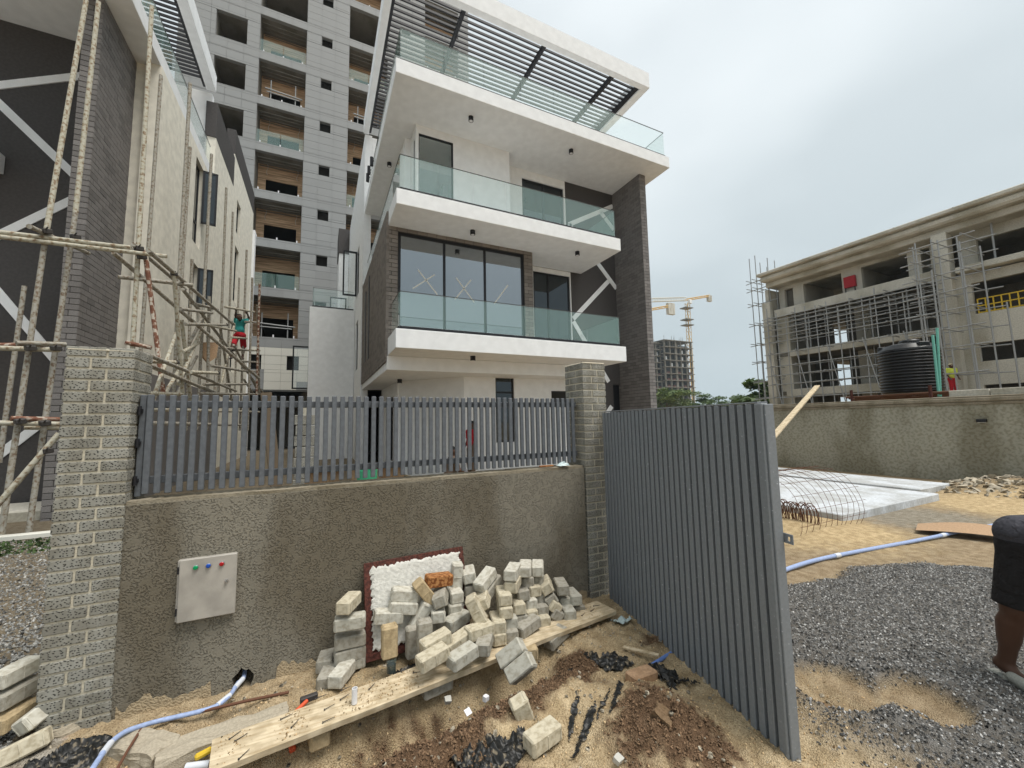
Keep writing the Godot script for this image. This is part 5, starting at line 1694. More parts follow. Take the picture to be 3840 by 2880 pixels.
func pavers() -> void:
	paver("grey paving block at the foot of the tall stack beside the leaning board", Vector3(0.245, -0.134, -3.333), Vector3(0, -4, 1), 1)
	paver("stained paving block second from the bottom of the stack beside the board", Vector3(0.242, -0.066, -3.323), Vector3(0, 3, 1), 3)
	paver("stained paving block third up in the stack beside the leaning board", Vector3(0.243, 0.027, -3.323), Vector3(0, -2, 0), 3)
	paver("whitish paving block fourth up, jutting out of the stack beside the board", Vector3(0.237, 0.174, -3.273), Vector3(0, -8, 0), 1)
	paver("cream paving block set end-on atop the stack beside the leaning board", Vector3(0.228, 0.294, -3.305), Vector3(0, 62, 0), 2)
	paver("upper of two whitish paving blocks slanting against the white skimmed board", Vector3(0.634, 0.280, -3.293), Vector3(0, -4, -11), 0)
	paver("lower of two whitish paving blocks slanting against the white skimmed board", Vector3(0.615, 0.198, -3.273), Vector3(0, -4, -11), 0)
	paver("whitish paving block lowest on the white skimmed board, tilted down to the right", Vector3(0.507, 0.153, -3.273), Vector3(0, 0, -10), 0)
	paver("tan paving block standing askew on one corner under the orange block", Vector3(0.778, 0.285, -3.253), Vector3(0, 0, -53), 4)
	paver("orange stained paving block lying across the top of the heap", Vector3(0.895, 0.346, -3.273), Vector3(0, 6, -6), 5)
	paver("upright whitish paving block standing on end beside the orange block", Vector3(1.072, 0.319, -3.353), Vector3(0, -10, 87), 0)
	paver("pale paving block leaning steeply, its foot behind the upright grey block", Vector3(0.740, 0.121, -3.233), Vector3(0, 0, 57), 0)
	paver("dark-fronted paving block tilted end-on beneath the orange block", Vector3(0.889, 0.241, -3.205), Vector3(-18, 70, 0), 3)
	paver("whitish paving block end-on just below the upright white block", Vector3(1.037, 0.203, -3.305), Vector3(0, 84, 0), 0)
	paver("grey paving block end-on in the middle of the column below the upright white block", Vector3(1.013, 0.119, -3.285), Vector3(0, 86, 2), 1)
	paver("paving block end-on under the tilted dark-fronted one", Vector3(0.864, 0.133, -3.205), Vector3(0, 80, 0), 0)
	paver("grey paving block turned aslant at the foot of the column below the upright white block", Vector3(1.003, 0.063, -3.153), Vector3(0, 28, 3), 1)
	paver("dark paving block lying in the shade under the end-on blocks", Vector3(0.885, 0.010, -3.253), Vector3(0, 0, 0), 3)
	paver("tan paving block standing on end before the leaning white board", Vector3(0.482, 0.077, -3.065), Vector3(0, 90, 90), 4)
	paver("grey paving block standing on end in the middle of the heap", Vector3(0.718, 0.080, -3.015), Vector3(0, 86, 90), 3)
	paver("dark paving block on end in the shade beside the black bag", Vector3(0.670, -0.019, -3.165), Vector3(0, 90, 90), 3)
	paver("sandy paving block lying behind the two front blocks on the plank", Vector3(0.774, 0.072, -2.913), Vector3(0, 10, 10), 2)
	paver("sandy paving block with crumbs on top, between the heap and the plank", Vector3(0.940, 0.022, -2.933), Vector3(0, 14, 12), 2)
	paver("sandy paving block at the front edge of the heap, first on the plank", Vector3(0.721, 0.041, -2.793), Vector3(0, 12, 8), 2)
	paver("grey paving block at the front edge of the heap, second on the plank", Vector3(0.923, 0.006, -2.773), Vector3(0, 17, 7), 1)
	paver("squat paving block set corner-on at the front of the heap on the plank", Vector3(1.121, -0.001, -2.865), Vector3(0, 58, 0), 3)
	paver("sandy-topped paving block jutting out low at the front of the heap", Vector3(1.108, 0.058, -2.933), Vector3(0, 6, 0), 2)
	paver("grey paving block half hidden under the jutting sandy-topped block", Vector3(1.061, -0.040, -3.013), Vector3(0, 6, 0), 3)
	paver("small visible paving block squeezed under the jutting block on the plank", Vector3(1.285, -0.047, -3.025), Vector3(0, 82, 0), 2)
	paver("sandy paving block end-on beside the jutting block", Vector3(1.298, 0.035, -3.035), Vector3(0, 76, 0), 2)
	paver("grey paving block end-on on the plank beside the corner-on block", Vector3(1.401, -0.056, -3.035), Vector3(0, 76, 0), 3)
	paver("paving block end-on in the second course near the middle of the wall of blocks", Vector3(1.418, 0.013, -3.085), Vector3(0, 80, 0), 1)
	paver("long dark paving block at the bottom of the wall of blocks on the plank", Vector3(1.555, -0.043, -3.013), Vector3(0, 14, 10), 3)
	paver("paving block end-on above the long dark bottom block", Vector3(1.536, -0.016, -3.145), Vector3(0, 80, 0), 3)
	paver("tan-grey paving block end-on in the second course beside the lone bottom block", Vector3(1.641, -0.010, -3.165), Vector3(0, 82, 0), 2)
	paver("lone paving block end-on on the plank right of the long dark block", Vector3(1.743, -0.071, -3.135), Vector3(0, 82, 0), 2)
	paver("paving block end-on directly above the lone bottom block", Vector3(1.759, -0.009, -3.195), Vector3(0, 82, 0), 3)
	paver("sandy-topped paving block end-on in the third course of the wall of blocks", Vector3(1.520, 0.078, -3.145), Vector3(0, 80, 0), 2)
	paver("paving block end-on in the third course, next to the sandy-topped one", Vector3(1.660, 0.059, -3.205), Vector3(0, 82, 0), 0)
	paver("dark recessed paving block behind the third course", Vector3(1.775, 0.054, -3.265), Vector3(0, 82, 0), 3)
	paver("tilted grey paving block in the fourth course of the wall of blocks", Vector3(1.594, 0.147, -3.205), Vector3(-5, 78, 0), 3)
	paver("paving block end-on in the fourth course beside the tilted one", Vector3(1.724, 0.140, -3.245), Vector3(0, 80, 0), 2)
	paver("dark paving block below the white capping block in the middle", Vector3(1.667, 0.213, -3.275), Vector3(0, 82, 0), 3)
	paver("dark paving block below the farthest white capping block", Vector3(1.786, 0.197, -3.305), Vector3(0, 82, 0), 3)
	paver("paving block second from the top of the highest column", Vector3(1.485, 0.260, -3.125), Vector3(0, 52, 0), 2)
	paver("weathered paving block on the very top of the highest column", Vector3(1.480, 0.355, -3.125), Vector3(0, 52, 0), 0)
	paver("whitish paving block capping the middle of the top row", Vector3(1.646, 0.325, -3.215), Vector3(0, 60, 0), 0)
	paver("whitish paving block capping the far end of the top row", Vector3(1.790, 0.291, -3.255), Vector3(0, 60, 0), 0)
	paver("sand-dusted paving block jutting below the highest column", Vector3(1.380, 0.196, -3.095), Vector3(0, 76, 0), 2)
	paver("cream paving block under the jutting sand-dusted block", Vector3(1.376, 0.106, -3.075), Vector3(0, 76, 0), 2)
	paver("paving block tipped aslant at the top of the low front heap", Vector3(1.204, 0.190, -3.105), Vector3(-24, 64, 0), 2)
	paver("long paving block sliding down, leaning against the tipped block", Vector3(1.115, 0.176, -3.013), Vector3(0, -24, -62), 2)
	paver("whitish paving block end-on high on the rear row", Vector3(1.183, 0.308, -3.365), Vector3(-8, 74, 0), 0)
	paver("whitish paving block slung across the gap, its end pointing up", Vector3(1.267, 0.306, -3.203), Vector3(0, 30, 24), 0)
	paver("grey paving block under the slung one, parallel with it", Vector3(1.327, 0.229, -3.233), Vector3(0, 30, 24), 3)
	paver("dark paving block in the shade below the rear whitish one", Vector3(1.191, 0.201, -3.375), Vector3(0, 78, 0), 3)
	paver("long paving block toppling down the side of the highest column", Vector3(1.852, 0.143, -3.225), Vector3(-30, 66, 0), 2)
	paver("dark paving block under the toppling long one", Vector3(1.871, 0.047, -3.215), Vector3(-32, 76, 0), 3)
	paver("cream paving block wedged aslant below the toppling pair", Vector3(1.885, -0.003, -3.175), Vector3(38, 78, 0), 2)
	paver("dark paving block tilted on the plank under the wedged cream one", Vector3(1.896, -0.064, -3.165), Vector3(34, 78, 0), 3)
	paver("paving block on top of the little end stack nearest the gate pillar", Vector3(1.999, 0.112, -3.205), Vector3(0, 70, 0), 3)
	paver("paving block under the top one of the little end stack", Vector3(2.027, -0.016, -3.245), Vector3(0, 80, 0), 1)
	paver("grey paving block at the outer side of the little end stack", Vector3(2.120, 0.002, -3.205), Vector3(0, 78, 0), 1)
	paver("dark paving block at the bottom of the little end stack", Vector3(2.169, -0.111, -3.235), Vector3(0, 80, 0), 3)
	paver("paving block standing out alone on the plank before the little end stack", Vector3(2.005, -0.068, -3.125), Vector3(0, 74, 0), 1)
	paver("big grey paving block lying aslant in the sand below the plank, upper of two", Vector3(1.265, -0.035, -2.713), Vector3(38, 8, 52), 1)
	paver("big grey paving block lying aslant in the sand below the plank, lower of two", Vector3(1.285, -0.086, -2.613), Vector3(38, 8, 52), 1)
	paver("sandy brown paving block peeping out from below the plank", Vector3(1.500, -0.147, -2.905), Vector3(0, 76, 0), 4)
	paver("grey paving block shoved under the raised far end of the plank", Vector3(1.776, -0.154, -2.953), Vector3(0, 16, 14), 3)
	paver("pale paving block tipped on end in the damp soil", Vector3(1.134, -0.136, -2.285), Vector3(-20, 82, 98), 2)
	paver("large sand-topped paving block lying half buried in the soil nearest the camera", Vector3(1.157, -0.141, -2.093), Vector3(0, 10, 3), 2)
	paver("rosy brown paving block half buried beside the black film by the gate", Vector3(2.002, -0.140, -2.223), Vector3(0, 2, -3), 6)
	paver("grey paving block leaning on the wall foot under the tall stack", Vector3(0.088, -0.127, -3.435), Vector3(0, 80, 0), 3)
	paver("grey paving block half sunk in the sand before the tall stack", Vector3(0.100, -0.160, -3.285), Vector3(0, 74, 2), 3)
	paver("whitish crusted paving block sunk beside the plank and the tall stack", Vector3(0.184, -0.131, -3.205), Vector3(0, 60, 0), 0)
	paver("dark paving block propping the plank from below near its middle", Vector3(0.762, -0.177, -2.853), Vector3(0, 10, 0), 3)
	paver("brownish paving block propping the plank behind the two fallen blocks", Vector3(1.222, -0.252, -3.003), Vector3(0, 8, 0), 4)
	paver("brown stub of paving block propping the plank near its broken end", Vector3(0.032, -0.199, -2.805), Vector3(0, 100, 0), 4)
	paver("pale paving block tipped over by the foot of the free standing pillar", Vector3(-1.446, -0.066, -3.525), Vector3(-30, 54, 16), 0)
	paver("crumbling paving block low in the corner beside the black sack", Vector3(-1.442, -0.155, -3.353), Vector3(-20, 10, 14), 2)
	paver("white-topped paving block uppermost in the corner pile left of the pillar", Vector3(-1.617, 0.148, -3.625), Vector3(0, 66, 0), 0)
	paver("brown grey paving block in the middle of the corner pile", Vector3(-1.603, 0.036, -3.605), Vector3(0, 66, 0), 3)
	paver("grey paving block at the bottom of the corner pile", Vector3(-1.579, -0.073, -3.565), Vector3(0, 70, 0), 4)

# ---------------------------------------------------------------- things lying about
var fold := FastNoiseLite.new()

func flat(p: Vector3) -> Vector2:
	return Vector2(p.x, p.z)

func film(label: String, outline: PackedVector2Array, lift: float, crumple: float, m: Material, called := "plastic_sheet", category := "plastic sheet", sd := 0, ragged := 0.035) -> void:
	# a torn sheet that lies over the ground: a fine grid inside a ragged outline
	var lo := Vector2(INF, INF)
	var hi := Vector2(-INF, -INF)
	for p in outline:
		lo = lo.min(p)
		hi = hi.max(p)
	var st := 0.011
	var b := MB.new()
	var top := func(x: float, z: float) -> Vector3:
		var w := 1.0 - absf(fold.get_noise_2d(x * 5.0 + sd + z * 2.0, z * 5.0))
		var w2 := absf(fold.get_noise_2d(x * 11.0 + sd + 30.0, z * 11.0 + x * 4.0))
		return Vector3(x, height(x, z) + lift + crumple * (w * w * w + w2 * 0.3), z)
	var nx := int((hi.x - lo.x) / st) + 1
	var nz := int((hi.y - lo.y) / st) + 1
	for j in nz:
		for i in nx:
			var x := lo.x + i * st
			var z := lo.y + j * st
			var q := Vector2(x + st * 0.5, z + st * 0.5)
			q += Vector2(lump.get_noise_2d(q.x * 14.0 + sd, q.y * 14.0), lump.get_noise_2d(q.x * 14.0, q.y * 14.0 + sd)) * ragged
			if Geometry2D.is_point_in_polygon(q, outline):
				var q4 := [top.call(x, z), top.call(x, z + st), top.call(x + st, z + st), top.call(x + st, z)]
				var n4 := []
				for p4 in q4:
					n4.append((top.call(p4.x, p4.z + 0.006) - top.call(p4.x, p4.z - 0.006)).cross(top.call(p4.x + 0.006, p4.z) - top.call(p4.x - 0.006, p4.z)).normalized())
				for e4 in [0, 2, 1, 0, 3, 2]:
					b.vert(q4[e4], n4[e4])
	var at: Vector3 = top.call((lo.x + hi.x) * 0.5, (lo.y + hi.y) * 0.5)
	solo(called, b, m, label, category, at)

func conduit(label: String, pts: Array, r: float, m: Material, sleeves: Array, group := "") -> void:
	var c := Curve3D.new()
	for i in pts.size():
		var d: Vector3 = (pts[mini(i + 1, pts.size() - 1)] - pts[maxi(i - 1, 0)]) / 6.0
		c.add_point(pts[i], -d, d)
	c.bake_interval = 0.03
	var bp := c.get_baked_points()
	var t := thing("pipe", label, "pipe", pts[0], group)
	var b := MB.new()
	b.path(bp, r, 12)
	obj("tube", b, m, t)
	for s in sleeves:
		var p := c.sample_baked(s * c.get_baked_length())
		var q := c.sample_baked(s * c.get_baked_length() + 0.09)
		b = MB.new()
		b.tube(p, q, r * 1.22, r * 1.22, 14)
		obj("sleeve", b, M.pvc_pale, t)

func rough_block(called: String, label: String, category: String, t: Transform3D, s: Vector3, m: Material, amp: float) -> void:
	var b := MB.new()
	var n := 7
	var P := func(f: int, i: int, j: int) -> Vector3:
		var u := i / float(n) - 0.5
		var w := j / float(n) - 0.5
		var q: Vector3 = [Vector3(0.5, u, w), Vector3(-0.5, u, w), Vector3(u, 0.5, w), Vector3(u, -0.5, w), Vector3(u, w, 0.5), Vector3(u, w, -0.5)][f]
		var g := q * s
		var e := Vector3(lump.get_noise_3dv(g * 11.0 + t.origin), lump.get_noise_3dv(g * 11.0 + Vector3(31, 0, 0)), lump.get_noise_3dv(g * 11.0 + Vector3(0, 57, 0)))
		var r := 1.0 - 0.10 * maxf(0.0, q.length() - 0.6)
		return t * (g * r + e * amp)
	for f in 6:
		for i in n:
			for j in n:
				var o: Vector3 = t.basis * [Vector3.RIGHT, Vector3.LEFT, Vector3.UP, Vector3.DOWN, Vector3.BACK, Vector3.FORWARD][f]
				b.face(P.call(f, i, j), P.call(f, i + 1, j), P.call(f, i + 1, j + 1), P.call(f, i, j + 1), o)
	solo(called, b, m, label, category, t.origin)

func site_clutter() -> void:
	var b := MB.new()
	fold.seed = 21
	fold.frequency = 1.0
	fold.fractal_type = FastNoiseLite.FRACTAL_NONE
	# the skimmed board leaning on the wall
	var TL := Vector3(0.338, 0.507, -3.455)
	var TR := Vector3(1.150, 0.520, -3.455)
	var BL := Vector3(0.351, -0.146, -3.290)
	var ex := (TR - TL).normalized()
	var ey := (TL - BL)
	ey = (ey - ex * ey.dot(ex)).normalized()
	var wide := (TR - TL).length()
	var high := (TL - BL).length()
	var t := Transform3D(Basis(ex, ey, ex.cross(ey)), BL)
	var bd := thing("leaning_board", "rust red framed board smeared with white plaster, leaning on the wall behind the paving blocks", "board", BL)
	b = MB.new()
	var fw := 0.05
	for r in [[0.0, fw, 0.0, high], [wide - fw, wide, 0.0, high], [fw, wide - fw, high - fw, high], [fw, wide - fw, 0.0, fw]]:
		b.box(t * Transform3D(Basis(), Vector3((r[0] + r[1]) * 0.5, (r[2] + r[3]) * 0.5, 0.008)), Vector3(r[1] - r[0], r[3] - r[2], 0.022), 0.002)
	obj("frame", b, M.red_oxide, bd)
	b = MB.new()
	b.box(t * Transform3D(Basis(), Vector3(wide * 0.5, high * 0.5, -0.002)), Vector3(wide - 0.01, high - 0.01, 0.006))
	obj("backing", b, M.red_oxide, bd)
	b = MB.new()
	var n := 64
	var pl := func(i: int, j: int) -> Vector3:
		var u := 0.05 + (wide - 0.085) * i / n
		var w := 0.06 + (high - 0.10) * j / n
		var edge := minf(minf(i, n - i), minf(j, n - j)) / float(n)
		u += lump.get_noise_2d(w * 24.0, 3.0) * 0.022 * (1.0 - smoothstep(0.0, 0.12, edge))
		w += lump.get_noise_2d(u * 24.0, 9.0) * 0.024 * (1.0 - smoothstep(0.0, 0.12, edge))
		var h := 0.020 + 0.010 * smoothstep(0.0, 0.03, edge)
		h += 0.005 * absf(lump.get_noise_2d(u * 5.0 - w * 4.0, w * 12.0 + u * 9.0)) + 0.001 * lump.get_noise_2d(u * 30.0, w * 30.0)
		if edge == 0.0: h = 0.019
		return t * Vector3(u, w, h)
	for i in n:
		for j in n:
			b.face(pl.call(i, j), pl.call(i + 1, j), pl.call(i + 1, j + 1), pl.call(i, j + 1), t.basis.z)
	obj("plaster_skim", b, M.white_skim, bd)
	# the long plank on the sand, with nails lying on it
	var pk := thing("plank", "long sandy scaffold plank lying slantwise under the heap of paving blocks", "plank", Vector3(-0.45, -0.13, -2.72))
	b = MB.new()
	var p0 := Vector3(-0.47, -0.118, -2.728)
	var p1 := Vector3(2.415, -0.118, -3.105)
	var pd := (p1 - p0).normalized()
	var pt := Transform3D(Basis(pd, Vector3.UP, pd.cross(Vector3.UP)), (p0 + p1) * 0.5)
	var seg := 24
	var ln := (p1 - p0).length()
	for i in seg:
		var x0 := -ln * 0.5 + ln * i / seg
		var x1 := x0 + ln / seg
		var q := []
		for x in [x0, x1]:
			var wob := 0.006 * lump.get_noise_2d(x * 4.0, 2.0)
			var sag := 0.004 * sin(x * 2.3)
			q.append([Vector3(x, 0.018 + sag, 0.118 + wob), Vector3(x, 0.013 + sag, 0.124 + wob), Vector3(x, -0.018 + sag, 0.122 + wob), Vector3(x, -0.018 + sag, -0.124 + wob), Vector3(x, 0.015 + sag, -0.124 + wob), Vector3(x, 0.018 + sag, -0.119 + wob)])
		var ns := [Vector3(0, 0.5, 0.5), Vector3.BACK, Vector3.DOWN, Vector3.FORWARD, Vector3(0, 0.5, -0.5), Vector3.UP]
		for k in 6:
			b.face(pt * q[0][k], pt * q[0][(k + 1) % 6], pt * q[1][(k + 1) % 6], pt * q[1][k], pt.basis * ns[k])
		if i == 0 or i == seg - 1:
			var e: Array = q[0] if i == 0 else q[1]
			var o := pt.basis * (Vector3.LEFT if i == 0 else Vector3.RIGHT)
			for k in range(1, 5): b.tri_out(pt * e[0], pt * e[k], pt * e[k + 1], o)
	obj("board", b, M.plank_wood, pk)
	for k in [[-0.40, -2.78, 40], [-0.37, -2.75, 30], [-0.33, -2.60, 50], [-0.16, -2.82, 15], [-0.10, -2.72, 55], [0.02, -2.92, 10], [0.07, -2.79, 20], [0.16, -2.84, 30], [0.06, -2.68, 12], [0.17, -2.93, 15], [0.33, -2.86, 48], [0.55, -2.95, 20], [0.62, -2.9, -20], [2.16, -3.13, -28], [2.22, -3.05, 24], [2.1, -3.02, 30], [2.3, -3.12, -12]]:
		b = MB.new()
		var at := Vector3(k[0], -0.096, k[1] - 0.02)
		var d := Vector3(cos(deg_to_rad(k[2])), 0.03, -sin(deg_to_rad(k[2])))
		b.tube(at, at + d * 0.062, 0.0026, 0.0015, 6)
		b.tube(at - d * 0.003, at + d * 0.001, 0.0055, 0.0055, 8)
		solo("nail", b, M.dark_iron, "loose rusty nail lying on the sandy plank", "nail", at, "nails on the plank")
	b = MB.new()
	b.lathe(Vector3(0.235, -0.10, -2.79), [[0.013, 0.0], [0.0165, 0.0], [0.0165, 0.088], [0.013, 0.088], [0.013, 0.004]], 20)
	solo("pipe_offcut", b, M.white_plastic, "short white plastic pipe offcut standing upright on the plank", "pipe offcut", Vector3(0.235, -0.1, -2.79))
	# hammer behind the plank
	var hm := thing("hammer", "hammer with an orange handle lying behind the plank", "hammer", Vector3(-0.017, -0.130, -3.019))
	b = MB.new()
	b.tube(Vector3(-0.093, -0.130, -2.916), Vector3(-0.028, -0.120, -2.985), 0.013, 0.012, 10)
	obj("handle", b, M.orange_rubber, hm)
	b = MB.new()
	b.box(Transform3D(Basis(Vector3.UP, 0.15), Vector3(-0.017, -0.120, -3.009)), Vector3(0.10, 0.035, 0.035), 0.005)
	obj("hammer_head", b, M.dark_iron, hm)
	# jar
	var jr := thing("plastic_jar", "clear ribbed plastic jar with dark water beside the plank", "jar", Vector3(0.492, -0.120, -3.039))
	b = MB.new()
	var jp := [[0.030, 0.0], [0.033, 0.004], [0.033, 0.06]]
	for k in 5: jp.append_array([[0.034, 0.062 + k * 0.007], [0.0315, 0.066 + k * 0.007]])
	b.lathe(Vector3(0.492, -0.120, -3.039), jp, 24)
	obj("jar_wall", b, M.clear_glass, jr)
	b = MB.new()
	b.lathe(Vector3(0.492, -0.120, -3.039), [[0.0, 0.002], [0.031, 0.002], [0.031, 0.05], [0.0, 0.05]], 20)
	obj("water", b, M.black_film, jr)
	# pipes and strips
	conduit("pale blue conduit curving out of the hole in the rendered wall", [Vector3(-0.44, -0.12, -3.66), Vector3(-0.435, -0.15, -3.50), Vector3(-0.459, -0.150, -3.460), Vector3(-0.494, -0.160, -3.333), Vector3(-0.578, -0.165, -3.269), Vector3(-0.824, -0.160, -3.272), Vector3(-0.893, -0.140, -3.232), Vector3(-0.956, -0.120, -3.178), Vector3(-0.989, -0.110, -3.086), Vector3(-0.986, -0.100, -2.966), Vector3(-0.986, -0.100, -2.854)], 0.0135, M.pvc_blue, [0.14, 0.27, 0.8])
	conduit("bright blue pipe running under the soil past the rosy block", [Vector3(0.897, -0.200, -2.223), Vector3(1.065, -0.180, -2.198), Vector3(1.376, -0.240, -2.299), Vector3(1.747, -0.240, -2.345), Vector3(1.933, -0.170, -2.296), Vector3(2.142, -0.170, -2.323), Vector3(2.483, -0.200, -2.418), Vector3(2.730, -0.240, -2.485)], 0.0135, M.pvc_bright, [])
	conduit("long pale blue water pipe lying across the dirt behind the gravel", [Vector3(4.117, -0.180, -2.931), Vector3(4.757, -0.160, -2.948), Vector3(5.689, -0.160, -2.956), Vector3(7.560, -0.160, -2.746), Vector3(9.006, -0.140, -2.570), Vector3(9.384, -0.130, -2.499), Vector3(11.081, -0.150, -2.353)], 0.024, M.pvc_blue, [0.25, 0.57])
	b = MB.new()
	b.path(PackedVector3Array([Vector3(-0.818, -0.170, -3.277), Vector3(-0.587, -0.165, -3.259), Vector3(-0.375, -0.150, -3.216), Vector3(-0.138, -0.140, -3.168)]), 0.009, 6)
	solo("rusty_strip", b, M.rust_wire, "rusty iron strip lying along the wall under the blue conduit", "iron strip", Vector3(-0.587, -0.165, -3.259))
	b = MB.new()
	b.path(PackedVector3Array([Vector3(-0.896, -0.150, -3.231), Vector3(-0.890, -0.130, -3.003), Vector3(-0.888, -0.130, -2.868)]), 0.008, 6)
	solo("rusty_rod", b, M.rust_wire, "thin rusty rod dropping down from the bend of the blue conduit", "iron rod", Vector3(-0.896, -0.150, -3.231))
	rough_block("kerb_lump", "long broken lump of concrete between the conduit and the plank", "concrete lump", Transform3D(Basis(Vector3.UP, 0.12), Vector3(-0.44, -0.225, -2.985)), Vector3(0.62, 0.15, 0.16), M.rubble, 0.02)
	rough_block("kerb_lump", "shorter broken lump of concrete below the bend of the conduit", "concrete lump", Transform3D(Basis(Vector3.UP, 0.9), Vector3(-0.845, -0.210, -3.097)), Vector3(0.16, 0.13, 0.34), M.rubble, 0.02)
	rough_block("kerb_lump", "flat slab of cracked mortar at the foot of the free standing pillar", "concrete lump", Transform3D(Basis(Vector3.UP, 0.3), Vector3(-1.309, -0.190, -3.568)), Vector3(0.26, 0.07, 0.2), M.rubble, 0.02)
	rough_block("clod", "big brown clod of earth on top of the soil mound", "clod", Transform3D(Basis(Vector3(1, 1, 0).normalized(), 0.7), Vector3(1.767, -0.070, -1.819)), Vector3(0.09, 0.08, 0.085), M.earth_clod, 0.028)
	rough_block("stone", "pale grey stone low on the soil mound", "stone", Transform3D(Basis(Vector3(1, 1, 0).normalized(), 0.5), Vector3(1.424, -0.140, -1.782)), Vector3(0.045, 0.03, 0.035), M.stone_3, 0.006)
	rough_block("stone", "dark brown stone lying on the dirt at the foot of the gate", "stone", Transform3D(Basis(Vector3(1, 1, 0).normalized(), 0.5), Vector3(2.804, -0.190, -1.545)), Vector3(0.075, 0.06, 0.06), M.earth_clod, 0.016)
	rough_block("stone", "light stone on the edge of the trench", "stone", Transform3D(Basis(Vector3(1, 0, 0), 0.5), Vector3(0.805, -0.220, -2.734)), Vector3(0.04, 0.04, 0.035), M.stone_3, 0.008)
	rough_block("stone", "white pebble by the damp soil bank", "stone", Transform3D(Basis(Vector3(0, 1, 0), 0.5), Vector3(1.023, -0.200, -2.605)), Vector3(0.03, 0.032, 0.028), M.white_plastic, 0.006)
	b = MB.new()
	b.box(Transform3D(Basis.from_euler(Vector3(0.5, 0.3, 0.1)), Vector3(0.880, -0.200, -2.544)), Vector3(0.04, 0.004, 0.04), 0.001)
	solo("paper_scrap", b, M.white_plastic, "small square white scrap on the damp soil bank", "scrap", Vector3(0.880, -0.200, -2.544))
	b = MB.new()
	b.box(Transform3D(Basis(Vector3.UP, -0.93), Vector3(2.235, -0.150, -2.476)), Vector3(0.26, 0.012, 0.032), 0.002)
	solo("wood_lath", b, M.plank_wood, "short pale wooden lath lying on the sand near the gate", "lath", Vector3(2.286, -0.190, -2.533))
	b = MB.new()
	b.box(Transform3D(Basis.from_euler(Vector3(0.1, 0.42, 0.12)), Vector3(-0.659, -0.220, -2.953)), Vector3(0.36, 0.03, 0.06), 0.003)
	solo("wood_offcut", b, M.old_wood, "grey weathered wood offcut lying under the end of the plank", "wood offcut", Vector3(-0.659, -0.220, -2.953))
	b = MB.new()
	b.tube(Vector3(-0.596, -0.200, -2.848), Vector3(-0.486, -0.200, -2.814), 0.018, 0.018, 10)
	solo("pipe_offcut", b, M.pvc_pale, "pale blue pipe end showing beside the plank's broken end", "pipe offcut", Vector3(-0.596, -0.200, -2.848))
	b = MB.new()
	b.box(Transform3D(Basis.from_euler(Vector3(0.2, 0.3, 0.1)), Vector3(-0.526, -0.170, -2.866)), Vector3(0.075, 0.03, 0.03), 0.008)
	solo("yellow_scrap", b, M.yellow_plastic, "bright yellow plastic scrap beside the plank's broken end", "scrap", Vector3(-0.526, -0.170, -2.866))
	b = MB.new()
	b.box(Transform3D(Basis.from_euler(Vector3(0.5, 0.3, 0.2)), Vector3(-0.094, -0.240, -2.785)), Vector3(0.035, 0.04, 0.03), 0.006)
	solo("orange_scrap", b, M.orange_rubber, "orange plastic cap in the shade below the plank", "scrap", Vector3(-0.094, -0.240, -2.785))
	# black plastic film
	film("torn black film draped over the soil beside the rosy block", PackedVector2Array([flat(Vector3(2.027, -0.130, -2.269)), flat(Vector3(2.205, -0.130, -2.327)), flat(Vector3(2.303, -0.130, -2.246)), flat(Vector3(2.265, -0.130, -2.136)), flat(Vector3(2.338, -0.130, -2.045)), flat(Vector3(2.201, -0.130, -2.091)), flat(Vector3(2.076, -0.130, -2.026)), flat(Vector3(2.093, -0.130, -2.113)), flat(Vector3(2.128, -0.130, -2.198))]), 0.010, 0.045, M.black_film, "plastic_sheet", "plastic sheet", 1)
	film("ragged black film strip half buried in the sand", PackedVector2Array([flat(Vector3(1.869, -0.160, -2.745)), flat(Vector3(1.929, -0.160, -2.573)), flat(Vector3(2.065, -0.160, -2.597)), flat(Vector3(2.119, -0.160, -2.413)), flat(Vector3(1.951, -0.160, -2.375)), flat(Vector3(1.869, -0.160, -2.446)), flat(Vector3(1.855, -0.160, -2.633))]), 0.005, 0.018, M.black_film, "plastic_sheet", "plastic sheet", 2)
	film("small scrap of black film beside the two fallen blocks", PackedVector2Array([flat(Vector3(1.447, -0.170, -2.724)), flat(Vector3(1.540, -0.170, -2.696)), flat(Vector3(1.515, -0.170, -2.585)), flat(Vector3(1.698, -0.170, -2.603)), flat(Vector3(1.565, -0.170, -2.541)), flat(Vector3(1.398, -0.170, -2.593))]), 0.004, 0.014, M.black_film, "plastic_sheet", "plastic sheet", 3)
	film("long black film lying in the trench nearest the camera", PackedVector2Array([flat(Vector3(0.605, -0.190, -2.174)), flat(Vector3(0.839, -0.190, -2.227)), flat(Vector3(1.098, -0.190, -2.174)), flat(Vector3(1.054, -0.190, -2.090)), flat(Vector3(0.926, -0.190, -2.058)), flat(Vector3(0.816, -0.190, -2.067))]), 0.006, 0.022, M.black_film, "plastic_sheet", "plastic sheet", 4)
	for k in [["short dark fold of film showing through the sand ridge behind the tipped pale block", Vector3(1.504, -0.150, -2.252), Vector3(1.286, -0.150, -2.038), 0.020], ["longest dark fold of film slanting across the sand ridge", Vector3(1.571, -0.140, -2.142), Vector3(1.229, -0.140, -1.927), 0.026], ["thin dark fold of film beside the longest one on the sand ridge", Vector3(1.683, -0.140, -2.164), Vector3(1.476, -0.140, -2.033), 0.013], ["straight dark fold of film on the sand ridge below the rosy block", Vector3(1.808, -0.140, -2.183), Vector3(1.539, -0.140, -1.988), 0.022]]:
		var p := Vector2(k[1].x, k[1].z)
		var q := Vector2(k[2].x, k[2].z)
		var nn: Vector2 = (q - p).orthogonal().normalized() * k[3]
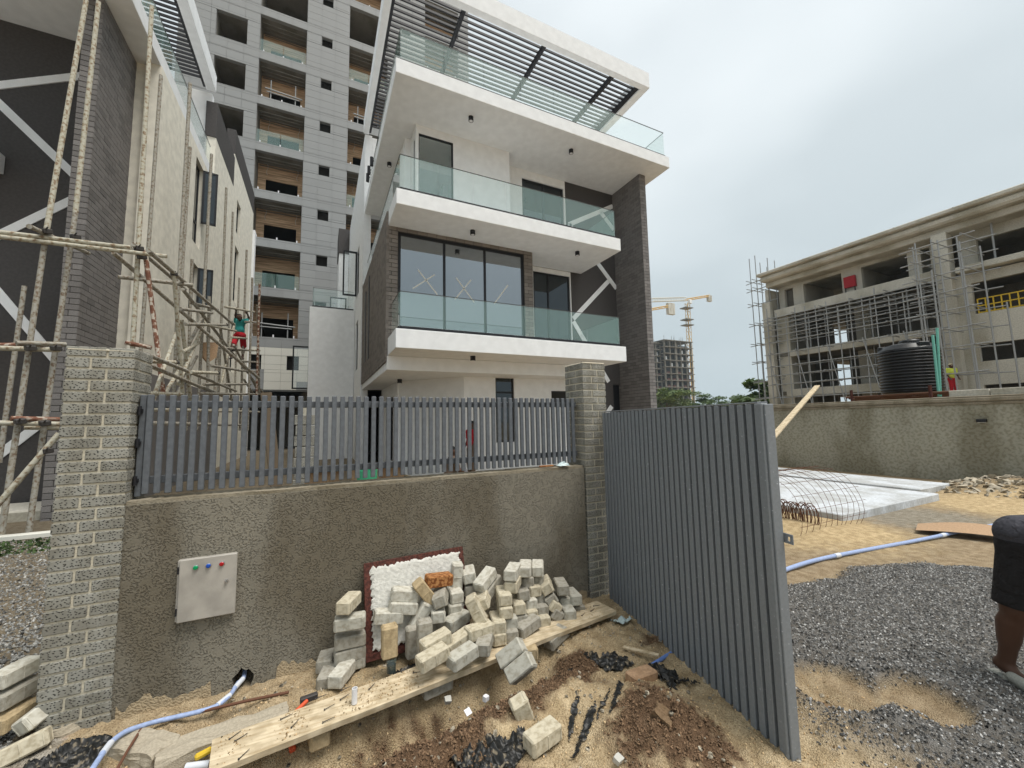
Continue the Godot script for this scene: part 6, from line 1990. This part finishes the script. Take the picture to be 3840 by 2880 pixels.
		film(k[0], PackedVector2Array([p, p.lerp(q, 0.25) + nn, p.lerp(q, 0.6) + nn * 0.8, q, p.lerp(q, 0.7) - nn * 0.8, p.lerp(q, 0.3) - nn * 0.7]), 0.006, 0.010, M.black_film, "plastic_sheet", "plastic sheet", int(k[3] * 1000.0), 0.012)
	film("black sack slumped in the corner by the pillar foot", PackedVector2Array([Vector2(-1.36, -3.18), Vector2(-1.16, -3.30), Vector2(-1.05, -3.28), Vector2(-1.02, -3.10), Vector2(-1.12, -2.95), Vector2(-1.38, -2.95)]), 0.012, 0.05, M.black_film, "plastic_sack", "sack", 5)
	film("grey black bag spilling out behind the upright tan block", PackedVector2Array([Vector2(0.50, -3.05), Vector2(0.66, -3.14), Vector2(0.72, -3.06), Vector2(0.70, -2.95), Vector2(0.52, -2.95)]), 0.01, 0.035, M.black_film, "plastic_sack", "sack", 6)
	film("crumpled clear plastic bag on the sand at the foot of the gate", PackedVector2Array([Vector2(2.36, -2.98), Vector2(2.50, -2.98), Vector2(2.56, -2.90), Vector2(2.44, -2.86), Vector2(2.36, -2.90)]), 0.01, 0.03, M.clear_bag, "plastic_bag", "plastic bag", 7)
	# a second clear bag up on the wall
	b = MB.new()
	for i in 9:
		for j in 9:
			var P := func(u: int, w: int) -> Vector3:
				var e := lump.get_noise_2d(u * 2.3, w * 2.3) * 0.03
				return Vector3(2.26 + (u - 4.5) * 0.012 + e, 1.14 + 0.035 * (1.0 - pow((u - 4.5) / 4.5, 2.0)) * (1.0 - pow((w - 4.5) / 4.5, 2.0)) * (1.0 + e * 20.0), -3.525 + (w - 4.5) * 0.009 + e * 0.5)
			b.quad(P.call(i, j), P.call(i, j + 1), P.call(i + 1, j + 1), P.call(i + 1, j))
	solo("plastic_bag", b, M.clear_bag, "crumpled clear plastic bag caught at the pickets on top of the wall", "plastic bag", Vector3(2.26, 1.14, -3.525))
	b = MB.new()
	b.box(Transform3D(Basis(Vector3.UP, 0.05), Vector3(2.07, 1.145, -3.53)), Vector3(0.16, 0.014, 0.03), 0.003)
	solo("wood_strip", b, M.paver_orange, "thin orange brown wood strip lying on top of the wall", "wood strip", Vector3(2.07, 1.14, -3.53))
	# cardboard on the far dirt
	b = MB.new()
	for i in 12:
		for j in 5:
			var P := func(u: int, w: int) -> Vector3:
				var x := u / 12.0
				return Vector3(8.340, -0.150, -3.025) + Vector3(0.55 * x + 0.5 * (w / 5.0 - 0.5), 0.012 + 0.09 * sin(x * PI) * (0.4 + 0.6 * w / 5.0), 1.15 * x - 0.15 * (w / 5.0 - 0.5))
			b.quad(P.call(i, j), P.call(i, j + 1), P.call(i + 1, j + 1), P.call(i + 1, j))
	solo("cardboard_sheet", b, M.cardboard, "bent sheet of cardboard lying over the long blue pipe", "cardboard", Vector3(8.340, -0.150, -3.025))
	# roll of welded mesh and a coil of rusty wire behind the gate
	var mr := thing("mesh_roll", "open roll of thin welded wire mesh standing on the yellow sand behind the gate", "wire mesh", Vector3(7.0, -0.1, -4.0))
	var ctr := Vector3(7.200, 0.093, -4.171)
	for k in 12:
		b = MB.new()
		var p := PackedVector3Array()
		for i in 15:
			var a := -0.9 + 2.9 * i / 14.0
			p.append(ctr + Vector3(-0.85 + k * 0.155 + 0.02 * sin(i + k), sin(a) * 0.60 + 0.02 * sin(k * 1.7), cos(a) * 0.62))
		b.path(p, 0.0032, 5)
		obj("wire", b, M.rust_wire, mr)
	for i in 9:
		b = MB.new()
		var a := -0.9 + 2.9 * i / 8.0
		b.tube(ctr + Vector3(-0.9, sin(a) * 0.60, cos(a) * 0.62), ctr + Vector3(0.95, sin(a) * 0.60, cos(a) * 0.62), 0.0032, 0.0032, 5)
		obj("wire", b, M.rust_wire, mr)
	var wc := thing("wire_coil", "dense coil of rusty brown wire lying behind the gate", "wire coil", Vector3(6.9, -0.1, -4.3))
	var cc := Vector3(7.000, 0.010, -4.194)
	for k in 26:
		b = MB.new()
		var p := PackedVector3Array()
		var rr := 0.17 + 0.05 * rng.randf()
		var tilt := rng.randf_range(-0.25, 0.25)
		for i in 15:
			var a := TAU * i / 14.0
			p.append(cc + Vector3(sin(a) * rr * tilt + rng.randf_range(-0.01, 0.01), sin(a) * rr, -0.42 + k * 0.034 + cos(a) * rr * 0.5))
		b.path(p, 0.007, 5)
		obj("wire_loop", b, M.rust_wire, wc)
	# behind the pickets
	var box_at := Vector3(0.548, 0.910, -8.000)
	for k in [[0.0, 0.45, 0.0, 0.38, "brown cardboard carton standing behind the pickets below the annex"], [0.55, 0.4, 0.3, 0.3, "second cardboard carton behind the pickets beside the green bucket"], [-0.75, 0.55, 0.2, 0.3, "low brown carton behind the pickets beside rubble"]]:
		b = MB.new()
		b.bx(Vector3(box_at.x + k[0], -0.1, box_at.z - k[2]), Vector3(box_at.x + k[0] + k[1], 0.62 + k[3] * 0.6, box_at.z - k[2] + 0.35), 0.004)
		var cb := thing("carton", k[4], "carton", Vector3(box_at.x + k[0], -0.1, box_at.z - k[2]), "cartons behind the fence")
		obj("carton_body", b, M.cardboard, cb)
		b = MB.new()
		b.bx(Vector3(box_at.x + k[0] - 0.02, 0.62 + k[3] * 0.6 + 0.003, box_at.z - k[2] + 0.2), Vector3(box_at.x + k[0] + k[1] + 0.1, 0.62 + k[3] * 0.6 + 0.02, box_at.z - k[2] + 0.5))
		obj("flap", b, M.brown_paper, cb)
	b = MB.new()
	var bk := Vector3(0.728, 0.884, -7.000)
	b.lathe(Vector3(bk.x, -0.1, bk.z), [[0.0, 0.0], [0.13, 0.0], [0.16, 0.95], [0.15, 0.95], [0.12, 0.02]], 20)
	solo("green_bin", b, M.green_plastic, "mint green plastic bin behind the pickets", "bin", Vector3(bk.x, -0.1, bk.z))
	b = MB.new()
	b.bx(Vector3(-0.304, 0.969, -8.600), Vector3(-0.159, 2.047, -8.600) + Vector3(0, 0, -0.4), 0.01)
	var bp := thing("block_pier", "rough grey block pier standing behind the pickets", "pier", Vector3(-0.219, 0.908, -8.600))
	obj("pier_core", b, M.concrete_raw, bp)
	for k in 9:
		var y := 0.1 + k * 0.2
		var c := Vector3(-0.234, 1.474, -8.600)
		placed("block", bevelled(Vector3(0.36, 0.185, 0.05), 0.01, M["pitted_block_%d" % (k % 3)]), null, bp, Transform3D(Basis(), Vector3(c.x + 0.02 * (k % 2), y, -8.56)))
	scatter("yard_rubble", M.rubble, M.rubble, 500, func() -> Vector3:
		return Vector3(rng.randf_range(-0.9, 1.4), rng.randf() * 0.35 - 0.1, rng.randf_range(-10.0, -7.0)), 0.04, 0.16, [0.35, 0.6, 1.0, 1.2], "heaped building rubble in the yard behind the pickets")
	var tr := thing("timber_leaning", "brown board leaning in the yard behind the first pickets", "board", Vector3(-0.689, 0.885, -7.500))
	b = MB.new()
	b.box(Transform3D(Basis.from_euler(Vector3(-0.2, 0.2, 0.1)), Vector3(-0.684, 1.360, -7.500)), Vector3(0.16, 1.6, 0.05), 0.004)
	obj("board", b, M.bark, tr)
	b = MB.new()
	b.bx(Vector3(-4.75, -0.05, -9.0), Vector3(-3.4, 0.03, -8.85), 0.01)
	solo("white_plank", b, M.panel_cream, "white painted plank lying on the ground below the scaffold poles", "plank", Vector3(-4.0, 0.0, -8.9))
	b = MB.new()
	b.bx(Vector3(-14.0, -0.3, -12.2), Vector3(-4.72, 0.1, -10.95), 0.03)
	solo("plinth", b, M.concrete_raw, "low raw concrete plinth along the foot of the grey villa", "plinth", Vector3(-6.0, -0.2, -11.5))

# ---------------------------------------------------------------- people
func flesh(caps: Array, cell: float, k: float, cuts := []) -> MB:   # tapered capsules joined by a smooth minimum, meshed as surface nets; caps: [a, b, ra, rb]
	var lo := Vector3.INF
	var hi := -Vector3.INF
	for c in caps:
		var r: float = maxf(c[2], c[3]) + cell * 2.5
		lo = lo.min(c[0] - Vector3.ONE * r).min(c[1] - Vector3.ONE * r)
		hi = hi.max(c[0] + Vector3.ONE * r).max(c[1] + Vector3.ONE * r)
	var nx := int((hi.x - lo.x) / cell) + 2
	var ny := int((hi.y - lo.y) / cell) + 2
	var nz := int((hi.z - lo.z) / cell) + 2
	var g := PackedFloat32Array()
	g.resize(nx * ny * nz)
	g.fill(1.0)
	for c in caps:
		var a: Vector3 = c[0]
		var ab: Vector3 = c[1] - a
		var l2 := maxf(ab.length_squared(), 1e-8)
		var r: float = maxf(c[2], c[3]) + cell * 2.5 + k
		var p0 := (a.min(c[1]) - Vector3.ONE * r - lo) / cell
		var p1 := (a.max(c[1]) + Vector3.ONE * r - lo) / cell
		for z in range(maxi(0, int(p0.z)), mini(nz, int(p1.z) + 1)):
			for y in range(maxi(0, int(p0.y)), mini(ny, int(p1.y) + 1)):
				var row := (z * ny + y) * nx
				for x in range(maxi(0, int(p0.x)), mini(nx, int(p1.x) + 1)):
					var p := lo + Vector3(x, y, z) * cell - a
					var t := clampf(p.dot(ab) / l2, 0.0, 1.0)
					var d: float = (p - ab * t).length() - lerpf(c[2], c[3], t)
					var o := g[row + x]
					var h := maxf(k - absf(d - o), 0.0) / k
					g[row + x] = minf(d, o) - h * h * k * 0.25
	for c in cuts:   # [point, outward normal, reach]: everything beyond the plane near the point is cut away
		var p0: Vector3 = (c[0] - Vector3.ONE * c[2] - lo) / cell
		var p1: Vector3 = (c[0] + Vector3.ONE * c[2] - lo) / cell
		for z in range(maxi(0, int(p0.z)), mini(nz, int(p1.z) + 1)):
			for y in range(maxi(0, int(p0.y)), mini(ny, int(p1.y) + 1)):
				for x in range(maxi(0, int(p0.x)), mini(nx, int(p1.x) + 1)):
					var p: Vector3 = lo + Vector3(x, y, z) * cell - c[0]
					var i := (z * ny + y) * nx + x
					g[i] = maxf(g[i], p.dot(c[1]))
	var at := {}
	var b := MB.new()
	var cn := [0, 1, nx, nx + 1, nx * ny, nx * ny + 1, nx * ny + nx, nx * ny + nx + 1]
	for z in nz - 1:
		for y in ny - 1:
			for x in nx - 1:
				var i := (z * ny + y) * nx + x
				var s := 0
				for e in cn:
					if g[i + e] < 0.0: s += 1
				if s == 0 or s == 8: continue
				var sum := Vector3.ZERO
				var n := 0
				for e in [[0, 1], [2, 3], [4, 5], [6, 7], [0, 2], [1, 3], [4, 6], [5, 7], [0, 4], [1, 5], [2, 6], [3, 7]]:
					var u := g[i + cn[e[0]]]
					var w := g[i + cn[e[1]]]
					if (u < 0.0) != (w < 0.0):
						var f := u / (u - w)
						var A := Vector3(e[0] & 1, (e[0] >> 1) & 1, e[0] >> 2)
						var B := Vector3(e[1] & 1, (e[1] >> 1) & 1, e[1] >> 2)
						sum += A.lerp(B, f)
						n += 1
				var gr := Vector3(g[i + 1] - g[i] + g[i + cn[7]] - g[i + cn[6]], g[i + cn[2]] - g[i] + g[i + cn[7]] - g[i + cn[5]], g[i + cn[4]] - g[i] + g[i + cn[7]] - g[i + cn[3]]).normalized()
				at[i] = [lo + (Vector3(x, y, z) + sum / n) * cell, gr]
	for i in at:
		for ax in 3:
			var st: int = [1, nx, nx * ny][ax]
			var s1: int = [nx, nx * ny, 1][ax]
			var s2: int = [nx * ny, 1, nx][ax]
			if i + st >= g.size(): continue
			if (g[i] < 0.0) == (g[i + st] < 0.0): continue
			if not (at.has(i - s1) and at.has(i - s2) and at.has(i - s1 - s2)): continue
			var q := [at[i], at[i - s1], at[i - s1 - s2], at[i - s2]]
			for tri in [[0, 1, 2], [0, 2, 3]]:
				var A: Array = q[tri[0]]
				var B: Array = q[tri[1]]
				var C: Array = q[tri[2]]
				var k2: Vector3 = (B[0] - A[0]).cross(C[0] - A[0])
				if k2.dot(A[1]) > 0.0:
					var sw := B
					B = C
					C = sw
				b.vert(A[0], A[1]); b.vert(B[0], B[1]); b.vert(C[0], C[1])
	return b

func limb3(a: Vector3, m: Vector3, e: Vector3, r0: float, r1: float, r2: float) -> Array:
	return [[a, m, r0, r1], [m, e, r1, r2]]

func hand_caps(wrist: Vector3, dir: Vector3, palm_n: Vector3, s := 1.0) -> Array:
	dir = dir.normalized()
	var side := dir.cross(palm_n).normalized()
	var out := [[wrist, wrist + dir * 0.075 * s, 0.026 * s, 0.03 * s], [wrist + side * 0.02 * s, wrist + dir * 0.08 * s + side * 0.026 * s, 0.02 * s, 0.017 * s], [wrist - side * 0.02 * s, wrist + dir * 0.08 * s - side * 0.026 * s, 0.02 * s, 0.017 * s]]
	for k in 4:
		var root := wrist + (dir * 0.085 + side * (0.03 - 0.02 * k)) * s
		var l: float = [0.068, 0.078, 0.074, 0.058][k] * s
		var mid := root + (dir * 0.85 + palm_n * 0.5).normalized() * l * 0.5
		var tip := mid + (dir * 0.35 + palm_n * 0.9).normalized() * l * 0.55
		out.append([root, mid, 0.0095 * s, 0.009 * s])
		out.append([mid, tip, 0.009 * s, 0.0075 * s])
	var th := wrist + (side * 0.03 + dir * 0.025) * s
	out.append([th, th + (side * 0.03 + dir * 0.03 + palm_n * 0.015) * s, 0.013 * s, 0.011 * s])
	out.append([th + (side * 0.03 + dir * 0.03 + palm_n * 0.015) * s, th + (side * 0.028 + dir * 0.06 + palm_n * 0.035) * s, 0.011 * s, 0.008 * s])
	return out

func head_caps(c: Vector3, up: Vector3, fwd: Vector3) -> Array:
	var side := up.cross(fwd).normalized()
	return [[c + up * 0.035 - fwd * 0.018, c + up * 0.03 + fwd * 0.02, 0.088, 0.082], [c - up * 0.03 + fwd * 0.025, c - up * 0.075 + fwd * 0.05, 0.07, 0.045],
		[c + fwd * 0.088 + up * 0.01, c + fwd * 0.108 - up * 0.022, 0.012, 0.018], [c + side * 0.082 - fwd * 0.005 + up * 0.015, c + side * 0.08 - up * 0.025, 0.018, 0.012], [c - side * 0.082 - fwd * 0.005 + up * 0.015, c - side * 0.08 - up * 0.025, 0.018, 0.012],
		[c + fwd * 0.092 - up * 0.052 + side * 0.02, c + fwd * 0.092 - up * 0.052 - side * 0.02, 0.012, 0.012]]

func person(label: String, at: Vector3, J: Dictionary, looks: Dictionary, cell: float) -> Node3D:
	# J: head, up, fwd, neck, chest, waist, hips, and for s in l, r: sh, el, wr, hp, kn, an, toe
	var t := thing("person", label, "person", at)
	var side: Vector3 = (J.hpl - J.hpr).normalized()
	var caps := head_caps(J.head, J.up, J.fwd)
	caps.append([J.neck, J.head - J.up * 0.05, 0.062, 0.056])
	caps.append_array([[J.neck, J.chest, 0.075, 0.115], [J.chest, J.waist, 0.125, 0.115], [J.waist, J.hips, 0.115, 0.125], [J.shl, J.shr, 0.065, 0.065], [J.chest + side * 0.07, J.chest - side * 0.07, 0.1, 0.1], [J.hpl, J.hpr, 0.095, 0.095]])
	for s in ["l", "r"]:
		caps.append_array(limb3(J["sh" + s], J["el" + s], J["wr" + s], 0.055, 0.042, 0.028))
		caps.append_array(limb3(J["hp" + s], J["kn" + s], J["an" + s], 0.088, 0.058, 0.038))
		var calf: Vector3 = J["kn" + s].lerp(J["an" + s], 0.3)
		var back: Vector3 = -(J["toe" + s] - J["an" + s]).normalized()
		caps.append([calf + back * 0.018, J["kn" + s].lerp(J["an" + s], 0.55) + back * 0.008, 0.056, 0.046])
		caps.append([J["an" + s] + back * 0.035 + Vector3.DOWN * 0.03, J["toe" + s], 0.034, 0.026])
		caps.append_array(hand_caps(J["wr" + s], J["wr" + s] - J["el" + s], J.get("palm" + s, J.fwd)))
	obj("body", flesh(caps, cell, 0.035), M.skin_dark, t)
	var b := MB.new()
	for s in [-1.0, 1.0]:
		b.lathe(J.head + J.fwd * 0.093 + side * 0.031 * s + J.up * 0.012, [[0.0, -0.012], [0.011, -0.006], [0.013, 0.0], [0.011, 0.006], [0.0, 0.012]], 10)
	obj("eyes", b, M.eye_white, t)
	var hc := []
	hc.append([J.head + J.up * 0.055 - J.fwd * 0.025, J.head + J.up * 0.05 + J.fwd * 0.012, 0.089, 0.08])
	hc.append([J.head + J.up * 0.02 - J.fwd * 0.04, J.head - J.up * 0.02 - J.fwd * 0.045, 0.072, 0.055])
	obj("helmet" if looks.has("helmet") else "hair", flesh(hc, cell, 0.03), looks.get("helmet", M.hair_black), t)
	# clothes: a loose shell over the same bones, cut at sleeve and hem
	var sh := [[J.neck.lerp(J.chest, 0.25), J.chest, 0.088, 0.142], [J.chest, J.waist, 0.15, 0.14], [J.waist, J.waist.lerp(J.hips, looks.get("tail", 0.55)), 0.14, 0.148], [J.shl, J.shr, 0.082, 0.082], [J.chest + side * 0.08, J.chest - side * 0.08, 0.122, 0.122], [J.waist + side * 0.06, J.waist - side * 0.06, 0.118, 0.118]]
	if looks.get("tail", 0.55) >= 1.0:
		sh.append([J.hpl + Vector3.UP * 0.06, J.hpr + Vector3.UP * 0.06, 0.116, 0.116])
	for s in ["l", "r"]:
		sh.append([J["sh" + s], J["sh" + s].lerp(J["el" + s], looks.get("sleeve", 0.6)), 0.08, 0.072])
	obj("shirt", flesh(sh, cell, 0.04), looks.shirt, t)
	var sd := [[J.waist.lerp(J.hips, 0.3), J.hips, 0.125, 0.13], [J.hpl, J.hpr, 0.108, 0.108]]
	for s in ["l", "r"]:
		var f: float = looks.get("short", 0.92)
		sd.append([J["hp" + s], J["hp" + s].lerp(J["kn" + s], minf(f, 1.0)), 0.104, 0.098 if f <= 1.0 else 0.08])
		if f > 1.0:
			sd.append([J["kn" + s], J["kn" + s].lerp(J["an" + s], f - 1.0), 0.08, 0.066])
	var cuts := []
	for s in ["l", "r"]:
		if looks.get("short", 0.92) <= 1.0:
			cuts.append([J["hp" + s].lerp(J["kn" + s], looks.get("short", 0.92)), (J["kn" + s] - J["hp" + s]).normalized(), 0.15])
	obj("shorts" if looks.get("short", 0.92) <= 1.0 else "trousers", flesh(sd, cell, 0.03, cuts), looks.bottom, t)
	for s in ["l", "r"]:
		var an: Vector3 = J["an" + s]
		var d: Vector3 = (J["toe" + s] - an).normalized()
		d = Vector3(d.x, 0, d.z).normalized()
		var w := d.cross(Vector3.UP)
		var heel := Vector3(an.x, J["toe" + s].y, an.z) - d * 0.075
		var sc := []
		for q in 8:   # a flat sole, wider at the ball of the foot
			var p0 := heel + d * 0.042 * q + Vector3.DOWN * 0.018
			var r0: float = [0.026, 0.032, 0.032, 0.034, 0.038, 0.043, 0.042, 0.034][q]
			sc.append([p0 - w * r0 * 0.7, p0 + w * r0 * 0.7, 0.017, 0.017])
		if looks.get("clog", false):
			for q in 5:
				var p0 := heel + d * (0.13 + 0.035 * q) + Vector3.UP * (0.022 - 0.007 * q)
				sc.append([p0 - w * 0.03, p0 + w * 0.03, 0.03, 0.03])
		obj("sandal" if looks.get("clog", false) else "shoe", flesh(sc, cell * 0.8, 0.02), looks.shoe, t)
	return t

func people() -> void:
	# bent over the gravel at the edge of the picture
	var an := Vector3(4.050, -0.023, -1.104)
	var kn := Vector3(4.020, 0.354, -1.028)
	var hp := Vector3(4.080, 0.755, -0.981)
	var f := Vector3(-0.45, 0, 0.89).normalized()
	var w := Vector3(f.z, 0, -f.x)
	var toe := an + f * 0.16 + Vector3.DOWN * 0.075
	var hips := hp + w * 0.095 + f * 0.02
	var waist := hips + f * 0.16 + Vector3.UP * 0.10
	var chest := waist + f * 0.25 + Vector3.UP * 0.03
	var neck := chest + f * 0.22 + Vector3.DOWN * 0.03
	var r_hp := hp + w * 0.19
	var r_kn := r_hp + f * 0.14 + Vector3(0, kn.y - hp.y, 0)
	var r_an := r_kn + f * 0.05 + Vector3(0, an.y - kn.y, 0)
	var sl := neck - w * 0.17 + Vector3.DOWN * 0.05
	var sr := neck + w * 0.17 + Vector3.DOWN * 0.05
	person("barelegged person in dark shirt, black shorts and grey clogs bending over the gravel", Vector3(an.x, -0.15, an.z), {"head": neck + f * 0.17 + Vector3.DOWN * 0.05, "up": (f * 0.8 + Vector3.UP * 0.6).normalized(), "fwd": (f * 0.6 + Vector3.DOWN * 0.8).normalized(), "neck": neck, "chest": chest, "waist": waist, "hips": hips,
		"shl": sl, "shr": sr, "ell": sl + Vector3.DOWN * 0.27 + f * 0.06, "elr": sr + Vector3.DOWN * 0.27 + f * 0.06, "wrl": sl + Vector3.DOWN * 0.5 + f * 0.2, "wrr": sr + Vector3.DOWN * 0.5 + f * 0.2,
		"hpl": hp, "hpr": r_hp, "knl": kn, "knr": r_kn, "anl": an, "anr": r_an, "toel": toe, "toer": r_an + f * 0.16 + Vector3.DOWN * 0.075}, {"shirt": M.cloth_charcoal, "bottom": M.cloth_black, "shoe": M.sandal_grey, "clog": true, "short": 0.98, "tail": 1.0}, 0.011)
	# on the poles by the grey villa
	var X := -2.72
	person("person in teal shirt and red trousers climbing the poles beside the cream wall", Vector3(-2.720, 4.093, -17.488), {"head": Vector3(-2.720, 5.583, -17.245), "up": Vector3(-0.1, 0.97, -0.1).normalized(), "fwd": Vector3(0.75, 0.25, 0.5).normalized(), "neck": Vector3(-2.720, 5.529, -17.425), "chest": Vector3(-2.720, 5.409, -17.497), "waist": Vector3(-2.720, 5.152, -17.434), "hips": Vector3(-2.720, 4.977, -17.394),
		"shl": Vector3(-2.950, 5.621, -18.128), "shr": Vector3(-2.550, 5.472, -17.342), "ell": Vector3(-2.950, 5.822, -17.956), "elr": Vector3(-2.500, 5.714, -17.850), "wrl": Vector3(-2.900, 5.951, -17.684), "wrr": Vector3(-2.500, 5.783, -17.262), "hpl": Vector3(-2.850, 4.995, -17.754), "hpr": Vector3(-2.600, 4.915, -17.266),
		"knl": Vector3(-2.850, 4.501, -17.051), "knr": Vector3(-2.600, 4.537, -17.581), "anl": Vector3(-2.850, 4.116, -16.741), "anr": Vector3(-2.600, 4.176, -17.453), "toel": Vector3(-2.800, 3.985, -16.609), "toer": Vector3(-2.500, 4.017, -17.008), "palml": Vector3(0.5, 0, 0.5), "palmr": Vector3(-0.5, 0, 0.5)}, {"shirt": M.cloth_teal, "bottom": M.cloth_red, "shoe": M.cloth_grey, "short": 0.98, "sleeve": 0.4, "tail": 0.3}, 0.022)
	# in the yard, glimpsed between the pickets
	_standing("person in a red shirt standing against the white wall behind the pickets", Vector3(4.198, 0.124, -11.600), Vector3(-1, 0, 0.2), {"shirt": M.cloth_red, "bottom": M.cloth_brown, "shoe": M.cloth_grey, "short": 1.85}, 0.03)
	_sitting("person crouching low behind the pickets near the white wall", Vector3(2.978, 0.268, -9.600), {"shirt": M.cloth_brown, "bottom": M.cloth_grey, "shoe": M.cloth_grey, "short": 1.8})
	# on the unfinished block
	_standing("worker in a yellow safety vest and cream helmet on the far scaffold tower", Vector3(31.0, 2.55, -9.1), Vector3(-0.6, 0, 0.8), {"shirt": M.hi_vis, "bottom": M.cloth_red, "shoe": M.cloth_grey, "short": 1.85, "helmet": M.helmet_cream}, 0.035)

func _standing(label: String, foot: Vector3, f: Vector3, looks: Dictionary, cell: float) -> void:
	f = f.normalized()
	var w := Vector3(f.z, 0, -f.x)
	var g := foot
	if foot.z > -12.0 and foot.x < 10.0: g.y = -0.1
	var J := {"head": g + Vector3.UP * 1.60, "up": Vector3.UP, "fwd": f, "neck": g + Vector3.UP * 1.45, "chest": g + Vector3.UP * 1.27, "waist": g + Vector3.UP * 1.07, "hips": g + Vector3.UP * 0.93}
	for k in [["l", 1.0], ["r", -1.0]]:
		var o: Vector3 = w * k[1]
		J["sh" + k[0]] = g + Vector3.UP * 1.40 + o * 0.18
		J["el" + k[0]] = g + Vector3.UP * 1.12 + o * 0.23
		J["wr" + k[0]] = g + Vector3.UP * 0.92 + o * 0.2 + f * 0.14
		J["hp" + k[0]] = g + Vector3.UP * 0.88 + o * 0.09
		J["kn" + k[0]] = g + Vector3.UP * 0.48 + o * 0.10 + f * 0.03
		J["an" + k[0]] = g + Vector3.UP * 0.09 + o * 0.10
		J["toe" + k[0]] = g + Vector3.UP * 0.035 + o * 0.12 + f * 0.15
	person(label, g, J, looks, cell)

func _sitting(label: String, at: Vector3, looks: Dictionary) -> void:
	var g := Vector3(at.x, -0.1, at.z)
	var f := Vector3(1, 0, 0.1).normalized()
	var w := Vector3(f.z, 0, -f.x)
	var J := {"head": g + Vector3.UP * 0.98 + f * 0.02, "up": Vector3.UP, "fwd": f, "neck": g + Vector3.UP * 0.84, "chest": g + Vector3.UP * 0.66, "waist": g + Vector3.UP * 0.45 - f * 0.06, "hips": g + Vector3.UP * 0.3 - f * 0.12}
	for k in [["l", 1.0], ["r", -1.0]]:
		var o: Vector3 = w * k[1]
		J["sh" + k[0]] = g + Vector3.UP * 0.79 + o * 0.18
		J["el" + k[0]] = g + Vector3.UP * 0.55 + o * 0.22 + f * 0.12
		J["wr" + k[0]] = g + Vector3.UP * 0.45 + o * 0.15 + f * 0.33
		J["hp" + k[0]] = g + Vector3.UP * 0.27 + o * 0.1 - f * 0.1
		J["kn" + k[0]] = g + Vector3.UP * 0.5 + o * 0.13 + f * 0.26
		J["an" + k[0]] = g + Vector3.UP * 0.1 + o * 0.12 + f * 0.12
		J["toe" + k[0]] = g + Vector3.UP * 0.04 + o * 0.13 + f * 0.27
	person(label, g, J, looks, 0.03)
